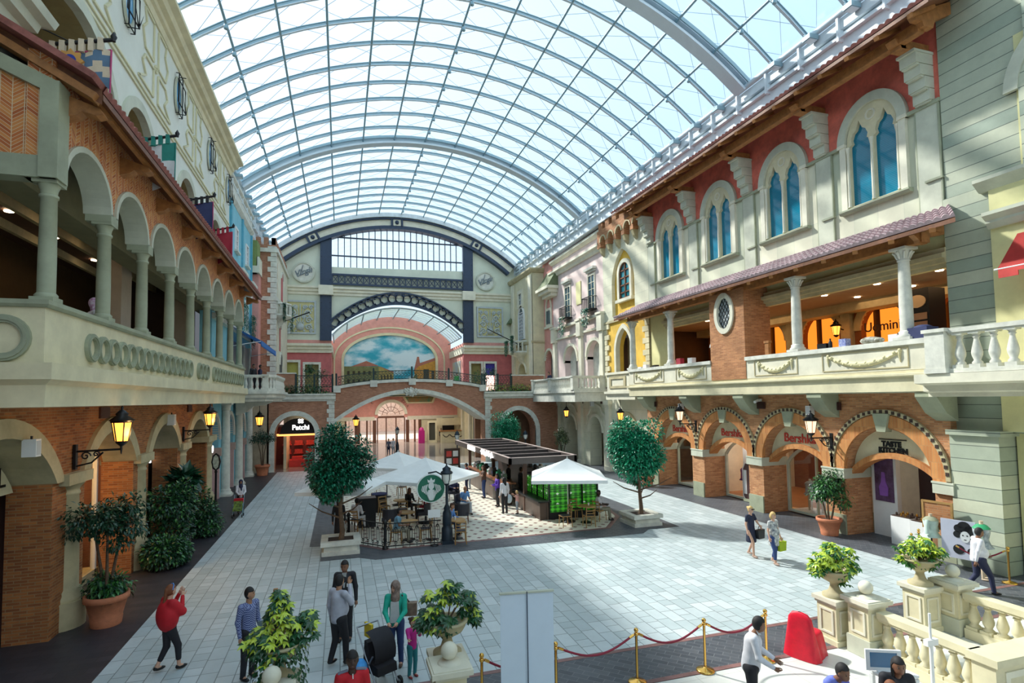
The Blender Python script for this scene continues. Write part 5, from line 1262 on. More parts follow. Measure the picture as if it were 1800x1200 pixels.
MB().box(12.35, 13.85, 69.8, 70, 1.0, 2.9).build('dark_opening', BLACK, wb)
pc = thing('vending_machine', 'magenta coin machine by the entrance door', 'machine', (9.3, 67, 0)); MG2 = mat('magenta_plastic', (.45, .01, .18), .4, var=0)
MB().box(-.35, .35, -.3, .3, 0, 1.5).build('body', MG2, pc); MB().lathe([(.3, 1.5), (.28, 1.7), (.1, 1.9)], (0, 0, 0), 12).build('dome', MG2, pc)
dc = thing('display_cabinet', 'tall pale framed display cabinet near the entrance', 'cabinet', (10.6, 67.2, 0))
MB().prism(rect(-.55, .55, 0, 2.6), 'y', -.2, .2, [rect(-.38, .38, .3, 2.4)]).build('frame', CREAM, dc); MB().box(-.38, .38, 0, .02, .3, 2.4).build('glass', mat('dark_cabinet_glass', (.06, .07, .06), .1, var=0), dc)
# ---------------------------------------------------------------- right side beyond the tiled gallery
wf = struct('wall_right')
# lower stone front
MB().prism(arcade(29.75, 46.2, 0, 5.3, [archhole(33.0, 1.1, 0, 2.6, 1.1), archhole(37.7, 1.15, 0, 2.6, 1.2), archhole(42.3, 1.1, 0, 2.6, 1.2)]), 'x', 18.2, 19.2).build('stone_front', BLOCKC, wf)
for c in (33.0, 37.7, 42.3):
    MB().prism(archband(c, 1.12, 2.6, 1.15, .45 if c == 33 else .22), 'x', 18.08, 18.3).build('arch_moulding', WARMST if c == 33 else CREAMW, wf)
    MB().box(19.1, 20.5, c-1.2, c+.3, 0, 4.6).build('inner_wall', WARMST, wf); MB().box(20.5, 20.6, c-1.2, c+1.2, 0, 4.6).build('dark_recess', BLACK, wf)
    if c > 33:
        m = MB()
        for s in (-1, 1): m.prism([(c+s*1.4, 3.1), (c+s*1.6, 3.1), (c+s*1.6, 3.9), (c+s*1.2, 4.1), (c+s*.9, 4.5), (c+s*.12, 4.75), (c+s*.12, 4.6), (c+s*.8, 4.35), (c+s*1.1, 3.95), (c+s*1.4, 3.8)], 'x', 18.1, 18.25)
        m.build('ogee_moulding', CREAMW, wf)
for y in (35.5, 40.25, 44.95):
    t = struct('wall_right', (18.1, y, 0))
    MB().box(-.2, .15, -.4, .4, 0, .3).build('base', CREAMW, t); MB().box(-.12, .15, -.3, .3, .3, 4.5).build('shaft', CREAMW, t); MB().box(-.16, .15, -.34, .34, 4.5, 4.62).box(-.22, .15, -.42, .42, 4.62, 4.95).build('capital', CREAMW, t)
MB().box(18.0, 18.3, 45.4, 48.0, 0, 4.9).build('pink_infill', PINK, wf)
m = MB().box(17.85, 18.05, 46.1, 48.0, 0, 3.7)
for k in range(4): m.box(17.85, 18.05, 46.4+k*.25, 47.7-k*.2, 3.7+k*.18, 3.9+k*.18)
m.build('stepped_jamb', GREYLT, wf)
vent(18.0, 46.9, 4.6, 'brown vent on the pink infill at the far right', .8, .3); vent(18.12, 36.5, 4.85, 'small dark vent over the nearer ogee arch', .4, .3); vent(18.12, 40.0, 4.85, 'small dark vent between the two ogee arches', .4, .3)
speaker(18.0, 37.9, 4.7, 'white loudspeaker over the nearer ogee arch', .9)
# gallery ledge end block with pedestal panel
MB().sweep([(0, 0), (.9, 0), (.9, .3), (1.05, .4), (1.05, .55), (0, .55)], [(18.2, 34.2, 5.0), (18.2, 30.3, 5.0)]).build('pedestal_ledge', CREAMW, wf)
MB().box(17.2, 17.9, 30.8, 33.8, 5.55, 6.65).box(17.1, 18.0, 30.7, 33.9, 6.65, 6.8).build('pedestal', CREAMW, wf)
MB().prism(rect(31.2, 33.4, 5.75, 6.5), 'x', 17.14, 17.22, [rect(31.45, 33.15, 5.9, 6.35)]).build('pedestal_panel', WARMST, wf)
# yellow gothic tower front
gd = [archhole(33.1, 1.05, 5.9, 8.3, 1.5, 'pointed')]
MB().prism(rect(29.8, 35.9, 5.9, 10.4), 'x', 18.2, 18.7, gd).build('yellow_wall', YEL, wf)
MB().prism(archband(33.1, 1.03, 8.3, 1.5, .25, 'pointed', th=.3), 'x', 18.08, 18.4).box(18.08, 18.4, 31.82, 32.07, 5.9, 8.3).box(18.08, 18.4, 34.13, 34.38, 5.9, 8.3).build('pointed_door_moulding', CREAMW, wf)
MB().box(19.5, 19.6, 31.5, 35, 5.9, 10).build('recess_back', WARMST, wf)
for y0, s in ((29.85, 1), (35.9, -1)):
    q = MB()
    for k in range(12):
        wd = .75 if k % 2 else .45; q.box(18.1, 18.3, *sorted((y0, y0+s*wd)), 5.9+k*.37, 6.24+k*.37)
    q.build('quoin', CREAM, wf)
nh = [archhole(33.05, 1.55, 10.75, 12.8, 2.4, 'pointed')]
MB().prism(rect(29.8, 35.9, 10.4, 17.3), 'x', 18.15, 18.7, nh).build('stone_block_wall', BLOCKC, wf)
MB().box(18.08, 18.25, 29.8, 35.9, 10.35, 10.5).build('string_course', WARMST, wf)
wn = struct('window_11')
MB().box(18.4, 18.5, 31.4, 34.7, 10.7, 15.5).build('yellow_niche', YEL, wn)
MB().prism(archband(33.0, .72, 13.5, .75, .26), 'x', 18.22, 18.45).box(18.22, 18.45, 32.02, 32.28, 11.8, 13.5).box(18.22, 18.45, 33.72, 33.98, 11.8, 13.5).box(18.12, 18.45, 31.9, 34.1, 11.6, 11.8).build('surround', CREAMW, wn)
MB().prism(archhole(33.0, .72, 11.8, 13.5, .75), 'x', 18.37, 18.4).build('pane', mat('teal_pane', (.03, .22, .27), .1, var=0), wn)
m = MB().box(18.3, 18.38, 32.95, 33.05, 11.8, 14.25)
for z in (12.25, 12.75, 13.25, 13.75): m.box(18.3, 18.38, 32.3, 33.7, z-.04, z+.04)
m.prism(archband(33.0, .66, 13.5, .7, .07), 'x', 18.28, 18.38).box(18.28, 18.38, 32.27, 32.36, 11.8, 13.5).box(18.28, 18.38, 33.64, 33.73, 11.8, 13.5).box(18.28, 18.38, 32.3, 33.7, 11.8, 11.9); m.build('window_frame', WOODD, wn)
# machicolation and brick top
m = MB()
cs = [30.4+1.15*k for k in range(5)]
m.prism(arcade(29.8, 35.9, 15.85, 17.1, [[(u, max(v, 15.86)) for u, v in archhole(c, .38, 15.86, 16.2, .38)] for c in cs]), 'x', 17.75, 18.2); m.build('machicolation', BRICKT, wf)
for c in cs: MB().prism(archband(c, .38, 16.2, .38, .1), 'x', 17.7, 17.9).build('corbel_arch', WARMST, wf)
for c in [29.85+1.15*k for k in range(6)]: MB().prism([(18.2, 15.2), (17.9, 15.5), (17.75, 15.9), (18.2, 15.9)], 'y', c-.13, c+.13).build('corbel', WARMST, wf)
m = MB()
for k in range(6): m.box(17.75, 18.1, 29.9+k*1.03, 30.5+k*1.03, 17.1, 17.6)
m.build('merlon', BRICKT, wf)
q = MB()
for k in range(5): q.box(17.95+.0*k, 18.3, 29.4-.05*k, 30.1, 14.4+k*.42, 14.4+k*.42+.38)
# pale pink house
MB().prism(rect(35.9, 45.9, 5.9, 17.0), 'x', 18.2, 18.7, [archhole(37.65, 1.3, 5.95, 8.3, 1.2), archhole(42.1, 1.3, 5.95, 8.3, 1.1)]).build('pale_pink_front', PINKL, wf)
for c in (37.65, 42.1):
    MB().prism(archband(c, 1.3, 8.3, 1.15, .22), 'x', 18.08, 18.3).build('arch_moulding', CREAMW, wf)
    MB().box(18.1, 18.8, c-1.5, c-1.3, 8.1, 8.3).box(18.1, 18.8, c+1.3, c+1.5, 8.1, 8.3).build('impost', CREAMW, wf)
    MB().box(18.7, 20.6, c+.2, c+1.4, 5.9, 9.4).build('arch_inner_wall', WHITEST, wf); MB().box(20.6, 20.7, c-1.5, c+.4, 5.9, 9.6).build('dark_interior', mat('brown_dark_interior', (.12, .05, .02), .7), wf)
for y in (36.2, 39.9, 45.4): MB().box(17.98, 18.25, y-.26, y+.26, 5.9, 10.0).box(17.85, 18.25, y-.38, y+.38, 10.0, 11.2).box(17.78, 18.25, y-.45, y+.45, 11.2, 11.35).build('white_pilaster', CREAMW, wf)
MB().box(18.05, 18.25, 35.9, 45.9, 10.2, 10.35).box(17.95, 18.25, 35.9, 45.9, 11.1, 11.3).build('string_course', CREAMW, wf)
MB().sweep([(0, 0), (.15, 0), (.25, .2), (.45, .3), (.45, .45), (0, .45)], [(18.2, 46.0, 15.85), (18.2, 35.8, 15.85)]).build('cornice', CREAMW, wf)
MB().sweep([(0, 0), (.1, 0), (.3, .2), (.3, .35), (0, .35)], [(18.2, 46.0, 17.0), (18.2, 35.8, 17.0)]).build('cornice', CREAMW, wf)
for n, c in ((12, 37.9), (13, 42.5)):
    sashwin(n, 18.2, c, 11.8, 1.05, 2.6, -1, CREAMW, mat('dark_pane', (.04, .09, .12), .1, var=0), bars=(2, 5), sill=False)
    t = thing('iron_balcony', 'black iron balconet on the %s pale pink window' % ('nearer' if n == 12 else 'farther'), 'balconet', (18.2, c, 11.75))
    m = MB()
    for k in range(13): m.tube([(-.5, -.8+k*.133, 0), (-.5, -.8+k*.133, .95)], .02, 4)
    for z in (.02, .95): m.bar((-.5, -.82, z), (-.5, .82, z), .045, .04); m.bar((-.5, -.82, z), (0, -.82, z), .04, .04); m.bar((-.5, .82, z), (0, .82, z), .04, .04)
    for s in (-.82, .82):
        for k in range(1, 4): m.tube([(-.5+.13*k, s, 0), (-.5+.13*k, s, .95)], .02, 4)
    m.build('railing', BLACK, t); MB().box(-.5, 0, -.8, .8, -.05, .0).build('floor_plate', BLACK, t)
MB().box(18.13, 18.21, 39.8, 40.7, 12.6, 14.4).build('faded_panel', YELP, wf)
# coral strip with narrow window and arched door
MB().prism(rect(45.9, 48.4, 4.9, 17.8), 'x', 18.2, 18.7, [archhole(47.0, .95, 5.95, 8.6, .9)]).build('coral_front', PINK, wf)
MB().prism(archband(47.0, .95, 8.6, .9, .2), 'x', 18.08, 18.3).build('arch_moulding', CREAMW, wf); MB().box(18.8, 19, 45.9, 48.2, 5.9, 9.7).build('arch_back', WHITEST, wf)
wn = struct('window_14'); MB().prism(archband(46.9, .55, 13.3, 1.1, .16, 'pointed'), 'x', 18.08, 18.3).box(18.08, 18.3, 46.19, 46.35, 11.7, 13.3).box(18.08, 18.3, 47.45, 47.61, 11.7, 13.3).box(18.0, 18.3, 46.0, 47.8, 11.5, 11.7).box(18.1, 18.3, 46.3, 47.5, 13.2, 13.35).build('surround', CREAMW, wn)
MB().box(18.1, 18.15, 46.35, 47.45, 11.7, 13.2).build('pane', CREAMW, wn); MB().box(18.05, 18.12, 46.5, 46.82, 11.9, 13.1).box(18.05, 18.12, 46.98, 47.3, 11.9, 13.1).build('dark_lights', mat('dark_pane', (.04, .09, .12), .1, var=0), wn)
gb = thing('bay_roof', 'small green roofed stone bay high on the coral wall', 'bay'); GRN = mat('moss_roof', (.16, .20, .10), .8, var=.2, scale=5)
MB().prism([(18.2, 16.6), (17.2, 15.0), (18.2, 15.0)], 'y', 44.6, 47.4).build('green_roof', GRN, gb)
MB().box(17.1, 18.2, 44.5, 47.5, 14.75, 15.0).box(17.3, 18.2, 44.7, 47.3, 14.45, 14.75).box(17.6, 18.2, 44.9, 47.1, 14.15, 14.45).build('stone_corbel', CREAMW, gb)
# cream tower
MB().prism(rect(48.2, 54.9, 4.9, 16.9), 'x', 17.0, 18.9, [archhole(51.3, 1.1, 5.95, 7.6, .95)]).build('cream_tower', CREAM, wf)
MB().sweep([(0, 0), (.12, 0), (.3, .25), (.3, .4), (0, .4)], [(17.0, 54.9, 16.9), (17.0, 48.2, 16.9), (18.2, 48.2, 16.9)]).build('cornice', WARMST, wf)
MB().box(16.85, 17.05, 48.2, 48.9, 5.9, 16.7).box(16.85, 17.05, 53.6, 54.3, 5.9, 16.7).build('pilaster', CREAMW, wf)
MB().box(16.88, 18.2, 48.12, 54.9, 10.3, 10.5).build('string_course', WARMST, wf)
wn = struct('window_15'); MB().prism(rect(50.6, 52.2, 14.0, 15.8), 'x', 16.85, 17.05, [rect(50.95, 51.85, 14.35, 15.45)]).build('surround', CREAMW, wn)
MB().box(16.98, 17.02, 50.9, 51.9, 14.3, 15.5).build('pane', mat('dark_pane', (.04, .09, .12), .1, var=0), wn); MB().box(16.93, 17.0, 51.37, 51.43, 14.3, 15.5).box(16.93, 17.0, 50.9, 51.9, 14.85, 14.92).build('glazing_bar', WHITE, wn)
wn = struct('window_16'); MB().prism(archhole(51.2, .75, 10.9, 13.0, 1.1, 'pointed'), 'x', 16.96, 17.0).build('pane', mat('dark_pane', (.04, .09, .12), .1, var=0), wn)
m = MB().prism(archband(51.2, .75, 13.0, 1.1, .16, 'pointed'), 'x', 16.85, 17.05)
for s in (-1, 1): m.box(16.85, 17.05, *sorted((51.2+s*.75, 51.2+s*.91)), 10.9, 13.0)
for k in range(1, 4): m.box(16.9, 16.98, 50.45+k*.375-.03, 50.45+k*.375+.03, 10.9, 13.4)
for k in range(8): m.box(16.9, 16.98, 50.45, 51.95, 11.2+k*.33, 11.26+k*.33)
m.build('tracery', WHITE, wn)
t = thing('balcony', 'small curved stone balcony on the cream tower', 'balcony', (17.0, 51.2, 9.6)); t.rotation_euler[2] = PI
MB().lathe([(.1, -1.1), (.4, -.8), (.6, -.45), (1.3, -.15), (1.35, 0)], (0, 0, 0), 18, a0=-PI/2, a1=PI/2).build('corbel', WHITEST, t)
bb = MB().lathe([(1.3, 0), (1.3, .1), (1.2, .1)], (0, 0, 0), 18, a0=-PI/2, a1=PI/2).lathe([(1.3, .95), (1.35, .98), (1.3, 1.1), (1.16, 1.1), (1.16, .95)], (0, 0, 0), 18, a0=-PI/2, a1=PI/2)
for k in range(11):
    a = -PI/2+PI*k/10; bb.tube([(1.25*math.cos(a), 1.25*math.sin(a), .1), (1.25*math.cos(a), 1.25*math.sin(a), .5), (1.25*math.cos(a), 1.25*math.sin(a), .98)], [.05, .09, .05], 6)
bb.build('railing', WHITEST, t)
t = thing('flagpole', 'bare dark pole slanting out from the cream tower balcony', 'flagpole', (16.9, 51.6, 10.4)); MB().tube([(0, 0, 0), (-3.0, 1.2, 1.7)], .05, 6).build('pole', BLACK, t); MB().box(-.1, .05, -.1, .1, -.2, .2).build('wall_plate', BLACK, t)
MB().prism(archband(51.3, 1.1, 7.6, .95, .18), 'x', 16.9, 17.05).build('arch_moulding', CREAMW, wf); MB().box(18.6, 18.7, 49.5, 53, 5.9, 8.7).build('arch_back', WARMST, wf)
# corner strip by the far wall
MB().box(17.2, 18.2, 54.3, 55, 5.9, 17).build('coral_corner', ROSE, wf)
MB().prism([(18.2, 15.2), (16.5, 12.9), (18.2, 12.9)], 'y', 54.0, 55.0).build('green_hood', GRN, wf)
# big balcony with balustrade
MB().box(15.8, 18.2, 35.95, 44.75, 4.92, 5.3).build('balcony_soffit', WHITEST, wf)
MB().sweep([(-.1, 0), (.0, 0), (.0, .62), (.12, .66), (.12, .86), (-.1, .86)], [(15.75, 44.8, 4.88), (15.75, 35.9, 4.88), (18.2, 35.9, 4.88)]).build('balcony_fascia', WHITEST, wf)
MB().box(15.8, 18.2, 35.95, 44.7, 5.3, 5.73).build('balcony_floor', WHITEST, wf)
balustrade('balustrade', 'long white balustrade of the far right balcony', [(15.8, 44.6, 0), (15.8, 36.05, 0), (18.2, 36.05, 0)], 5.72, 1.0, .27, .085, WHITEST, posts=[(15.8, 44.6, 0), (15.8, 40.6, 0), (15.8, 36.1, 0), (17.9, 36.1, 0)], pw=.4, wd=.26)
# backing for the whole right side so no daylight leaks
MB().box(25, 25.2, -12, 56, -.1, 19.3).box(18.7, 25, 30.9, 31.0, 0, 19).build('rear_screen', DKBR, wf)
MB().box(18.3, 25.2, -12, 56, 18.5, 18.7).build('rear_roof', DKBR, wf)
lb = struct('wall_left'); MB().box(-12.3, -12.1, -12, 56, -.1, 19.3).box(-12.1, -6.4, -12, 56, 19.0, 19.1).box(-12.1, -7.7, 34.2, 34.3, 0, 19).build('rear_screen', DKBR, lb)  # unseen backing on the left, also there to keep daylight out
wfr = struct('wall_front'); MB().box(-12.3, 25.2, -12.3, -12, -.1, 11).build('unseen_end_wall', mat('grey_end_wall', (.30, .36, .40), .8), wfr)  # unseen wall added behind the camera to cut frontal light, grey against bounce
# ---------------------------------------------------------------- lanterns and lamp posts
def lantern_head(t, s=1., glass=None, z=0, x=0):
    g = glass or LAMPG
    lg = MB().lathe([(.11*s, 0), (.17*s, .36*s)], (x, 0, z), 6, sm=False).build('lamp_glass', g, t)
    MB().lathe([(.03*s, -.10*s), (.10*s, -.04*s), (.11*s, 0)], (x, 0, z), 8).build('lamp_cup', BLACK, lg)
    m = MB()
    for k in range(6): a = k*PI/3; m.tube([(x+.115*s*math.cos(a), .115*s*math.sin(a), z), (x+.178*s*math.cos(a), .178*s*math.sin(a), z+.37*s)], .012*s, 4)
    m.lathe([(.20*s, .36*s), (.21*s, .40*s), (.24*s, .40*s), (.10*s, .50*s), (.12*s, .53*s), (.05*s, .60*s), (.02*s, .62*s), (.03*s, .66*s), (0, .70*s)], (x, 0, z), 8); m.build('lamp_cage', BLACK, lg)
LAMPR = emat('pinkish_lamp_glass', (1.0, .60, .38), .8)
def wall_lantern(x, y, z, s, label, sc=1.1):
    """x = wall plane, s = +1 arm points to +x"""
    t = thing('wall_lantern', label, 'lantern', (x, y, z)); L = .95*s
    m = MB().box(-.03, .03, -.06, .06, -.45, .15).tube([(0, 0, -.02), (L, 0, 0)], .028, 6).tube([(0, 0, -.38), (L*.35, 0, -.3), (L*.6, 0, -.06)], .022, 6)
    for cx, cz, r in ((L*.22, -.14, .11), (L*.45, -.1, .07)): m.tube([(cx+r*(1-k/18)*math.cos(k*.55)*s, 0, cz+r*(1-k/18)*math.sin(k*.55)) for k in range(16)], .018, 5)
    m.tube([(L, 0, 0), (L, 0, .12)], .03, 6).tube([(L, 0, 0), (L, 0, -.12)], [.03, .01], 6); m.build('bracket', BLACK, t)
    lantern_head(t, sc, LAMPG if s > 0 else LAMPR, .2, L)
    if s < 0: return t
    p = bpy.data.lights.new('lantern_light', 'POINT'); p.energy = 14; p.color = (1, .55, .2); p.shadow_soft_size = .1
    o = bpy.data.objects.new('lantern_light', p); COL.objects.link(o); o.location = (x+L+.3*s, y, z+.35); return t
wall_lantern(-6.1, 15.95, 4.1, 1, 'nearest glowing wall lantern on the left brick arcade', 1.25)
wall_lantern(-6.1, 25.65, 4.1, 1, 'glowing wall lantern at the far end of the left brick arcade', 1.25)
wall_lantern(17.7, 16.5, 3.55, -1, 'wall lantern between the nearest Bershka arch and the Taste Kitchen arch', 1.2)
wall_lantern(17.7, 24.85, 3.75, -1, 'wall lantern between the two farther Bershka arches', 1.2)
def hanging(x, y, z, top, label, s=1.2):
    t = thing('hanging_lantern', label, 'lantern', (x, y, z)); MB().tube([(0, 0, .65*s), (0, 0, top-z)], .018, 5).build('rod', BLACK, t); lantern_head(t, s, LAMPG)
hanging(-5.1, 40, 3.7, 5.25, 'amber lantern hanging under the left balcony near the Patchi arch', 1.4)
hanging(16.8, 40, 3.75, 4.9, 'amber lantern hanging from the white balcony, right of the kiosk')
hanging(16.8, 31.3, 3.75, 5.0, 'amber lantern hanging from the pedestal ledge behind the potted tree')
for n, (x, y, z) in enumerate(((12.6, 52, 3.6), (14.6, 52, 3.6))): hanging(x, y, z, 4.8, '%s amber lantern seen under the right half of the bridge' % ('left' if n == 0 else 'right'), 1.3)
hanging(1.2, 46.5, 3.2, 4.0, 'amber lantern seen over the top of the left tree', 1.3)
LPM = mat('lamp_post_iron', (.012, .025, .04), .4, .2, var=0)
def lamppost(x, y, label, h=2.8, s=1., glass=LAMPC):
    t = thing('lamp_post', label, 'lamp post', (x, y, 0))
    MB().box(-.2*s, .2*s, -.2*s, .2*s, 0, .12).lathe([(.2*s, .12), (.19*s, .55), (.14*s, .62), (.16*s, .68), (.15*s, 1.1), (.10*s, 1.2), (.12*s, 1.26), (.05*s, 1.4), (.045*s, h-.75)], seg=12).build('post', LPM, t)
    MB().lathe([(.05*s, 0), (.09*s, .04), (.1*s, .08)], (0, 0, h-.78), 12).build('lamp_cup', LPM, t)
    MB().lathe([(.10*s, 0), (.17*s, .15), (.18*s, .34)], (0, 0, h-.7), 12).build('lamp_glass', mat('opal_glass', (.75, .76, .70), .15, var=0), t)
    m = MB()
    for k in range(4): a = k*PI/2+.4; m.tube([(.10*s*math.cos(a), .10*s*math.sin(a), h-.7), (.185*s*math.cos(a), .185*s*math.sin(a), h-.55), (.19*s*math.cos(a), .19*s*math.sin(a), h-.35)], .014, 4)
    m.lathe([(.2*s, 0), (.22*s, .03), (.2*s, .08), (.14*s, .12), (.15*s, .2), (.06*s, .26), (.02, .32), (.03, .35), (0, .4)], (0, 0, h-.36), 12); m.build('lamp_cage', LPM, t)
lamppost(3.7, 20.15, 'dark blue lamp post at the front edge of the cafe', 2.85, 1.05)
lamppost(8.45, 41.5, 'lamp post behind the far left corner of the kiosk roof', 2.85); lamppost(13.9, 41.5, 'lamp post behind the far right corner of the kiosk roof', 2.7)
lamppost(5.0, 52.0, 'lamp post beside two standing people under the bridge', 2.8)
# street clock-like sign by the left arcade
t = thing('directory_post', 'black post with a framed oval map by the left arcade', 'sign post', (-5.6, 29.3, 0))
MB().lathe([(.24, 0), (.22, .12), (.12, .3), (.09, .5), (.05, .7), (.045, 1.9), (.07, 1.95), (.04, 2.05)], seg=12).build('post', BLACK, t)
MB().prism(circ(0, 2.42, .2, 8, .42), 'y', -.05, .05, [circ(0, 2.42, .14, 8, .34)]).build('frame', BLACK, t); MB().prism(circ(0, 2.42, .14, 12, .34), 'y', -.03, .03).build('map_face', mat('map_face', (.55, .62, .50), .5, var=.3, scale=14), t)
# ---------------------------------------------------------------- plants
def leaf_mat(name, c, c2=None, rough=.35):
    return mat(name, c, rough, 0, var=.35, scale=6, col2=c2, spec=.6)
LEAF = leaf_mat('glossy_leaf', (.015, .24, .12), (.005, .09, .055)); LEAFD = leaf_mat('dark_leaf', (.012, .075, .03), (.005, .03, .018)); LEAFO = leaf_mat('olive_leaf', (.16, .20, .07), (.06, .09, .04))
LEAFY = leaf_mat('yellow_variegated_leaf', (.52, .62, .06), (.30, .45, .03)); LEAFG = leaf_mat('mid_green_leaf', (.06, .22, .04), (.02, .10, .03)); BARK = mat('bark', (.16, .10, .06), .85, var=.3, scale=10)
LEAFS = leaf_mat('bright_leaf', (.02, .42, .20), (.008, .17, .09))
def leaf(m, p, d, up, L, W, mi=0):
    d = d.normalized(); r = d.cross(up)
    if r.length < 1e-3: r = d.cross(Vector((1, 0, 0)))
    r.normalize(); n = r.cross(d)
    q = p+d*L*.45
    m.add([p, q+r*W*.5+n*W*.12, p+d*L-n*L*.12, q-r*W*.5+n*W*.12, q], [(0, 1, 4), (1, 2, 4), (2, 3, 4), (3, 0, 4)], mi)
def foliage(blobs, n, L, W, rnd, mis=(0,), shell=.55, droop=.3):
    m = MB(); tot = sum(b[1]**2 for b in blobs)
    for c, r, *sc in blobs:
        sc = sc[0] if sc else (1, 1, 1); k = int(n*r*r/tot)
        for _ in range(k):
            v = Vector((rnd.gauss(0, 1), rnd.gauss(0, 1), rnd.gauss(0, 1))).normalized(); rr = r*(shell+(1-shell)*rnd.random())
            p = Vector(c)+Vector((v.x*sc[0], v.y*sc[1], v.z*sc[2]))*rr
            d = v+Vector((rnd.uniform(-.8, .8), rnd.uniform(-.8, .8), rnd.uniform(-.8, .8)-droop))
            leaf(m, p, d, Vector((rnd.uniform(-.5, .5), rnd.uniform(-.5, .5), 1)), L*rnd.uniform(.7, 1.2), W*rnd.uniform(.7, 1.2), rnd.choice(mis))
    return m
def blobs_crown(rnd, n, cx, cy, cz, rx, rz, r0):
    b = []
    for _ in range(n):
        v = Vector((rnd.gauss(0, 1), rnd.gauss(0, 1), rnd.gauss(0, 1))).normalized()*rnd.random()**.4
        b.append(((cx+v.x*rx, cy+v.y*rx, cz+v.z*rz), r0*rnd.uniform(.75, 1.15)))
    return b
def tree(x, y, label, h, cw, ch, trunk_h, seed, leafm=LEAF, nl=5200, r0=.42, tr=.11, box=None, L=.15):
    rnd = random.Random(seed); t = thing('tree', label, 'tree', (x, y, 0)); z0 = .3
    pts = [(0, 0, z0), (.05, .02, trunk_h*.45), (-.02, 0, trunk_h), (.02, .03, h*.72)]
    m = MB().tube(pts, [tr*1.3, tr, tr*.8, tr*.4], 9)
    for k in range(7):
        a = k*2.4+seed; z = trunk_h*.75+k*.12; m.tube([(0, 0, z), (cw*.25*math.cos(a), cw*.25*math.sin(a), z+.25), (cw*.42*math.cos(a), cw*.42*math.sin(a), z+.55)], [tr*.4, tr*.28, tr*.12], 5)
    m.build('trunk', BARK, t)
    cz = h-ch/2
    b = blobs_crown(rnd, 26, 0, 0, cz, cw/2-r0*.8, ch/2-r0*.8, r0)+[((0, 0, cz), min(cw, ch)*.33)]
    foliage(b, nl, L, L*.5, rnd, (0, 0, 1), .6).build('foliage', [leafm, LEAFD if leafm is LEAF else LEAF], t)
    if box:
        q = thing('tree_planter', 'square white stone planter holding the %s' % box, 'planter', (x, y, 0))
        bq = MB().box(-.62, .62, -.62, .62, 0, .14).box(-.55, .55, -.55, .55, .14, .32).prism(rect(-.65, .65, -.65, .65), 'z', .32, .46, [rect(-.42, .42, -.42, .42)]).build('box', WHITEST, q)
        MB().box(-.42, .42, -.42, .42, .3, .4).build('soil', mat('soil', (.06, .04, .03), .9), bq)
    return t
tree(.02, 20.45, 'tall round tree in the square planter at the left corner of the cafe', 4.75, 2.55, 3.35, 1.5, 3, LEAF, 12000, .5, .085, 'left cafe tree')
tree(11.75, 20.4, 'tree with dense round crown in the square planter right of the kiosk', 4.45, 3.05, 3.2, 1.35, 11, LEAFS, 13000, .6, .085, 'right cafe tree')
tree(12.35, 42, 'round tree rising behind the kiosk roof', 4.3, 3.0, 3.3, 1.2, 21, LEAFS, 8000, .6, .09)
def pot(x, y, r, h, label, m=TERRA):
    t = thing('plant_pot', label, 'plant pot', (x, y, 0))
    MB().lathe([(r*.68, 0), (r*.74, h*.25), (r*.72, h*.28), (r*.92, h*.78), (r*.98, h*.8), (r*1.03, h*.82), (r*1.03, h), (r*.9, h), (r*.88, h*.85), (0.01, h*.85)], seg=24, cap=False).build('pot_body', m, t)
    MB().lathe([(r*.88, 0), (.01, .02)], (0, 0, h*.86), 16, cap=False).build('soil', mat('soil', (.06, .04, .03), .9), t); return t
def potted(x, y, label, h, cw, ch, potr, poth, seed, lm, nl, stem=True, under=None, L=.13, pm=TERRA, base=None):
    rnd = random.Random(seed); t = thing('potted_plant', label, 'plant', (x, y, 0))
    pot(x, y, potr, poth, 'terracotta pot of the '+(base or label), pm)
    m = MB()
    for k in range(3):
        a = k*2.1+seed; m.tube([(.05*math.cos(a), .05*math.sin(a), poth*.8), (.14*math.cos(a), .14*math.sin(a), (poth+h-ch)/2+.1), (cw*.2*math.cos(a), cw*.2*math.sin(a), h-ch*.4)], [.045, .035, .02], 6)
    m.build('stem', BARK, t)
    b = blobs_crown(rnd, 16, 0, 0, h-ch/2, cw/2-.2, max(.05, ch/2-.2), .33)
    foliage(b, nl, L, L*.5, rnd, (0, 0, 1), .3, .6).build('foliage', [lm, LEAFD], t)
    if under: foliage([((rnd.uniform(-.3, .3), rnd.uniform(-.3, .3), poth+.1+rnd.uniform(-.1, .2)), .3) for _ in range(9)], under, .15, .06, rnd, (0, 1), .2, .9).build('trailing_plants', [LEAFD, LEAFG], t)
    return t
potted(-5.3, 15.7, 'small dark tree with trailing plants nearest on the left side', 3.2, 1.9, 1.6, .45, .72, 5, LEAFD, 2600, under=1300, base='nearest left tree')
potted(17.25, 16.35, 'leafy ficus in front of the pier between Taste Kitchen and Bershka', 2.6, 1.7, 1.9, .42, .62, 8, LEAFG, 2600, base='ficus by the Taste Kitchen pier')
potted(17.0, 28.6, 'low plant behind the right cafe tree', 1.3, .9, .7, .4, .6, 9, LEAFG, 600, base='plant behind the right cafe tree')
potted(-5.3, 43.2, 'umbrella-shaped small tree beside the Patchi arch', 3.2, 2.1, 1.0, .5, .75, 10, LEAFD, 1300, base='small tree beside the Patchi arch')
potted(17.0, 41.5, 'pale olive shrub against the ogee arches', 3.0, 1.9, 2.0, .45, .6, 12, LEAFO, 1800, base='olive shrub')
potted(16.9, 45.5, 'dark climbing shrub at the corner of the far right arch', 3.6, 1.0, 1.6, .3, .5, 13, LEAFD, 700, base='dark corner shrub')
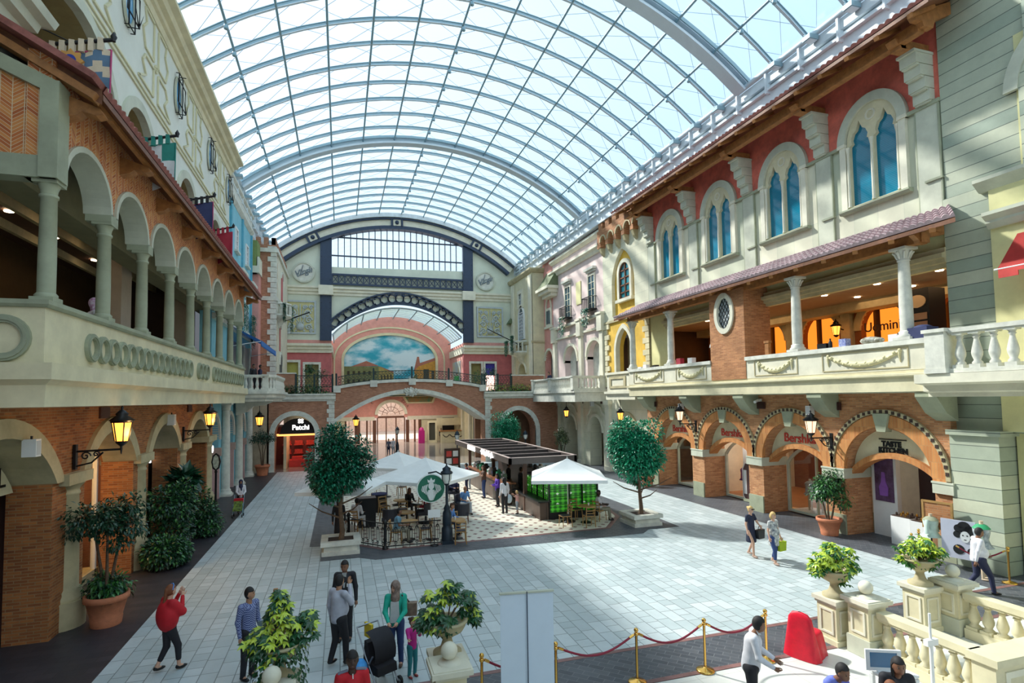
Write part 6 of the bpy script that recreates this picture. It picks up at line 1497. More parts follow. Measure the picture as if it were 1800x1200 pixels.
def shrub(x, y, label, blobs, n, seed, mats=(0, 0, 1), L=.15):
    rnd = random.Random(seed); t = thing('shrub', label, 'shrub', (x, y, 0)); MB().lathe([(.25, 0), (.3, .3), (.2, .3)], seg=12).build('pot', DKBR, t)
    foliage(blobs, n, L, L*.55, rnd, mats, .5, .4).build('foliage', [LEAFD, LEAFG], t)
shrub(-5.35, 20.3, 'dense dark bush standing by the second left pier', [((0, 0, .5), .65, (1, 1, .8)), ((.3, .3, .45), .45)], 2200, 14)
shrub(-5.5, 21.9, 'taller dark bush behind the dense one on the left', [((0, 0, .9), .7), ((0, -.1, 1.7), .75), ((.2, .2, 2.1), .5), ((-.2, -.6, 1.9), .55)], 3200, 15)
shrub(-5.3, 24.9, 'cone-shaped dark bush by the third left pier', [((0, 0, .5), .75), ((.1, -.2, 1.0), .55), ((0, 0, 1.5), .35), ((.3, -.3, .5), .6)], 2800, 16)
shrub(-5.5, 23.2, 'spiky palm top between the left bushes', [((0, 0, 2.3), .35)], 260, 17, (0,), .5)
# planter hedges on the front wall and terrace shrubs
def hedge(label, x0, x1, y, z, h, seed, mi, n):
    rnd = random.Random(seed); k = max(3, int((x1-x0)/.3)); b = [((x0+(x1-x0)*(i+.5)/k, y+rnd.uniform(-.15, .15), z+h*rnd.uniform(.3, .7)), h*.55) for i in range(k)]
    o = foliage(b, n, .16, .08, rnd, mi, .4).build('planter_foliage', [LEAFD, LEAFG, LEAFY]); tag(o, label, 'plants')
hedge('dark hedge in the planter over the Patchi arch', -4.6, -1.0, 45.1, 5.7, .65, 31, (0, 0, 1), 1500)
hedge('mixed green plants in the planter over the far right arch', 11.8, 15.6, 45.2, 5.7, .7, 32, (0, 1, 1, 2), 1300)
for x, y, z, lab, r in ((-1.9, 48, 7.6, 'thin leafy shrub on the terrace left of the bridge', .8), (12.4, 48, 7.3, 'bushy shrub on the terrace right of the bridge', .9)):
    rnd = random.Random(int(x*7)); t = thing('shrub', lab, 'shrub', (x, y, 5.9)); MB().tube([(0, 0, 0), (.1, 0, z-6.2)], [.05, .03], 6).build('stem', BARK, t)
    foliage([((rnd.uniform(-.9, .9), rnd.uniform(-.4, .4), z-5.9+rnd.uniform(-.3, .4)), r*.45) for _ in range(7)], 700, .18, .07, rnd, (0, 0, 1), .2).build('foliage', [LEAFD, LEAFG], t)
def ivy(label, x, y, z, w_, h, seed, axis='y', nrm=(-1, 0, 0), n=420, red=False):
    rnd = random.Random(seed); m = MB()
    for _ in range(n):
        u = rnd.uniform(-w_/2, w_/2); v = -h*rnd.random()**1.3*(1-.5*abs(u)/w_)
        p = Vector((x+rnd.uniform(-.1, .12)*(1 if axis == 'y' else 1)+(u if axis == 'x' else 0), y+(u if axis == 'y' else rnd.uniform(-.1, .1)), z+v))
        leaf(m, p, Vector((rnd.uniform(-.6, .6)+nrm[0]*.6, rnd.uniform(-.6, .6), -1)), Vector(nrm), .17, .09, rnd.choice((0, 0, 1)) if not (red and rnd.random() < .08) else 2)
    tag(m.build('hanging_ivy', [mat('teal_ivy', (.008, .17, .13), .7, 0, var=.3, scale=6, spec=.2), LEAFG, RC]), label, 'ivy')
ivy('ivy hanging from the nearer iron balconet', 17.6, 37.9, 11.9, 1.1, 1.5, 41, red=True); ivy('ivy hanging from the farther iron balconet', 17.6, 42.5, 11.9, 1.1, 1.6, 42, red=True)
ivy('ivy garland on the cream tower balcony, near side', 15.7, 50.4, 11.2, .5, 1.9, 43); ivy('ivy garland on the cream tower balcony, far side', 15.7, 52.3, 10.9, .9, 1.6, 44)
ivy('ivy hanging down the blue facade, nearer clump', -5.9, 38.6, 11.6, 2.2, 2.0, 45, nrm=(1, 0, 0), n=700); ivy('ivy hanging down the blue facade, farther clump', -5.9, 42.4, 11.3, 1.4, 2.4, 46, nrm=(1, 0, 0), n=600)
ivy('ivy on the near side of the left tower balcony', -4.2, 46.0, 12.9, .5, 1.6, 47, nrm=(1, 0, 0)); ivy('ivy on the far side of the left tower balcony', -3.8, 47.6, 12.9, .6, 2.4, 48, nrm=(1, 0, 0))
# variegated schefflera in stone urns
def rosette(m, c, r, rnd, yel):
    up = Vector((rnd.uniform(-.5, .5), rnd.uniform(-.7, .1), 1)).normalized(); a0 = rnd.random()*6; e1 = up.orthogonal().normalized(); e2 = up.cross(e1)
    for k in range(7):
        a = a0+k*2*PI/7; d = e1*math.cos(a)+e2*math.sin(a)-up*.35
        leaf(m, c, d, up, r*rnd.uniform(.85, 1.1), r*.42, 1 if (yel and rnd.random() < .8) else 0)
def scheff(m, blobs, n, r, rnd, yel=.5):
    for c, R in blobs:
        for _ in range(n):
            v = Vector((rnd.gauss(0, 1), rnd.gauss(0, 1), rnd.gauss(0, 1)+.3)).normalized(); rosette(m, Vector(c)+v*R*rnd.uniform(.6, 1), r, rnd, rnd.random() < yel*(1 if v.z > -.2 else .5))
def urn(x, y, label, zb, seed, blobs, n=26, yel=.55, trail=0, ped=True, s=1.):
    rnd = random.Random(seed)
    if ped:
        p = thing('pedestal', 'panelled stone pedestal under the '+label, 'pedestal', (x, y, 0)); h = zb
        MB().box(-.28, .28, -.28, .28, 0, .1).box(-.24, .24, -.24, .24, .1, h-.1).build('body', CREAM, p); MB().box(-.27, .27, -.27, .27, h-.14, h-.08).box(-.31, .31, -.31, .31, h-.08, h).build('cap', CREAMW, p)
        for s_ in (-1,): MB().prism(rect(-.17, .17, .2, h-.22), 'y', -.26, -.24, [rect(-.13, .13, .24, h-.26)]).build('panel_moulding', CREAMW, p)
        q = MB().prism(rect(-.17, .17, .2, h-.22), 'x', -.26, -.24, [rect(-.13, .13, .24, h-.26)]); q.build('panel_moulding', CREAMW, p)
    t = thing('stone_urn', 'stone urn holding the '+label, 'urn', (x, y, zb)); t.scale = (s,)*3
    MB().lathe([(.24, 0), (.24, .05), (.15, .09), (.11, .14), (.08, .24), (.09, .28), (.14, .31), (.26, .38), (.31, .46), (.31, .5), (.35, .53), (.35, .56), (.29, .56), (.26, .5), (.01, .48)], seg=28, cap=False).build('bowl', WARMST, t)
    f = thing('urn_plant', label, 'plant', (x, y, zb+.5*s)); m = MB(); scheff(m, blobs, n, .125, rnd, yel)
    if trail:
        for k in range(26):
            a = rnd.uniform(0, 2*PI); r = .36
            for j in range(9): leaf(m, Vector((r*math.cos(a)+rnd.uniform(-.05, .05), r*math.sin(a)+rnd.uniform(-.05, .05), -.09*j*trail+.05)), Vector((math.cos(a)*.6, math.sin(a)*.6, -1)), Vector((math.cos(a), math.sin(a), .3)), .09, .07, 0)
    m.build('foliage', [LEAFG if yel > .7 else leaf_mat('deep_leaf', (.02, .11, .035), (.006, .04, .015)), LEAFY], f); q = MB()
    for k in range(6): a = k*1.05; q.tube([(0, 0, 0), (.2*math.cos(a), .2*math.sin(a), .3)], .012, 4)
    q.build('stem', BARK, f)
urn(-.9, 9.5, 'bright yellow-green schefflera at the bottom left stair post', .92, 51, [((0, 0, .2), .3), ((-.3, 0, .12), .22), ((.32, 0, .18), .24), ((0, 0, .5), .2), ((0, .05, .72), .1), ((.42, .1, .35), .12), ((-.1, -.2, .0), .3)], 34, .62, trail=1)
urn(1.73, 9.5, 'dark green and yellow schefflera at the middle stair post', .92, 52, [((-.22, 0, .35), .24), ((.05, 0, .52), .2), ((-.35, 0, .08), .2), ((.38, .1, .25), .22), ((-.1, -.15, .05), .22), ((.45, .05, .05), .14)], 30, .36)
urn(10.0, 9.42, 'pale yellow-green schefflera nearest on the right', .92, 53, [((-.3, 0, .2), .24), ((-.05, 0, .45), .2), ((.35, 0, .2), .28), ((.1, -.1, .05), .3), ((-.45, 0, .12), .16)], 36, .85)
urn(12.3, 9.3, 'pale yellow-green schefflera beside the walking man', .95, 54, [((-.3, 0, .2), .28), ((.05, 0, .32), .26), ((.38, 0, .18), .28), ((.1, -.1, .1), .3)], 40, .8)
def ballpost(x, y, label, h=1.05, plinth=.35):
    p = thing('gate_post', label, 'post', (x, y, 0)); MB().box(-.26, .26, -.26, .26, 0, plinth).build('plinth', GREYLT, p); MB().box(-.23, .23, -.23, .23, plinth, h-.14).build('shaft', CREAM, p)
    MB().box(-.26, .26, -.26, .26, h-.16, h-.1).box(-.32, .32, -.32, .32, h-.1, h-.02).box(-.29, .29, -.29, .29, h-.02, h).build('cap', CREAMW, p)
    MB().prism(rect(-.16, .16, plinth+.08, h-.24), 'y', -.25, -.23, [rect(-.12, .12, plinth+.12, h-.28)]).build('panel_moulding', CREAMW, p); MB().prism(rect(-.16, .16, plinth+.08, h-.24), 'x', -.25, -.23, [rect(-.12, .12, plinth+.12, h-.28)]).build('panel_moulding', CREAMW, p)
    MB().lathe([(.19, 0), (.17, .03), (.05, .05), (.06, .07)], (0, 0, h), 18).ball((0, 0, h+.18), .135, 18).build('ball_finial', CREAMW, p)
ballpost(-.95, 8.95, 'stone ball-topped post at the bottom left stair edge'); ballpost(1.65, 8.9, 'stone ball-topped post at the middle stair edge')
ballpost(10.08, 8.75, 'stone ball-topped post nearest on the right balustrade', 1.12); ballpost(12.8, 8.95, 'stone ball-topped post beside the walking man', 1.1)
balustrade('balustrade', 'cream stone balustrade running from the nearest right ball post to the corner', [(10.1, 8.45, 0), (10.1, 6.76, 0)], 0, .93, .25, .105, CREAM, posts=[], base=.2, wd=.26)
balustrade('balustrade', 'cream stone balustrade behind, beyond the second right ball post', [(12.75, 8.65, 0), (12.75, 6.82, 0)], 0, .93, .25, .105, CREAM, base=.2, wd=.26)
t = thing('balustrade_corner', 'panelled stone corner block ending the near right balustrade', 'balustrade'); MB().box(9.95, 12.9, 6.38, 6.74, 0, .81).build('body', CREAM, t); MB().box(9.9, 12.95, 6.32, 6.8, .81, .93).build('rail', CREAM, t)
MB().prism(rect(10.15, 11.4, .15, .7), 'y', 6.36, 6.38, [rect(10.25, 11.3, .25, .6)]).build('panel_moulding', CREAMW, t)
for x, s in ((-.95, 'bottom left'), (1.65, 'middle')):
    t = thing('stair_rail', 'sloping pale stone stair rail below the %s ball post' % s, 'stair rail'); MB().bar((x, 8.65, .75), (x, 6.8, .55), .22, .14).build('rail', CREAM, t); MB().bar((x, 8.65, .12), (x, 6.8, .12), .26, .24).build('base', GREYLT, t)
    for k in range(5): MB().box(x-.06, x+.06, 8.3-k*.33-.06, 8.3-k*.33+.06, .24, .7-.03*k).build('baluster', CREAM, t)
# rope barrier
SX = [(2.25, 9.2), (3.57, 9.2), (5.17, 9.25), (6.6, 9.22), (8.0, 9.2)]; SO = ['leftmost, left of the white banner', 'just right of the white banner', 'middle', 'second from the right', 'rightmost, behind the man in white']
ROPE = mat('crimson_rope', (.28, .015, .04), .6, var=.1)
def stanchion(x, y, label, h=.95, group='brass rope posts along the dark paving'):
    t = thing('stanchion', label, 'rope post', (x, y, .005), 0, group)
    MB().lathe([(.17, 0), (.17, .015), (.15, .03), (.05, .05), (.025, .07)], seg=24).build('base', GOLD, t)
    MB().lathe([(.024, .05), (.024, h-.12), (.04, h-.11), (.04, h-.07), (.02, h-.06)], seg=12).ball((0, 0, h-.02), .042, 12).build('pole', GOLD, t)
for (x, y), l in zip(SX, SO): stanchion(x, y, 'brass rope post, '+l)
def rope(a, b, label, z=.86, drop=.24, r=.02):
    t = thing('barrier_rope', label, 'rope', (0, 0, 0)); A = Vector((*a, z)); B = Vector((*b, z)); d = (B-A).normalized()*.05; A += d; B -= d
    MB().tube([A.lerp(B, k/14)-Vector((0, 0, drop*math.sin(PI*k/14))) for k in range(15)], r, 8).build('rope', ROPE, t)
    for p, q in ((A, A.lerp(B, .06)-Vector((0, 0, drop*.18))), (B, B.lerp(A, .06)-Vector((0, 0, drop*.18)))): MB().tube([p, q], .024, 8).build('hook', GOLD, t)
for i, l in enumerate(('first crimson rope, passing behind the white banner', 'crimson rope just right of the white banner', 'crimson rope between the middle posts', 'crimson rope reaching behind the man in white')): rope(SX[i], SX[i+1], l)
stanchion(17.3, 10.62, 'brass rope post beside the dressed mannequin on the right', .95, 'brass posts by the right shops'); stanchion(16.4, 12.6, 'brass rope post behind the rightmost urn plant', .95, 'brass posts by the right shops'); stanchion(17.1, 12.9, 'brass rope post in front of the white counters', .95, 'brass posts by the right shops')
rope((17.3, 10.62), (16.55, 11.5), 'dark red rope sagging beside the walking man')
# white roll-up banner seen from behind
t = thing('banner_stand', 'blank pale roll-up banner seen from behind in the foreground', 'banner stand', (2.84, 8.55, 0), math.radians(-8))
MB().box(-.43, .43, -.005, .005, .06, 2.1).build('banner_sheet', mat('banner_back', (.66, .76, .86), .6, var=.02), t); MB().box(-.44, .44, -.03, .03, 2.1, 2.125).build('top_bar', GREYLT, t)
MB().tube([(0, -.03, .05), (0, -.03, 2.13)], .008, 6).build('support_pole', NAVY, t); MB().box(-.45, .45, -.1, .1, 0, .07).build('base', GREYLT, t)
# red covered chair
RCH = mat('red_satin_cover', (.72, .005, .03), .45, var=.15, scale=5)
t = thing('covered_chair', 'chair dressed in a bright red cover by the rope barrier', 'chair', (8.98, 9.15, 0), math.radians(112))
m = MB(); vs = []; n = 28
def sup(a, rx, ry): c, s = math.cos(a), math.sin(a); return rx*math.copysign(abs(c)**.6, c), ry*math.copysign(abs(s)**.6, s)
prof = [(0, .30), (.2, .27), (.42, .24), (.46, .22), (.47, .16), (.47, .01)]
for z, r in prof:
    for i in range(n):
        a = 2*PI*i/n; px, py = sup(a, r, r); k = 1+(.05*math.sin(9*a) if z < .4 else 0); vs.append((px*k, py*k, z))
m.add(vs, [(k*n+i, k*n+(i+1) % n, (k+1)*n+(i+1) % n, (k+1)*n+i) for k in range(len(prof)-1) for i in range(n)], 0, True); m.build('seat_cover', RCH, t)
m = MB(); vs = []; prof = [(0, .34, .14), (.3, .29, .10), (.6, .25, .07), (.78, .22, .06), (.87, .15, .05), (.90, .03, .02)]
for z, rx, ry in prof:
    for i in range(20): a = 2*PI*i/20; px, py = sup(a, rx, ry); vs.append((px*(1+.05*math.sin(6*a)*(z < .5)), .27+py+.06*z, z))
m.add(vs, [(k*20+i, k*20+(i+1) % 20, (k+1)*20+(i+1) % 20, (k+1)*20+i) for k in range(5) for i in range(20)], 0, True); m.build('back_cover', RCH, t)
# small sign with timber post behind the left urn
t = thing('notice_board', 'grey board on a brown timber post behind the left urn plant', 'sign', (-1.05, 10.4, 0)); MB().box(-.035, .035, -.035, .035, 0, 2.02).build('post', WOOD, t); MB().box(-.28, .38, .04, .07, 1.12, 1.5).build('board', mat('slate_grey', (.16, .24, .28), .5), t)
# white device and monitor bottom right
t = thing('display_stand', 'white floor stand with a tall pole beside the balustrade', 'stand', (9.42, 7.0, 0)); MB().tube([(0, 0, 0), (0, 0, 1.0)], .03, 8).tube([(0, 0, 1.0), (0, 0, 1.5)], .02, 8).build('pole', WHITE, t); MB().box(-.12, .12, -.04, .04, .98, 1.08).build('clamp', WHITE, t); MB().lathe([(.2, 0), (.2, .02), (.04, .04)], seg=20).build('base', WHITE, t)
t = thing('monitor', 'white framed monitor with a blue screen on the near desk', 'monitor', (8.2, 6.87, .82), math.radians(-25)); MB().prism(rect(-.26, .26, 0, .32), 'y', -.02, .02, [rect(-.2, .2, .05, .28)]).build('frame', WHITE, t); MB().box(-.2, .2, -.01, .01, .05, .28).build('screen', mat('blue_screen_glass', (.05, .16, .30), .2, var=0), t); MB().box(-.1, .1, -.08, .08, -.02, 0).build('foot', WHITE, t)
t = thing('desk', 'white desk at the bottom right corner', 'desk', (8.5, 6.15, 0)); MB().box(-.45, .1, .45, .85, .76, .8).build('top', WHITE, t)
for sx in (-.42, .07):
    for sy in (.48, .82): MB().box(sx-.03, sx+.03, sy-.03, sy+.03, 0, .74).build('leg', WHITE, t)
# ---------------------------------------------------------------- cafe
UMB = mat('white_canvas', (.84, .86, .84), .75, var=.04, scale=2); POLE = mat('pale_pole', (.6, .6, .56), .4, var=0)
def umbrella(x, y, rot, side, z0, z1, label):
    t = thing('parasol', label, 'parasol', (x, y, 0), rot); h = side/2; m = MB(); N = 8; K = 5; vs = []
    c = [(h, h), (0, h*1.0), (-h, h), (-h, 0), (-h, -h), (0, -h), (h, -h), (h, 0)]
    for k in range(K+1):
        f = .10+.90*k/K
        for i, (px, py) in enumerate(c): sag = -.05*math.sin(PI*k/K)*(1 if i % 2 else .3); vs.append((px*f, py*f, z1-(z1-z0)*f+sag-(0 if i % 2 == 0 else -.0)))
    m.add(vs, [(k*8+i, k*8+(i+1) % 8, (k+1)*8+(i+1) % 8, (k+1)*8+i) for k in range(K) for i in range(8)])
    b = len(vs)
    m.add([(px, py, z0) for px, py in c]+[(px, py, z0-.13) for px, py in c], [(i, (i+1) % 8, 8+(i+1) % 8, 8+i) for i in range(8)]); cp = m.build('canopy', UMB, t)
    m = MB(); f = .26; m.add([(px*f, py*f, z1-.02-.2*abs(1)) for px, py in c]+[(0, 0, z1+.03)], [(i, (i+1) % 8, 8) for i in range(8)]); m.build('top_vent', UMB, cp)
    MB().tube([(0, 0, 0), (0, 0, z1)], .025, 8).ball((0, 0, z1+.06), .035, 8).build('pole', POLE, t)
    for i in range(0, 8): px, py = c[i]; MB().bar((0, 0, z1-.12), (px*.97, py*.97, z0-.02), .025, .02).build('rib', POLE, t)
    MB().lathe([(.3, 0), (.3, .05), (.06, .09), (.04, .3)], seg=20).build('base', BLACK, t)
umbrella(9.12, 21.75, math.radians(-20), 3.0, 1.93, 2.62, 'large white parasol in front of the green glass block')
umbrella(3.45, 23.7, math.radians(-40), 3.4, 1.95, 2.72, 'largest white parasol over the middle cafe tables')
umbrella(2.75, 28.2, math.radians(-40), 2.7, 1.98, 2.62, 'farthest white parasol of the cafe')
umbrella(.1, 22.2, math.radians(-20), 2.6, 1.95, 2.6, 'white parasol half hidden by the left tree')
# kiosk
kc = thing('kiosk_canopy', 'dark slatted flat roof over the coffee kiosk', 'canopy'); kz = 2.22
kx0, kx1, ky0, ky1 = 7.25, 10.55, 24.0, 36.3
m = MB().box(kx0, kx0+.12, ky0, ky1, kz, kz+.28).box(kx1-.12, kx1, ky0, ky1, kz, kz+.28).box(kx0, kx1, ky0, ky0+.12, kz, kz+.28).box(kx0, kx1, ky1-.12, ky1, kz, kz+.28); m.build('fascia', mat('brown_fascia', (.07, .055, .05), .5), kc)
MB().box(kx0-.01, kx0+.13, ky0, ky1, kz+.28, kz+.3).box(kx1-.13, kx1+.01, ky0, ky1, kz+.28, kz+.3).box(kx0, kx1, ky0-.01, ky0+.13, kz+.28, kz+.3).box(kx0, kx1, ky1-.13, ky1+.01, kz+.28, kz+.3).build('edge_trim', mat('pale_trim', (.45, .36, .33), .5), kc)
for k in range(1, 7): y = ky0+(ky1-ky0)*k/7; MB().box(kx0+.12, kx1-.12, y-.04, y+.04, kz+.05, kz+.27).box(kx0+.12, kx1-.12, y-.04, y+.04, kz+.27, kz+.285, 1).build('cross_beam', [mat('brown_fascia', (.07, .055, .05)), MATS['pale_trim']], kc)
MB().box(kx0+.1, kx1-.1, ky0+.1, ky1-.1, kz, kz+.03).build('dark_ceiling', BLACK, kc)
for x in (kx0+.9, kx1-.25):
    for y in (ky0+.5, 30, ky1-.4): MB().box(x-.08, x+.08, y-.08, y+.08, 0, kz).build('post', mat('brown_post', (.12, .06, .04), .5), kc)
o = text_obj('STARBUCKS', .34, 'kiosk_sign', SW, None, (kx0-.02, 31.5, kz+.13), (PI/2, 0, -PI/2), .01, .012); tag(o, 'white STARBUCKS lettering on the long kiosk fascia', 'sign')
m = MB(); m.tube([(kx0-.03, 29.2-.11*k, kz+.13+.11*math.sin(k*1.9)+.03*math.cos(k*3.1)) for k in range(24)], .028, 5)
for k in range(5): m.tube([(kx0-.03, 29.0-.5*k, kz+.02), (kx0-.03, 28.95-.5*k, kz+.3)], .026, 5)
tag(m.build('kiosk_sign', SW), 'white joined script lettering on the kiosk fascia, nearer than the STARBUCKS lettering', 'sign')
kb = thing('kiosk_counter', 'long dark wood service counter of the coffee kiosk', 'counter'); CW = brick('dark_wood_panels', (.09, .055, .04), (.12, .075, .055), (.02, .015, .01), .8, 1.2, .015, bump=.3, var=.3, rough=.4)
MB().box(7.6, 8.0, 26.1, 33.6, 0, 1.02).build('body', CW, kb); MB().box(7.5, 8.2, 26.0, 33.7, 1.02, 1.08).build('top', mat('brown_counter_top', (.30, .12, .06), .3), kb)
kb = thing('low_counter', 'lower dark counter between the kiosk and the green block', 'counter'); MB().box(8.1, 8.5, 22.4, 25.9, 0, .75).build('body', CW, kb); MB().box(8.0, 8.6, 22.3, 26.0, .75, .8).build('top', BLACK, kb)
MB().box(10.1, 10.5, 24.5, 36, 0, 1.3).build('back_counter', DKBR, thing('back_counter', 'dark back counter on the far side of the kiosk', 'counter'))
rnd = random.Random(77); cols = [mat('c_steel', (.4, .42, .45), .25, .8, var=0), BLACK, mat('c_navy', (.03, .05, .14), .4, var=0), mat('c_red', (.5, .05, .04), .4, var=0), mat('c_white', (.7, .72, .72), .4, var=0), mat('c_green', (.02, .25, .12), .4, var=0)]
kn = ['steel', 'black', 'navy', 'red', 'white', 'green']
for k in range(16):
    c = rnd.randrange(6); x = 7.85 if k % 2 else 10.3; y = 26.5+k*.44; z = 1.09 if k % 2 else 1.31; s_ = rnd.uniform(.1, .17); h = rnd.uniform(.2, .5)
    t = thing('coffee_appliance', '%s %s on the %s kiosk counter, number %d from the near end' % (kn[c], 'machine' if h > .35 else 'jar', 'front' if k % 2 else 'back', k+1), 'appliance', (x, y, z), 0, 'machines and jars on the kiosk counters'); MB().box(-s_, s_, -s_, s_, 0, h*.7).lathe([(s_*.8, h*.7), (s_*.6, h)], seg=10).build('body', cols[c], t); MB().box(-s_-.01, -s_, -s_*.6, s_*.6, h*.3, h*.55).build('front_panel', cols[(c+1) % 6], t)
t = thing('menu_board', 'dark menu board with pictures by the kiosk end', 'menu board', (7.3, 37.6, 0), .1); MB().box(-.55, .55, -.04, .04, 0, 1.85).build('board', DKBR, t)
for k in range(6): MB().box(-.42+(k % 2)*.46, -.06+(k % 2)*.46, -.06, -.04, 1.3-(k//2)*.5, 1.68-(k//2)*.5).build('picture', cols[(3, 4, 4, 3, 1, 4)[k]], t)
# green tiled glass block
def greenblock():
    m, t, b = nmat('green_pattern'); setp(b, (.05, .4, .03), .2)
    v = wallvec(t); s = t.nodes.new('ShaderNodeSeparateXYZ'); t.links.new(v, s.inputs[0]); P = .17
    def cell(o, q=P): return math_node(t, 'ABSOLUTE', math_node(t, 'SUBTRACT', math_node(t, 'FRACT', math_node(t, 'DIVIDE', o, q)), .5))
    d = math_node(t, 'ADD', cell(s.outputs[0], .24), cell(s.outputs[1], .17)); r = t.nodes.new('ShaderNodeValToRGB'); r.color_ramp.elements[0].position = .25; r.color_ramp.elements[0].color = (.10, .62, .04, 1); r.color_ramp.elements[1].position = .75; r.color_ramp.elements[1].color = (.01, .12, .01, 1)
    t.links.new(d, r.inputs[0])
    w1 = math_node(t, 'LESS_THAN', math_node(t, 'ADD', cell(s.outputs[0], .62), cell(s.outputs[1], .43)), .12)
    mx = t.nodes.new('ShaderNodeMix'); mx.data_type = 'RGBA'; t.links.new(w1, mx.inputs['Factor']); t.links.new(r.outputs[0], mx.inputs['A']); mx.inputs['B'].default_value = (.8, .95, .8, 1); t.links.new(mx.outputs['Result'], b.inputs['Base Color'])
    t.links.new(mx.outputs['Result'], b.inputs['Emission Color']); b.inputs['Emission Strength'].default_value = .12; return m
gbk = thing('green_glass_block', 'glowing green patterned glass block framed in black', 'display block'); MB().box(8.55, 10.75, 22.4, 25.4, .3, 1.6).build('green_panels', greenblock(), gbk)
m = MB().box(8.5, 10.8, 22.35, 25.45, 0, .3).box(8.5, 10.8, 22.33, 25.45, 1.58, 1.66)
for x in (8.52, 9.45, 10.05, 10.78): m.box(x-.025, x+.025, 22.33, 22.42, .3, 1.6)
for z in (.62, .95, 1.28): m.box(8.5, 10.8, 22.36, 22.40, z-.01, z+.01).box(8.51, 8.55, 22.4, 25.4, z-.01, z+.01)
for y in (23.1, 23.9, 24.7, 25.4): m.box(8.5, 8.56, y-.02, y+.02, .3, 1.6)
m.build('black_frame', BLACK, gbk)
# round green sign on its pole
t = thing('cafe_sign', 'round green and white siren sign on a pole among the tables', 'sign', (3.23, 20.85, 0)); GS = mat('sign_green', (.01, .16, .09), .4, var=0); WS = mat('sign_white', (.8, .85, .82), .4, var=0)
MB().tube([(.0, .03, 0), (0, .03, 2.45)], .022, 8).build('pole', POLE, t); MB().lathe([(.2, 0), (.2, .03), (.03, .05)], seg=16).build('base', BLACK, t)
MB().prism(circ(0, 1.90, .5, 32), 'y', -.07, .03).build('disc', GS, t); MB().prism(circ(0, 1.90, .53, 32), 'y', -.08, .04, [circ(0, 1.90, .5, 32)]).build('rim', WS, t)
MB().tube([(-.1, 0, 2.46), (.2, 0, 2.5), (.48, 0, 2.33), (.58, 0, 2.05)], .03, 6).build('hanger_arm', BLACK, t)
m = MB().prism(circ(0, 2.0, .11, 16, .14), 'y', -.10, -.07)
m.prism([(-.12, 2.12), (-.14, 2.24), (-.06, 2.19), (0, 2.30), (.06, 2.19), (.14, 2.24), (.12, 2.12)], 'y', -.10, -.07)
for s in (-1, 1):
    for k in range(4): m.tube([(s*(.14+.055*k), -.085, 2.06-.02*k), (s*(.19+.055*k), -.085, 1.86), (s*(.13+.06*k), -.085, 1.64+.05*k)], .02, 5)
    m.tube([(s*.08, -.085, 1.84), (s*.14, -.085, 1.68), (s*.05, -.085, 1.48)], .035, 5)
m.prism([(-.07, 1.86), (.07, 1.86), (.1, 1.66), (.05, 1.46), (-.05, 1.46), (-.1, 1.66)], 'y', -.10, -.07); m.build('emblem', WS, t)
# furniture
OAK = mat('honey_oak', (.42, .24, .08), .45, var=.15, scale=8); SEATB = mat('black_cushion', (.03, .03, .04), .6, var=0)
def wchair(label, x, y, r, m=OAK, arm=False):
    t = thing('cafe_chair', label, 'chair', (x, y, .014), r); w_ = .2
    st = MB().box(-w_, w_, -.2, .2, .42, .45).build('seat', m, t); MB().box(-w_+.03, w_-.03, -.17, .17, .45, .47).build('cushion', SEATB, st)
    for sx in (-1, 1):
        MB().tube([(sx*.17, -.17, .42), (sx*.19, -.19, 0)], [.02, .015], 6).build('leg', m, t); MB().tube([(sx*.2, .22, 0), (sx*.18, .18, .45), (sx*.18, .24, .84)], .02, 6).build('leg', m, t)
    for z, q in ((.80, .05), (.66, .035), (.56, .025)): MB().tube([(-.18, .2+.1*(z-.45), z), (0, .24+.1*(z-.45), z), (.18, .2+.1*(z-.45), z)], q*.6, 6).build('back_rail', m, t)
    return t
def armchair(label, x, y, r):
    t = thing('armchair', label, 'chair', (x, y, .014), r); MB().box(-.28, .28, -.26, .26, .32, .46).build('seat', SEATB, t)
    MB().prism([(.32*math.cos(a), .3*math.sin(a)) for a in [PI*k/12 for k in range(13)]]+[(.25*math.cos(a), .23*math.sin(a)) for a in [PI*k/12 for k in range(12, -1, -1)]], 'z', .35, .80).build('backrest', SEATB, t)
    for sx in (-.24, .24):
        for sy in (-.22, .22): MB().tube([(sx, sy, .34), (sx*1.1, sy*1.1, 0)], [.02, .014], 5).build('leg', WOODD, t)
def ctable(label, x, y, r=.33, h=.7):
    t = thing('cafe_table', label, 'table', (x, y, .014)); MB().lathe([(r, 0), (r, .035)], (0, 0, h-.035), 20).build('tabletop', OAK, t); MB().tube([(0, 0, .05), (0, 0, h-.03)], .03, 8).build('pedestal', BLACK, t); MB().lathe([(.24, 0), (.22, .03), (.04, .06)], seg=14).build('base', BLACK, t)
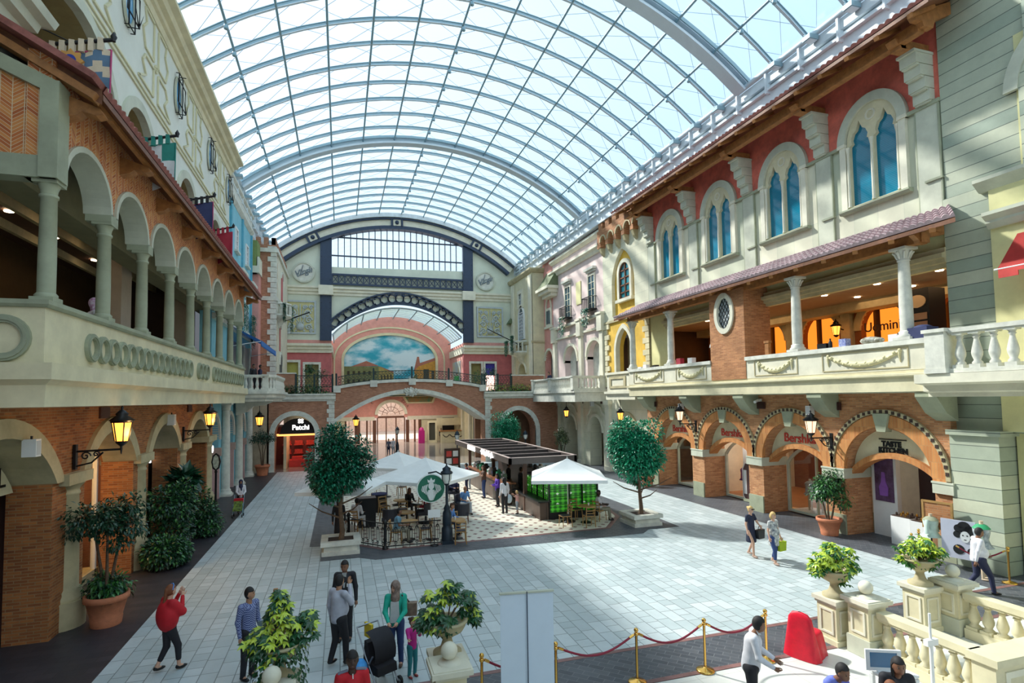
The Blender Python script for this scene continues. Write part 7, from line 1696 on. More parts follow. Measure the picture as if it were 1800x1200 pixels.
CH = [(8.65, 20.95, -1.5, 'oak chair alone beside the pole of the right parasol'), (9.55, 20.65, 3.1, 'oak chair with its back to us at the right round table'), (9.6, 22.0, .2, 'oak chair behind the right round table'), (10.45, 21.5, 1.9, 'oak chair under the seated man at the right'),
      (4.15, 19.95, 3.0, 'nearest oak chair beside the front lamp post'), (4.2, 21.3, .1, 'oak chair behind the table at the lamp post'), (1.95, 20.75, 1.4, 'chair under the man behind the front railing'), (3.0, 20.75, -1.6, 'empty chair facing the man behind the front railing'),
      (2.6, 24.7, 3.1, 'oak chair with its back to us in the middle of the cafe'), (1.9, 24.6, .6, 'oak chair left of the middle tables'), (1.9, 25.8, .4, 'oak chair behind the left middle table'), (3.3, 25.5, -1.2, 'oak chair right of the black-dressed woman'), (.6, 23.3, 2.6, 'chair under the man in white behind the tree'), (1.6, 30.6, .8, 'chair under the farthest parasol, left side'), (3.2, 31.0, -.7, 'chair under the farthest parasol, right side')]
for x, y, r, l in CH: wchair(l, x, y, r)
for x, y, r, l in ((1.95, 23.2, 2.7, 'dark armchair in the centre left of the cafe'), (4.9, 23.2, 2.9, 'large dark armchair with its back to us right of the lamp post'), (3.4, 23.9, -1.7, 'dark armchair behind the round green sign'), (5.3, 25.3, .4, 'dark armchair under the man in the blue shirt'), (5.6, 28.6, 0, 'dark armchair under the edge of the big parasol')): armchair(l, x, y, r)
for x, y, l in ((2.55, 22.75, 'round oak table in the middle of the cafe'), (4.15, 20.65, 'round oak table beside the front lamp post'), (9.75, 21.35, 'round oak table beside the seated man at the right'), (2.45, 21.1, 'round table behind the front railing'), (2.6, 25.6, 'round table under the biggest parasol'), (2.4, 30.8, 'round table under the farthest parasol')): ctable(l, x, y)
for x, y, z, l in ((4.1, 20.65, .714, 'white paper cup on the table by the lamp post'), (9.85, 21.3, .714, 'small glass on the right round table')): tag(MB().lathe([(.03, 0), (.04, .1), (.042, .11)], seg=12).build('cup', WHITE, loc=(x, y, z)), l, 'cup')
t = thing('waste_cabinet', 'tall black cabinet behind the left tree', 'cabinet', (1.05, 24.0, .014)); MB().box(-.35, .35, -.3, .3, 0, 1.15).build('body', BLACK, t); MB().box(-.36, .36, -.31, .31, 1.15, 1.18).build('top', DKBR, t)
t = thing('barrel_table', 'round black side table beside the black cabinet', 'table', (1.75, 26.9, .014)); MB().lathe([(.34, 0), (.36, .8)], seg=20).build('body', BLACK, t); MB().lathe([(.37, .8), (.37, .84)], seg=20).build('top', NVC, t)
t = thing('music_stand', 'white notice on a thin stand beside the front lamp post', 'notice stand', (3.2, 19.95, .014)); MB().tube([(0, 0, 0), (0, 0, 1.0)], .015, 6).build('pole', BLACK, t); MB().box(-.22, .22, -.01, .01, .98, 1.26).build('notice', WHITE, t); MB().lathe([(.15, 0), (.15, .03), (.03, .05)], seg=14).build('base', BLACK, t)
# front railing of the cafe
rl = thing('railing', 'black scrolled iron railing along the front of the cafe', 'railing')
def ironrail(pts, z=.02, h=.86):
    P = [Vector((*p, z)) for p in pts]
    for a, b in zip(P[:-1], P[1:]):
        for dz in (.08, h): MB().bar(a+Vector((0, 0, dz)), b+Vector((0, 0, dz)), .035, .03).build('rail', BLACK, rl)
        L = (b-a).length; n = int(L/.24); d = (b-a).normalized()
        for i in range(n):
            c = a.lerp(b, (i+.5)/n); q = MB(); e = d*.075
            for sg in (-1, 1):
                q.tube([c+Vector((0, 0, .2))+sg*e*.0, c+sg*e+Vector((0, 0, .25)), c+sg*e+Vector((0, 0, h-.25)), c+Vector((0, 0, h-.12))], .011, 5)
            for zz in (.18, h-.18): q.tube([c+d*(.05*math.cos(k*PI/4))+Vector((0, 0, zz+.05*math.sin(k*PI/4))) for k in range(8)], .010, 4, closed=True)
            q.tube([c+Vector((0, 0, 0)), c+Vector((0, 0, h))], .009, 4); q.build('scroll_bar', BLACK, rl)
ironrail([(.1, 22.4), (.55, 21.2), (1.5, 20.1), (3.45, 20.0)])
for x, y in ((1.5, 20.1), (.3, 21.9)): MB().lathe([(.1, 0), (.1, .06), (.05, .12), (.05, .3), (.065, .34), (.05, .4), (.05, .85), (.075, .9), (.06, .98), (.0, 1.02)], (x, y, .01), 10).build('post', BLACK, rl)
# ---------------------------------------------------------------- right shops
sr = struct('wall_right'); SHF = mat('shop_wood_floor', (.45, .20, .08), .4, var=.15)
MB().box(19.1, 24.5, 12.3, 29.6, .0, .02).build('shop_floor', SHF, sr); MB().box(24.4, 24.5, 12, 29.7, 0, 5).build('shop_back_wall', mat('shop_back', (.16, .045, .025), .7), sr); MB().box(19.1, 24.5, 12, 29.7, 4.2, 4.3).build('shop_ceiling', mat('shop_ceiling', (.25, .17, .12), .8), sr)
for y in (16.5, 25.4): MB().box(19.2, 24.4, y-.08, y+.08, 0, 4.2).build('shop_partition', CREAMW, sr)
for n, c in enumerate((18.6, 22.75, 27.0)):
    wn = struct('window_%d' % (20+n)); m = MB().prism([(c-1.55, .05), (c+1.55, .05)]+archtop(c, 1.55, 2.2, .8, 'seg', 14), 'x', 19.0, 19.12, [[(c-1.45, .15), (c+1.45, .15)]+archtop(c, 1.45, 2.15, .75, 'seg', 14)]); m.build('frame', GREYLT, wn)
    if n != 1: MB().box(19.04, 19.06, c-1.45, c+1.45, .15, 2.9).build('pane', SHG, wn); MB().box(19.0, 19.12, c-.05, c+.0, .1, 2.8).build('mullion', GREYLT, wn)
    MB().box(19.15, 20.2, c-1.5, c+1.5 if n != 1 else c-.1+.6, .0, .12).build('display_floor', WHITE, wn)
MB().box(20.2, 20.3, 23.2, 24.4, 0, 3.2).box(20.3, 20.4, 25.6, 28.5, 0, 3.2).build('display_screen', WHITE, sr)
area(21.5, 18.7, 4.0, 3, 3, 28, (1, .85, .7)); area(21.5, 23, 4.0, 2.0, 2.5, 45, (1, .6, .35)); area(19.7, 24.0, 3.2, .5, .8, 9, (1, .95, .9)); area(20, 27.1, 4.0, 1.5, 2.5, 30, (1, .95, .85)); area(20.5, 14.0, 3.6, 1.5, 2, 14, (1, .8, .6))
t = thing('shop_totem', 'dark hexagonal framed totem in the open Bershka doorway', 'sign', (19.0, 22.6, .02)); MB().prism([(-.32, .25), (-.18, .05), (.18, .05), (.32, .25), (.32, 1.55), (.15, 1.85), (-.15, 1.85), (-.32, 1.55)], 'x', -.06, .06).build('body', mat('totem_brown', (.10, .04, .04), .4), t)
MB().prism([(-.34, .23), (-.19, .03), (.19, .03), (.34, .23), (.34, 1.57), (.16, 1.88), (-.16, 1.88), (-.34, 1.57)], 'x', -.08, .08, [[(-.30, .26), (-.17, .08), (.17, .08), (.30, .26), (.30, 1.54), (.14, 1.82), (-.14, 1.82), (-.30, 1.54)]]).build('rim', WHITE, t)
MB().box(-.09, -.06, .05, .25, .35, 1.5).build('light_strip', WHITE, t); MB().box(-.15, .15, -.25, .25, 0, .12).build('foot', GREYST, t)
# taste kitchen stall
t = thing('perfume_display', 'pale display wall with a purple bottle poster in the nearest arch', 'display', (19.0, 15.2, 0)); MB().box(-.05, .15, -.2, .75, 0, 3.1).build('wall_panel', WHITE, t)
MB().box(-.08, -.05, -.1, .62, 1.25, 2.9).build('poster', mat('purple_poster', (.16, .09, .20), .4, col2=(.05, .02, .04), scale=3), t)
MB().prism([(.12, 1.45), (.42, 1.45), (.45, 1.75), (.36, 1.95), (.33, 2.3), (.21, 2.3), (.18, 1.95), (.09, 1.75)], 'x', -.1, -.08).build('poster_bottle', mat('lilac', (.30, .12, .50), .3), t)
t = thing('stall_backdrop', 'dark brown stall backdrop with a lit shelf in the nearest arch', 'display', (19.75, 13.6, 0)); MB().box(-.05, .05, -1.3, 1.15, 0, 3.1).build('panel', mat('dark_maroon', (.04, .01, .01), .4), t); MB().box(-.1, -.05, -.7, .55, 1.75, 2.2).build('lit_shelf', emat('cream_light', (1, .8, .45), .8), t)
for k in range(4): MB().lathe([(.06, 0), (.05, .18), (.02, .24)], (-.13, -.5+k*.3, 1.78), 8).build('shelf_item', DKBR, t)
for n, (x, y, l) in enumerate(((18.5, 14.35, 'left white counter with small jars, nearest arch'), (18.35, 13.55, 'right white counter with small jars, nearest arch'))):
    t = thing('stall_counter', l, 'counter', (x, y, 0)); MB().box(-.3, .3, -.34, .34, 0, .95).build('body', WHITE, t); MB().box(-.28, .28, -.32, .32, .95, .98).build('top', DKBR, t)
    for k in range(8): MB().lathe([(.035, 0), (.035, .07), (.02, .1)], (-.15+.3*(k % 2), -.25+.16*(k//2), .98), 8).build('jar', GOLD if k % 3 else DKBR, t)
def dressform(label, x, y, r, mats, h=1.5, legs=False):
    t = thing('mannequin', label, 'mannequin', (x, y, 0), r); SK = mat('mannequin_skin', (.62, .48, .34), .5, var=0)
    MB().lathe([(.05, h), (.045, h-.08), (.06, h-.1)], seg=12).build('neck', SK, t)
    m = MB().lathe([(.27, .55*h), (.2, .6*h), (.15, .68*h), (.19, .8*h), (.20, .87*h), (.10, .93*h), (.06, .94*h)], seg=18); m.build('dress', mats[0], t)
    for s in (-1, 1): MB().tube([(s*.17, 0, .88*h), (s*.25, 0, .75*h), (s*.28, -.02, .62*h)], [.065, .07, .08], 8).build('sleeve', mats[1], t)
    MB().lathe([(.21, .875*h), (.13, .93*h), (.08, .945*h)], seg=18).build('yoke', mats[2], t)
    if legs:
        for s in (-1, 1): MB().tube([(s*.08, 0, .56*h), (s*.1, 0, .3*h), (s*.12, 0, .05)], [.08, .05, .035], 8).ball((s*.12, -.05, .03), .05, 8, sc=(1, 2, .6)).build('leg', SK, t)
    else: MB().tube([(0, 0, 0), (0, 0, .56*h)], .025, 6).lathe([(.2, 0), (.2, .02), (.03, .04)], seg=14).build('stand', BLACK, t)
GWD = mat('pale_patterned_cloth', (.55, .60, .62), .7, col2=(.12, .16, .2), scale=7); LG = mat('pale_green_cloth', (.55, .68, .60), .7); GRN2 = mat('green_yoke', (.03, .35, .15), .6)
dressform('mannequin in a grey dress with green yoke by the stone pier', 17.0, 11.05, .4, (GWD, LG, GRN2), 1.6, True); dressform('mannequin in a pale green top behind the brass rope', 17.15, 12.55, .2, (LG, LG, GREYST), 1.5)
RS = mat('plum_top', (.25, .04, .06), .6, col2=(.08, .03, .12), scale=4)
dressform('mannequin in a plum top in the open Bershka doorway', 19.6, 23.6, .4, (RS, RS, RS), 1.6, True)
for n, (y, m_) in enumerate(((19.6, GWD), (18.9, WC), (18.2, BL))): dressform('mannequin in %s in the nearest Bershka window' % ('patterned cloth', 'white', 'slate blue')[n], 19.7, y, .3, (m_, m_, m_), 1.45, True)
MB().lathe([(.03, 0), (.025, .9)], seg=8).build('tripod_stand', BLACK, thing('tripod', 'dark tripod behind the farthest Bershka window', 'tripod', (19.8, 26.2, .12)))
for n, y in enumerate((19.1, 19.8)): dressform('%s mannequin in the orange lit left shop window' % ('nearer', 'farther')[n], -7.6-.3*n, y, 1.4, (CR, CR, GOLD), 1.6, True)
t = thing('poster_board', 'pale poster with a black and white portrait leaning by the mannequin', 'poster', (17.2, 11.8, .0), math.radians(-75)); MB().box(-.42, .42, -.02, .02, .35, 1.45).build('board', mat('pale_lilac_board', (.50, .52, .62), .5, var=.05), t)
m = MB()
for cx, cz, r in ((.15, 1.28, .16), (.02, 1.22, .12), (.28, 1.2, .13), (-.02, 1.05, .1), (.33, 1.02, .09), (.0, .62, .14), (.3, .6, .1)): m.prism(circ(cx, cz, r, 14), 'y', -.03, -.02)
m.build('portrait_hair', BLACK, t); MB().prism(circ(.17, 1.0, .12, 16, .16), 'y', -.04, -.03).build('portrait_face', WC, t)
MB().prism(circ(.12, 1.04, .02, 8), 'y', -.045, -.04).prism(circ(.22, 1.04, .02, 8), 'y', -.045, -.04).prism(circ(.17, .92, .035, 8, .012), 'y', -.045, -.04).build('portrait_features', BLACK, t)
t = thing('framed_board', 'wood framed board with brick pattern leaning on the pier capital', 'board', (17.45, 12.55, 1.0), math.radians(-80)); MB().prism(rect(-.42, .42, 0, .85), 'y', -.03, .03, [rect(-.36, .36, .06, .79)]).build('frame', OAK, t); MB().box(-.36, .36, -.01, .01, .06, .79).build('panel', BRICKT, t)
# items on the right gallery parapet
def item(label, name, cat, m, x, y, s, z=6.84, r=0):
    tag(m.build(name, s, loc=(x, y, z), rotz=r), label, cat)
item('blue patterned box on the right gallery parapet', 'box', 'box', MB().box(-.12, .12, -.14, .14, 0, .28), 17.1, 15.2, mat('royal_blue_card', (.03, .06, .35), .5, col2=(.5, .55, .7), scale=14))
item('dark bottle beside the blue box on the parapet', 'bottle', 'bottle', MB().lathe([(.07, 0), (.07, .22), (.03, .28), (.03, .36)], seg=12), 17.1, 15.8, BLACK)
item('dark camera case beside the bottle on the parapet', 'case', 'case', MB().box(-.15, .15, -.2, .2, 0, .2), 17.15, 16.1, BLACK)
item('crumpled white and olive bag on the right parapet', 'bag', 'bag', MB().ball((0, 0, .12), .3, 12, sc=(.7, 1.2, .45)).ball((0, -.3, .1), .2, 10, sc=(.8, 1, .5)), 17.1, 14.2, mat('white_crumpled_cloth', (.62, .62, .56), .8, col2=(.12, .11, .06), scale=5))
item('white card beside the near column on the parapet', 'card', 'card', MB().box(-.02, .02, -.15, .15, 0, .24), 17.1, 13.4, WHITE)
item('black tablet standing on the parapet by the near column', 'tablet', 'tablet', MB().box(-.03, .03, -.2, .2, 0, .28), 17.2, 13.1, BLACK)
item('dark blue suitcase by the near end of the right parapet', 'suitcase', 'suitcase', MB().box(-.25, .25, -.3, .3, 0, .35).ball((0, 0, .33), .28, 12, sc=(.85, 1, .4)), 17.2, 12.5, NVC)
item('small wooden stand with lamp on the parapet by the brick pier', 'wooden_stand', 'stand', MB().box(-.06, .06, -.1, .1, 0, .5).box(-.08, .08, -.14, .14, .5, .6), 17.1, 18.9, WOOD)
for k in range(5): item(('white folded menu', 'dark box', 'white tray', 'maroon shirt', 'white cloth')[k]+' on the farther part of the right parapet', ('menu', 'box', 'tray', 'folded_shirt', 'cloth')[k], ('menu', 'box', 'tray', 'shirt', 'cloth')[k], MB().box(-.12, .12, -.18, .18, 0, (.2, .12, .1, .32, .28)[k]), 17.12, (28.6, 27.6, 29.2, 25.2, 24.2)[k], (WHITE, BLACK, WHITE, RC, WHITE)[k])
dressform('headless mannequin in white and red on the right gallery', 17.6, 22.9, 0, (WC, WC, WC), 1.0); bpy.data.objects[[o.name for o in bpy.data.objects if o.get('label') == 'headless mannequin in white and red on the right gallery'][0]].location.z = 6.9
t = thing('directory_totem', 'tall dark directory totem inside the right gallery', 'sign', (21.0, 15.1, 5.85)); MB().box(-.42, .42, -.42, .42, 0, 3.2).build('body', BLACK, t)
for k in range(5): MB().box(-.45, -.42, -.34, .34, .75+k*.32, 1.0+k*.32).build('sign_plate', mat('tan_plate', (.35, .22, .15), .5, var=.1), t)
MB().prism(circ(0, 2.72, .32, 16, .24), 'x', -.46, -.42).build('oval_plate', mat('cream_plate', (.6, .45, .28), .5, var=0), t)
t = thing('wall_lantern', 'glowing lantern on the pilaster inside the right gallery', 'lantern', (22.8, 20.3, 8.2)); MB().tube([(0, 0, 0), (-.4, 0, .1)], .03, 6).build('bracket', BLACK, t); lantern_head(t, 1.1, LAMPG, -.25, -.45)
# ---------------------------------------------------------------- people: smooth blended bodies polygonised from distance fields
def seg_d(P, a, b, ra, rb, sy=1.):
    a = np.array(a, np.float32); b = np.array(b, np.float32); ab = b-a; L = float(ab@ab)+1e-9
    q = P-a; t = np.clip((q@ab)/L, 0, 1); d = q-t[..., None]*ab
    if sy != 1.: d = d*np.array((1, sy, 1), np.float32)
    return np.sqrt((d*d).sum(-1))-(ra+(rb-ra)*t)
def ell_d(P, c, r):
    q = (P-np.array(c, np.float32))/np.array(r, np.float32); k = np.sqrt((q*q).sum(-1)); return (k-1)*min(r)
def smin(a, b, k):
    h = np.clip(.5+.5*(b-a)/k, 0, 1); return b+(a-b)*h-k*h*(1-h)
def blend(P, prims, k):
    d = None
    for p in prims:
        if p[0] == 's': e = seg_d(P, *p[1:])
        else: e = ell_d(P, *p[1:])
        d = e if d is None else smin(d, e, k)
    return d
def surfnet(f, lo, hi, h):
    ax = [np.arange(l, u+h, h, dtype=np.float32) for l, u in zip(lo, hi)]
    P = np.stack(np.meshgrid(*ax, indexing='ij'), -1); D = f(P); S = D < 0; n = np.array(D.shape)
    acc = np.zeros((*(n-1), 3)); cnt = np.zeros(n-1)
    for a in range(3):
        s0 = [slice(None)]*3; s1 = [slice(None)]*3; s0[a] = slice(0, -1); s1[a] = slice(1, None)
        A, B = D[tuple(s0)], D[tuple(s1)]; X = S[tuple(s0)] != S[tuple(s1)]; t = np.where(X, A/(A-B+1e-12*(A == B)), 0)
        pos = P[tuple(s0)].astype(np.float64).copy(); pos[..., a] += t*h; pos *= X[..., None]; o = [b for b in range(3) if b != a]
        for i in (0, 1):
            for j in (0, 1):
                sl = [slice(None)]*3; sl[o[0]] = slice(i, X.shape[o[0]]-1+i); sl[o[1]] = slice(j, X.shape[o[1]]-1+j)
                acc += pos[tuple(sl)]; cnt += X[tuple(sl)]
    m = cnt > 0; idx = -np.ones(n-1, int); idx[m] = np.arange(m.sum()); V = acc[m]/cnt[m][:, None]; F = []
    for a in range(3):
        s0 = [slice(1, -1)]*3; s1 = [slice(1, -1)]*3; s0[a] = slice(0, -1); s1[a] = slice(1, None)
        A, B = S[tuple(s0)], S[tuple(s1)]; I = np.argwhere(A != B); o = [(a+1) % 3, (a+2) % 3]
        if len(I) == 0: continue
        fl = A[A != B]; base = I.copy(); base[:, o[0]] += 1; base[:, o[1]] += 1; q = []
        for di, dj in ((-1, -1), (0, -1), (0, 0), (-1, 0)):
            c = base.copy(); c[:, o[0]] += di; c[:, o[1]] += dj; q.append(idx[c[:, 0], c[:, 1], c[:, 2]])
        q = np.stack(q, 1); q[~fl] = q[~fl][:, ::-1]; F.append(q)
    return V, np.concatenate(F)
def snmesh(f, lo, hi, h, name, mats, parent, extra=None):
    V, F = surfnet(f, lo, hi, h); m = MB(); m.v = [tuple(v) for v in V.tolist()]; m.f = [tuple(q) for q in F.tolist()]; m.mi = [0]*len(m.f); m.sm = [True]*len(m.f)
    if extra: extra(m)
    return m.build(name, mats, parent)
SKIN = {'light': mat('light_skin', (.62, .36, .25), .5, var=.03), 'tan': mat('tan_skin', (.45, .24, .14), .5, var=.03), 'brown': mat('brown_skin', (.22, .10, .055), .5, var=.03), 'dark': mat('dark_skin', (.06, .028, .018), .45, var=.03)}
HAIR = {'black': mat('black_hair', (.012, .010, .010), .7, var=0), 'brown': mat('brown_hair', (.08, .035, .018), .7, var=.2), 'red': mat('auburn_hair', (.22, .07, .025), .7, var=.2), 'blonde': mat('blonde_hair', (.62, .42, .16), .7, var=.15), 'grey': mat('grey_hair', (.3, .28, .26), .7, var=.1)}
EYE = mat('eye_dark', (.02, .015, .012), .3, var=0); LIP = mat('lip', (.35, .10, .08), .4, var=0)
CL = {}
def cloth(c, c2=None, sc=6, r=.75):
    k = 'cloth_%s_%s' % (c, c2)
    return mat(k, c, r, 0, .12, sc, col2=c2)
def checks(name, a, b, s=28):
    m, t, bb = nmat(name); setp(bb, a, .8); tc = t.nodes.new('ShaderNodeTexCoord'); k = t.nodes.new('ShaderNodeTexChecker'); k.inputs['Scale'].default_value = s; k.inputs['Color1'].default_value = (*a, 1); k.inputs['Color2'].default_value = (*b, 1)
    t.links.new(tc.outputs['Object'], k.inputs['Vector']); t.links.new(k.outputs[0], bb.inputs['Base Color']); return m
def hand(m, w, d, s, side, curl=.35):
    """five-fingered hand: wrist point w, direction d"""
    w = Vector(w); d = Vector(d).normalized(); r = d.cross(Vector((0, 1, 0)))
    if r.length < .2: r = d.cross(Vector((1, 0, 0)))
    r.normalize(); n = r.cross(d).normalized(); L = .19*s
    m.tube([w-d*.03*s, w+d*.02*s, w+d*L*.32, w+d*L*.5], [.026*s, .030*s, .038*s, .034*s], 8)
    for k, (u, l) in enumerate(((-.029, .40), (-.010, .46), (.010, .43), (.028, .34))):
        a = w+d*L*.46+n*u*s; b = a+(d*(1-curl*.3)+r*curl*side)*L*l*.55; c = b+(d*(1-curl)+r*curl*1.4*side)*L*l*.5; m.tube([a, b, c], [.0095*s, .0088*s, .0065*s], 6)
    a = w+d*L*.16-n*.03*s; b = a+(d*.75-n*.75).normalized()*L*.26; m.tube([a, b, b+(d-n*.25).normalized()*L*.2], [.012*s, .0105*s, .008*s], 6)
def person(label, x, y, rot, H=1.68, skin='light', hair='black', hs='short', top=None, bot=None, shoe=None, arms=((-.25, .0, -.28, -.27, -.08, -.52), (.25, .0, -.28, .27, -.08, -.52)), legs=None, sit=0, lean=0, look=0, tilt=0, dress=0, sleeve=1, fat=1., z=.0, h=.018, skirt=0, collar=False, scarf=None, tie=None, long=0, hem=0, bare=0, extra=None, w=1., vest=None, child=0):
    """rot = direction faced (0 = towards the camera side, -y). arms: elbow and wrist offsets from each shoulder"""
    t = thing('person', label, 'person', (x, y, z), rot); s = H/1.7; V3 = lambda *p: Vector(p)*s
    hz = sit if sit else .90*s; up = Vector((0, -math.sin(lean), math.cos(lean)))
    hip = Vector((0, 0, hz)); sh = hip+up*.50*s; nk = hip+up*.56*s; W = .17*s*w; hd = nk+up*.02*s+Vector((0, -.025-.02*lean, .13+.0*child))*s
    if tilt: hd = hd+Vector((0, -.05*tilt, -.03*tilt))*s
    lk = Vector((math.sin(look), -math.cos(look), -.35*tilt)).normalized(); sd = Vector((math.cos(look), math.sin(look), 0))
    A = []
    for k, sg in enumerate((-1, 1)):
        S = sh+Vector((sg*W, 0, -.01*s)); a = arms[k]; A.append((S, S+V3(*a[:3]), S+V3(*a[3:]), sg))
    # shoulder offsets in arms are measured from the shoulder, +x outward for the right side
    A = [(S, S+Vector((a[0]-sg*.19, a[1], a[2]))*s if False else S+Vector((a[0]-sg*.17, a[1], a[2]))*s, S+Vector((a[3]-sg*.17, a[4], a[5]))*s, sg) for (S, _, _, sg), a in zip(A, arms)]
    if legs: LG_ = [tuple(Vector(q)*s for q in l) for l in legs]
    elif sit: LG_ = [(Vector((sg*.09*s, 0, hz)), Vector((sg*.12*s, -.42*s, hz+.03*s)), Vector((sg*.12*s, -.46*s, .09*s))) for sg in (-1, 1)]
    else: LG_ = [(Vector((sg*.085*s, 0, .88*s)), Vector((sg*.095*s, -.02*s, .48*s)), Vector((sg*.10*s, .02*s, .08*s))) for sg in (-1, 1)]
    R = .093*s*(1.12 if child else 1)
    head = [('e', hd, (R*.83, R*.98, R*1.22)), ('e', hd+lk*.03*s-Vector((0, 0, .055*s)), (R*.6, R*.66, R*.62)), ('e', hd+lk*(R*.98)-Vector((0, 0, .018*s)), (.014*s, .016*s, .022*s)), ('e', hd+sd*R*.82-Vector((0, 0, .015*s)), (.012*s, .02*s, .03*s)), ('e', hd-sd*R*.82-Vector((0, 0, .015*s)), (.012*s, .02*s, .03*s))]
    skinp = [('s', nk-up*.06*s, hd-Vector((0, 0, .06*s)), .055*s, .05*s)]+head
    for S, E, Wr, sg in A: skinp += [('s', S, E, .045*s, .037*s), ('s', E, Wr, .036*s, .025*s)]
    skinp += [('s', hip+up*.12*s, sh-up*.10*s, .11*s, .13*s), ('s', hip, hip+up*.05*s, .12*s, .12*s)]
    for Hp, K, An in LG_: skinp += [('s', Hp, K, .075*s, .05*s), ('s', K, An, .05*s, .034*s), ('s', An, An+Vector((0, -.10*s, -.045*s)), .034*s, .028*s)]
    if hs == 'cover': skinp = skinp
    allp = [p for q in A for p in q[:3]]+[p for q in LG_ for p in q]+[hd+Vector((0, 0, .2*s)), hip]
    pad = .24*s; lo = [min(p[i] for p in allp)-pad for i in range(3)]; hi = [max(p[i] for p in allp)+pad*.8 for i in range(3)]
    def ext(m):
        for S, E, Wr, sg in A: b = len(m.f); hand(m, Wr+(Wr-E).normalized()*.01, (Wr-E), s*.95, -sg)
        for q in (-1, 1):
            e = hd+lk*(R*.90)+sd*q*.032*s+Vector((0, 0, .012*s)); m.ball(e, .0105*s, 6, 1, (1.2, 1, .8)); b = e+Vector((0, 0, .024*s)); m.tube([b-sd*.016*s, b+sd*.016*s], .004*s, 4, 1)
        l = hd+lk*(R*.93)-Vector((0, 0, .056*s)); m.tube([l-sd*.018*s, l+lk*.004*s, l+sd*.018*s], [.003*s, .006*s, .003*s], 5, 2)
    if h > .025: ext_ = (lambda m: [hand(m, Wr, (Wr-E), s*.95, -sg) for S, E, Wr, sg in A] and None)
    else: ext_ = ext
    snmesh(lambda P: blend(P, skinp, .018*s), lo, hi, h*.85, 'body', [SKIN[skin], EYE, LIP], t, ext_)
    # top garment
    f = fat; tp = [('s', hip+up*.06*s, sh-up*.10*s, .125*s*f, .135*s*w), ('s', hip-up*.0*s, hip+up*.12*s, .135*s*f, .125*s*f), ('s', sh+Vector((-W*.85, 0, -.01*s)), sh+Vector((W*.85, 0, -.01*s)), .062*s, .062*s)]
    if f > 1.1: tp.append(('e', hip+up*.16*s+Vector((0, -.05*s, 0)), (.15*s*f, .14*s*f, .17*s)))
    for S, E, Wr, sg in A:
        if sleeve >= .4: tp.append(('s', S, E if sleeve > .6 else S.lerp(E, .6), .062*s, .05*s))
        if sleeve >= 1: tp.append(('s', E, Wr, .05*s, .037*s))
    if long:
        zl = long*s; tp += [('s', Vector((0, .0, hz)), Vector((0, .0, zl+.1*s)), .15*s, .24*s if long < .3 else .18*s)]
    elif dress:
        tp += [('s', Vector((0, 0, hz)), Vector((0, -.01, dress*s+.06)), .14*s, .17*s)]
    hemz = (long or dress)*s if (long or dress) else hz-.07*s-hem*s
    neck_p = nk+up*.0*s; topcut = float(neck_p.z)+.004
    def ft(P):
        d = blend(P, tp, .03*s)
        nc = seg_d(P, nk-up*.02*s+Vector((0, -.02*s, 0)), nk+up*.3*s, .052*s, .07*s); d = np.maximum(d, -nc)
        if not sit or long or dress: d = np.maximum(d, hemz-P[..., 2])
        return d
    shirt = t
    if top: shirt = snmesh(ft, lo, hi, h, 'dress' if (dress or long) else 'shirt', top, t)
    if bot:
        bp = []
        for Hp, K, An in LG_:
            e = An if not bare else K.lerp(An, 1-bare); bp += [('s', Hp, K, .095*s*f, .066*s), ('s', K, e, .066*s, .052*s)]
        bp += [('s', hip+Vector((-.05*s, 0, .0)), hip+Vector((.05*s, 0, 0)), .118*s*f, .118*s*f)]
        zc = hz+.08*s; snmesh(lambda P: np.maximum(blend(P, bp, .02*s), P[..., 2]-zc), lo, hi, h, 'trousers', bot, t)
    for Hp, K, An in LG_:
        m = MB(); c = An+Vector((0, -.055*s, -.045*s)); m.ball(c, .05*s, 10, 0, (.85, 2.3, .75)).ball(An+Vector((0, .02*s, -.03*s)), .042*s, 8, 0, (1, 1.2, 1)); m.build('shoe', shoe or BLACK, t)
    # hair
    hm = HAIR.get(hair)
    if scarf:
        sp = [('e', hd+Vector((0, .01*s, .01*s)), (R*1.08, R*1.22, R*1.4)), ('s', hd-Vector((0, 0, .08*s)), sh+Vector((0, -.05*s, -.02*s)), .085*s, .10*s), ('s', sh+Vector((0, -.09*s, 0)), sh+Vector((.02, -.12*s, -.2*s)), .07*s, .035*s)]
        snmesh(lambda P: np.maximum(blend(P, sp, .03*s), -ell_d(P, hd+lk*R*1.1-Vector((0, 0, .015*s)), (R*.62, R*.75, R*.85))), lo, hi, h*.85, 'headscarf', scarf, t)
    elif hs != 'bald':
        hp = [('e', hd+Vector((0, 0, .008*s))-lk*.006*s, (R*.93, R*1.10, R*1.30))]; B = -lk
        if hs == 'long': hp += [('s', hd+B*.05*s, hd+B*.10*s-Vector((0, 0, .26*s)), .075*s, .06*s), ('s', hd+sd*.06*s, hd+sd*.07*s-Vector((0, 0, .2*s)), .04*s, .03*s), ('s', hd-sd*.06*s, hd-sd*.07*s-Vector((0, 0, .2*s)), .04*s, .03*s)]
        if hs == 'bob': hp += [('e', hd-Vector((0, 0, .03*s))+B*.02*s, (R*1.12, R*1.12, R*1.15))]
        if hs == 'pony': hp += [('s', hd+B*R*1.0+Vector((0, 0, .03*s)), hd+B*R*1.5-Vector((0, 0, .24*s)), .035*s, .03*s)]
        if hs == 'bun': hp += [('e', hd+B*R*1.15+Vector((0, 0, .06*s)), (.045*s, .045*s, .045*s))]
        def fh(P):
            d = blend(P, hp, .015*s); q = P-np.array(hd, np.float32); fr = q@np.array(lk, np.float32); keep = np.minimum(.040*s-q[..., 2]+.0*fr, fr-.012*s)
            return np.maximum(d, keep)
        snmesh(fh, lo, hi, h*.85, 'hair', hm, t)
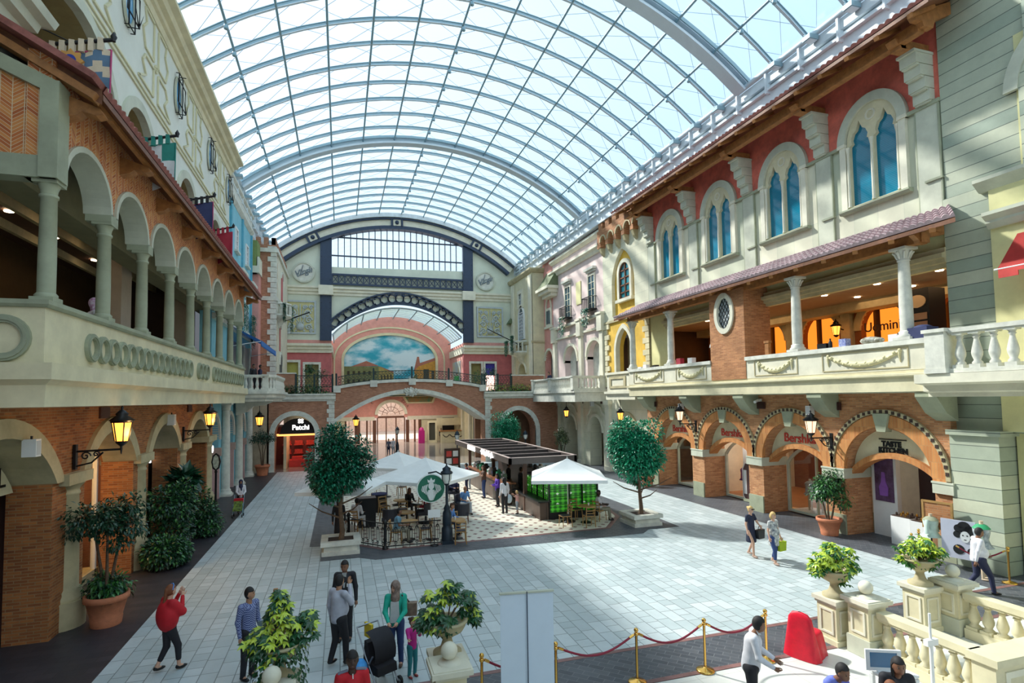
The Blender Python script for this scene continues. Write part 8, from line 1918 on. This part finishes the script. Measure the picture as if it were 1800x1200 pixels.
    if collar:
        for sg in (-1, 1): MB().add([nk+Vector((0, -.06, .02))*s, nk+Vector((sg*.07, -.03, .035))*s, nk+Vector((sg*.075, -.06, -.03))*s, nk+Vector((sg*.02, -.105, -.04))*s], [(0, 1, 2, 3), (3, 2, 1, 0)]).build('collar', WC, shirt)
    if tie: MB().add([nk+Vector(p)*s for p in ((-.02, -.085, -.01), (.02, -.085, -.01), (.03, -.135, -.22), (0, -.14, -.26), (-.03, -.135, -.22))], [(0, 1, 2, 3, 4), (4, 3, 2, 1, 0)]).build('tie', tie, shirt)
    if extra: extra(t, s, hip, sh, nk, hd, A, LG_)
    return t
DOWN = ((-.22, .02, -.27, -.24, -.06, -.52), (.22, .02, -.27, .24, -.06, -.52))
LAP = ((-.22, -.05, -.26, -.12, -.30, -.28), (.22, -.05, -.26, .12, -.30, -.28))
def walk(st=.18): return ((( -.085, 0, .88), (-.09, -st*.7-.03, .49), (-.10, -st, .09)), ((.085, 0, .88), (.09, st*.2-.03, .47), (.10, st*1.1, .12)))
BK = cloth((.015, .015, .02)); WH = cloth((.72, .72, .76)); NV = cloth((.02, .025, .07)); RD = cloth((.55, .01, .02)); BLS = cloth((.10, .26, .62)); JN = cloth((.03, .06, .18)); KH = cloth((.30, .28, .20)); PKS = cloth((.75, .40, .36)); TEAL = cloth((.01, .42, .30)); MAG = cloth((.62, .03, .30)); TQ = cloth((.03, .26, .30)); GY = cloth((.4, .45, .5))
FL = cloth((.75, .75, .70), (.08, .09, .12), 14); PL = checks('blue_check_cloth', (.015, .03, .16), (.32, .38, .60), 50); HJ = cloth((.10, .07, .06), (.30, .22, .18), 16); BR_SH = cloth((.12, .07, .05))
# foreground
def shawl(t, s, hip, sh, nk, hd, A, LG_):
    q = [('e', hip+Vector((0, .03, .22))*s, (.27*s, .20*s, .33*s)), ('s', A[0][0], A[0][1], .09*s, .09*s), ('s', A[1][0], A[1][1], .09*s, .09*s)]
    snmesh(lambda P: np.maximum(blend(P, q, .05*s), P[..., 2]-(sh.z+.06)), (-.5, -.6, .7), (.5, .5, 1.6), .018, 'shawl', RD, t)
    MB().tube([hd+Vector((-.085, 0, .02))*s, hd+Vector((-.06, -.03, .11))*s, hd+Vector((0, -.04, .13))*s, hd+Vector((.06, -.03, .11))*s, hd+Vector((.085, 0, .02))*s], .012*s, 6).build('headband', BLS, t)
FACE = ((-.20, -.16, -.20, -.08, -.22, .06), (.22, -.16, -.18, .08, -.22, .08))
person('woman in a red shawl and black leggings walking with hands raised to her face', -3.2, 12.6, 2.2, 1.62, 'light', 'red', 'pony', RD, BK, BLACK, FACE, walk(.16), look=.2, extra=shawl, h=.016, bare=.35)
person('man in a navy checked shirt and black trousers near the left urn', -1.66, 11.75, .85, 1.67, 'tan', 'black', 'short', PL, BK, BLACK, DOWN, None, look=.5, h=.015, hem=.06, sleeve=1)
def suit(t, s, hip, sh, nk, hd, A, LG_):
    MB().add([nk+Vector(p)*s for p in ((-.05, -.09, -.0), (.05, -.09, .0), (.015, -.155, -.30), (-.015, -.155, -.30))], [(0, 1, 2, 3), (3, 2, 1, 0)]).build('shirt_front', WC, t); MB().box(.06*s, .12*s, -.17*s, -.155*s, sh.z-.22*s, sh.z-.15*s).build('name_badge', WHITE, t)
person('man in a black suit with white shirt and name badge', .10, 12.88, -.15, 1.72, 'brown', 'black', 'short', BK, BK, BLACK, DOWN, None, look=-.2, tilt=.6, h=.016, hem=.12, extra=suit, tie=BLACK)
EARPH = ((-.24, -.08, -.20, -.10, -.20, .12), (.22, .04, -.27, .23, .0, -.52))
person('man in a pale dress shirt and dark trousers holding a hand to his cheek', -.03, 11.75, 2.3, 1.72, 'tan', 'black', 'short', cloth((.50, .52, .60)), BK, BLACK, ((-.22, -.12, -.20, -.08, -.20, .10), (.22, .03, -.27, .24, -.03, -.52)), walk(.10), look=.2, fat=1.12, w=1.05, h=.016)
def bagm(t, s, hip, sh, nk, hd, A, LG_):
    MB().box(.16*s, .42*s, .02, .16*s, hip.z+.08*s, hip.z+.34*s).build('shoulder_bag', cloth((.12, .08, .06), (.25, .18, .12), 12), t); MB().tube([sh+Vector((.13, -.05, .05))*s, hip+Vector((.22, -.05, .34))*s], .015, 6).tube([sh+Vector((.13, .05, .05))*s, hip+Vector((.26, .1, .34))*s], .015, 6).build('bag_strap', DKBR, t)
    MB().prism([(-.10*s, 0), (.10*s, 0), (.08*s, .42*s), (-.08*s, .42*s)], 'y', -.16*s, -.13*s).build('white_blouse', WC, t, loc=(0, 0, hip.z+.02*s)); 
PUSH = ((-.20, -.12, -.26, -.09, -.36, -.38), (.20, -.12, -.26, .09, -.36, -.38))
person('woman in a brown headscarf and green cardigan pushing a pushchair', 1.05, 11.35, -.25, 1.62, 'light', 'black', 'short', TEAL, JN, BR_SH, PUSH, None, look=-.7, tilt=.3, scarf=HJ, extra=bagm, h=.016)
person('small girl in a magenta top and turquoise leggings', 1.30, 10.8, .5, 1.08, 'light', 'brown', 'bun', MAG, TQ, cloth((.35, .05, .05)), ((-.22, -.14, -.16, -.30, -.26, -.14), (.2, -.10, -.2, .10, -.24, -.10)), None, look=.3, child=1, h=.014)
def zipj(t, s, hip, sh, nk, hd, A, LG_):
    MB().bar(nk+Vector((0, -.085, -.02))*s, hip+Vector((0, -.15, .3))*s, .012, .012).build('zip', WHITE, t)
    for sg in (-1, 1): MB().tube([nk+Vector((sg*.06, .0, .0))*s, sh+Vector((sg*.17, -.02, .055))*s, A[0 if sg < 0 else 1][1]+Vector((sg*.04, 0, 0))], [.022, .026, .02], 6).build('grey_shoulder_stripe', cloth((.18, .19, .25)), t)
    MB().box(.05*s, .12*s, -.158*s, -.148*s, sh.z-.13*s, sh.z-.10*s).build('chest_logo', WHITE, t); MB().box(-.14*s, -.05*s, -.160*s, -.150*s, sh.z-.15*s, sh.z-.13*s).build('chest_text', WHITE, t)
person('man in a red zip tracksuit top in the bottom foreground', .16, 8.25, .1, 1.70, 'dark', 'black', 'short', RD, BK, BLACK, DOWN, None, look=-.05, h=.013, extra=zipj, collar=False)
person('man in a white shirt looking down beside the rope barrier', 6.25, 7.55, .9, 1.68, 'brown', 'black', 'short', WH, BK, BLACK, ((-.22, -.06, -.26, -.14, -.26, -.40), (.22, -.06, -.26, .16, -.28, -.38)), None, look=.3, tilt=1., lean=.12, h=.014, fat=1.08, collar=True)
person('man in a violet blue shirt sitting at the bottom edge, head bowed', 7.02, 6.85, .1, 1.70, 'brown', 'black', 'short', cloth((.16, .20, .62)), BK, BLACK, LAP, sit=.46, lean=.35, tilt=1.2, h=.014, z=.02)
person('dark haired woman sitting by the white monitor', 7.85, 6.42, -.5, 1.72, 'brown', 'black', 'long', BK, BK, BLACK, LAP, sit=.54, lean=.2, tilt=.6, h=.016)
person('person with reddish brown hair sitting beside the dark haired woman', 7.5, 6.42, .2, 1.45, 'tan', 'red', 'bob', cloth((.25, .02, .05)), BK, BLACK, LAP, sit=.42, lean=.3, tilt=1, h=.02)
for x, y, l in ((7.02, 6.85, 'stool under the man in the violet blue shirt'), (7.85, 6.42, 'stool under the dark haired woman'), (7.5, 6.42, 'stool under the person with reddish hair')): tag(MB().lathe([(.18, 0), (.16, .02), (.04, .04), (.03, .34), (.19, .36), (.19, .39)], seg=16).build('stool', BLACK, loc=(x, y, 0)), l, 'stool')
person('heavy man in a white shirt and navy trousers striding by the mannequin', 15.75, 10.35, 1.0, 1.66, 'brown', 'black', 'short', WH, NV, BLACK, ((-.25, .12, -.24, -.27, .18, -.48), (.24, -.08, -.26, .25, -.28, -.42)), walk(.26), look=.1, tilt=.6, fat=1.3, w=1.1, h=.018)
def hbag(c, side=1, hgt=.28, wd=.34):
    def f(t, s, hip, sh, nk, hd, A, LG_):
        w_ = A[1 if side > 0 else 0][2]; x, y, z = w_.x, w_.y-.02, w_.z-.05
        MB().prism([(x-wd*.42, z-.10-hgt), (x+wd*.42, z-.10-hgt), (x+wd/2, z-.10), (x-wd/2, z-.10)], 'y', y-.07, y+.07).build('handbag', c, t)
        MB().tube([(x-.09, y, z-.10), (x-.05, y, z), (x+.05, y, z), (x+.09, y, z-.10)], .01, 5).build('bag_handle', c, t)
        MB().box(hd.x-.07*s, hd.x+.07*s, hd.y-.115*s, hd.y-.09*s, hd.z, hd.z+.03*s).build('sunglasses', BLACK, t) if c is not LIME else None
    return f
LIME = cloth((.38, .50, .01))
person('blonde woman in a short black dress with a black handbag', 12.65, 15.05, .25, 1.58, 'light', 'blonde', 'bun', cloth((.015, .02, .05)), None, cloth((.5, .35, .28)), ((-.22, .02, -.26, -.26, -.06, -.48), (.20, -.12, -.22, .22, -.18, -.30)), walk(.16), dress=.50, sleeve=.5, extra=hbag(BLACK), h=.018)
person('blonde woman in a flowered white tunic with a lime green bag', 12.72, 14.15, .2, 1.56, 'light', 'blonde', 'bob', FL, JN, cloth((.5, .35, .28)), ((-.22, .02, -.26, -.25, -.04, -.46), (.24, .0, -.27, .28, -.06, -.50)), walk(.12), dress=.62, sleeve=.5, bare=.3, fat=1.15, extra=hbag(LIME), h=.018)
# pushchair
t = thing('pushchair', 'black pushchair with a blue bag hanging on it', 'pushchair', (.68, 10.75, 0), .5); PB = cloth((.012, .012, .018))
m = MB()
for sx in (-.22, .22):
    m.tube([(sx, .38, .98), (sx, .1, .55), (sx, -.3, .08)], .016, 6).tube([(sx, -.15, .6), (sx, .22, .08)], .016, 6)
m.tube([(-.22, .38, .98), (.22, .38, .98)], .018, 6).build('frame', mat('pushchair_alloy', (.35, .38, .42), .3, .7, var=0), t)
for sx in (-.24, .24):
    for sy in (-.32, .24): MB().prism(circ(sy, .085, .085, 16), 'x', sx-.02, sx+.02, [circ(sy, .085, .045, 12)]).build('wheel', BLACK, t)
MB().prism([(-.3, .28), (.12, .25), (.2, .45), (.16, .8), (.05, .78), (.0, .45), (-.28, .42)], 'x', -.2, .2).build('seat', PB, t)
m = MB(); vs = []
for i in range(9):
    a = -.3+i*.25
    for sx in (-.22, -.12, 0, .12, .22): vs.append((sx, .1-.34*math.sin(a+.3)*1.0, .62+.34*math.cos(a+.3)*(1+.06*(1-abs(sx)/.22))))
m.add(vs, [(i*5+j, i*5+j+1, i*5+j+6, i*5+j+5) for i in range(8) for j in range(4)], 0, True); m.build('hood', PB, t)
MB().ball((-.38, .0, .38), .17, 12, sc=(.8, .8, 1.2)).build('blue_bag', cloth((.08, .38, .80), (.03, .22, .6), 5), t); MB().box(.0, .05, .26, .5, .72, .98).build('yellow_cloth', cloth((.75, .55, .02)), t)
# galleries and bridge
person('man in a white robe and pale headcloth leaning on the left gallery parapet', -5.82, 15.9, 2.2, 1.88, 'tan', 'black', 'short', WH, None, BLACK, LAP, long=.1, lean=.05, scarf=cloth((.65, .62, .68), (.35, .08, .25), 20), z=5.9, h=.024)
person('person in a dark top leaning on the far right balcony', 16.3, 41.6, -1.4, 1.6, 'tan', 'black', 'short', NV, BK, BLACK, LAP, lean=.6, z=5.74, h=.03)
person('person in dark clothes behind the left white balustrade, nearer', -4.95, 36.0, .8, 1.6, 'brown', 'black', 'short', BK, BK, BLACK, DOWN, z=5.85, h=.03); person('person in dark clothes behind the left white balustrade, farther', -4.7, 36.9, 1.8, 1.62, 'brown', 'black', 'short', NV, BK, BLACK, DOWN, z=5.85, h=.03)
person('person in a green top standing behind the bridge railing', 9.5, 46.6, .2, 1.5, 'tan', 'black', 'short', cloth((.05, .4, .08)), BK, BLACK, DOWN, z=5.9, h=.03)
tag(MB().box(9.0, 10.0, 46.2, 47.2, 5.75, 5.9).build('bridge_step', WARMST), 'small stone step behind the bridge railing', 'step')
# cafe people
def C(label, x, y, rot, **k): return person(label, x, y, rot, z=.014, h=k.pop('h', .024), **k)
C('man in a light blue shirt sitting beyond the lamp post', 5.35, 25.0, .3, H=1.7, skin='tan', hs='bald', top=cloth((.12, .30, .62)), bot=GY, arms=LAP, sit=.45, lean=.25, sleeve=.5)
C('woman in black sitting under the biggest parasol', 2.95, 25.6, .5, H=1.6, skin='brown', hair='brown', hs='long', top=BK, bot=BK, arms=LAP, sit=.45, lean=.1)
C('man in white sitting behind the left tree', .6, 23.35, 2.6, H=1.7, skin='brown', top=WH, bot=cloth((.6, .6, .62)), arms=LAP, sit=.45, lean=.1)
C('figure in black standing behind the left tree trunk', -.05, 21.5, .2, H=1.6, skin='brown', scarf=BK, top=BK, arms=DOWN, long=.35)
C('man in a grey blue shirt sitting behind the front railing', 1.95, 20.8, 1.4, H=1.66, skin='brown', top=cloth((.16, .32, .42)), bot=KH, arms=LAP, sit=.45, lean=.15, sleeve=.5)
C('person in a bright blue shirt sitting right behind the lamp post', 3.95, 21.45, .9, H=1.6, skin='tan', hair='brown', top=BLS, bot=JN, arms=LAP, sit=.45, lean=.35)
C('person in a dark red top sitting in an armchair left of the lamp post', 3.5, 23.9, -1.7, H=1.55, skin='tan', top=RC, bot=BK, arms=LAP, sit=.45)
C('person in dark clothes behind the lamp post near the kiosk', 5.6, 28.55, .2, H=1.6, skin='tan', top=NV, bot=BK, arms=LAP, sit=.45)
C('man in a pale shirt and khaki trousers sitting at the right round table', 10.45, 21.55, 1.2, H=1.66, skin='dark', top=WH, bot=KH, arms=LAP, sit=.45, lean=-.05, look=-.9, sleeve=.5)
C('woman in a maroon top standing near the far end of the kiosk', 6.75, 30.6, -2.0, H=1.58, skin='tan', top=cloth((.22, .02, .04)), bot=NV, arms=((-.2, -.14, -.2, -.14, -.34, -.12), (.2, -.14, -.2, .14, -.34, -.12)))
C('child standing beside the woman in maroon', 7.15, 31.6, -2.0, H=1.15, skin='tan', hair='brown', top=GY, bot=GY, arms=DOWN, child=1)
C('long haired woman in a brown top leaning at the kiosk counter', 7.2, 28.5, -1.6, H=1.66, skin='light', hair='brown', hs='long', top=cloth((.12, .06, .04)), bot=JN, arms=((-.2, -.14, -.2, -.14, -.34, -.16), (.2, -.14, -.2, .14, -.34, -.16)), sleeve=.5)
def wbag(t, s, hip, sh, nk, hd, A, LG_): MB().ball(A[0][2]-Vector((0.05, 0, .2)), .16, 12, sc=(1, .7, 1.3)).build('shopping_bag', cloth((.55, .66, .72)), t)
C('long haired woman in a white top carrying a pale bag, back to us', 7.1, 24.3, 3.4, H=1.6, skin='light', hair='black', hs='long', top=WH, bot=BK, arms=DOWN, extra=wbag)
C('toddler boy in a pink shirt and grey shorts by the low counter', 7.6, 24.0, -2.2, H=1.02, skin='light', hair='blonde', top=PKS, bot=GY, arms=((-.2, -.14, -.1, -.12, -.30, .02), (.2, -.14, -.1, .12, -.30, .02)), child=1, sleeve=.5, bare=.6)
C('woman in a violet top at the kiosk counter', 7.25, 26.0, -1.5, H=1.55, skin='tan', hair='black', hs='long', top=cloth((.12, .04, .42)), bot=BK, arms=LAP)
C('barista in black with a green apron behind the counter', 8.75, 27.0, 1.5, H=1.66, skin='brown', top=BK, bot=BK, arms=((-.2, -.14, -.2, -.14, -.34, -.2), (.2, -.14, -.2, .14, -.34, -.2)), extra=lambda t, s, hip, sh, nk, hd, A, LG_: MB().box(-.13, .13, -.17, -.14, hip.z-.3, sh.z-.1).build('apron', cloth((.01, .28, .14)), t))
C('second barista with a black cap behind the counter', 8.8, 29.3, 1.4, H=1.64, skin='brown', top=BK, bot=BK, arms=DOWN)
C('person standing under the bridge in a white top', 4.75, 53.3, .3, H=1.6, skin='tan', top=WH, bot=GY, arms=DOWN, h=.035); C('person standing under the bridge in dark trousers', 4.35, 53.6, -.3, H=1.55, skin='tan', top=cloth((.15, .15, .2)), bot=NV, arms=DOWN, h=.035)
C('guard in black by the counter near the entrance', 11.6, 66.6, .3, H=1.7, skin='brown', top=BK, bot=BK, arms=DOWN, h=.035)
C('woman with a dark blue cap pushing a pushchair on the left walkway', -4.45, 28.8, .2, H=1.55, skin='brown', hair='black', top=WH, bot=BK, arms=PUSH, scarf=NV)
t = thing('pushchair', 'red and green pushchair on the left walkway', 'pushchair', (-4.45, 28.1, 0)); m = MB()
for sx in (-.2, .2): m.tube([(sx, .4, .95), (sx, -.2, .1)], .015, 5).tube([(sx, -.1, .6), (sx, .2, .08)], .015, 5)
m.build('frame', STEELD, t); MB().prism([(-.25, .3), (.15, .28), (.2, .7), (.05, .7), (.0, .45), (-.25, .42)], 'x', -.18, .18).build('seat', cloth((.25, .4, .05), (.03, .03, .03), 9), t); MB().box(-.2, .2, .12, .3, .62, .8).build('red_bag', RD, t)
for sx in (-.2, .2):
    for sy in (-.22, .2): MB().prism(circ(sy, .07, .07, 12), 'x', sx-.02, sx+.02).build('wheel', BLACK, t)
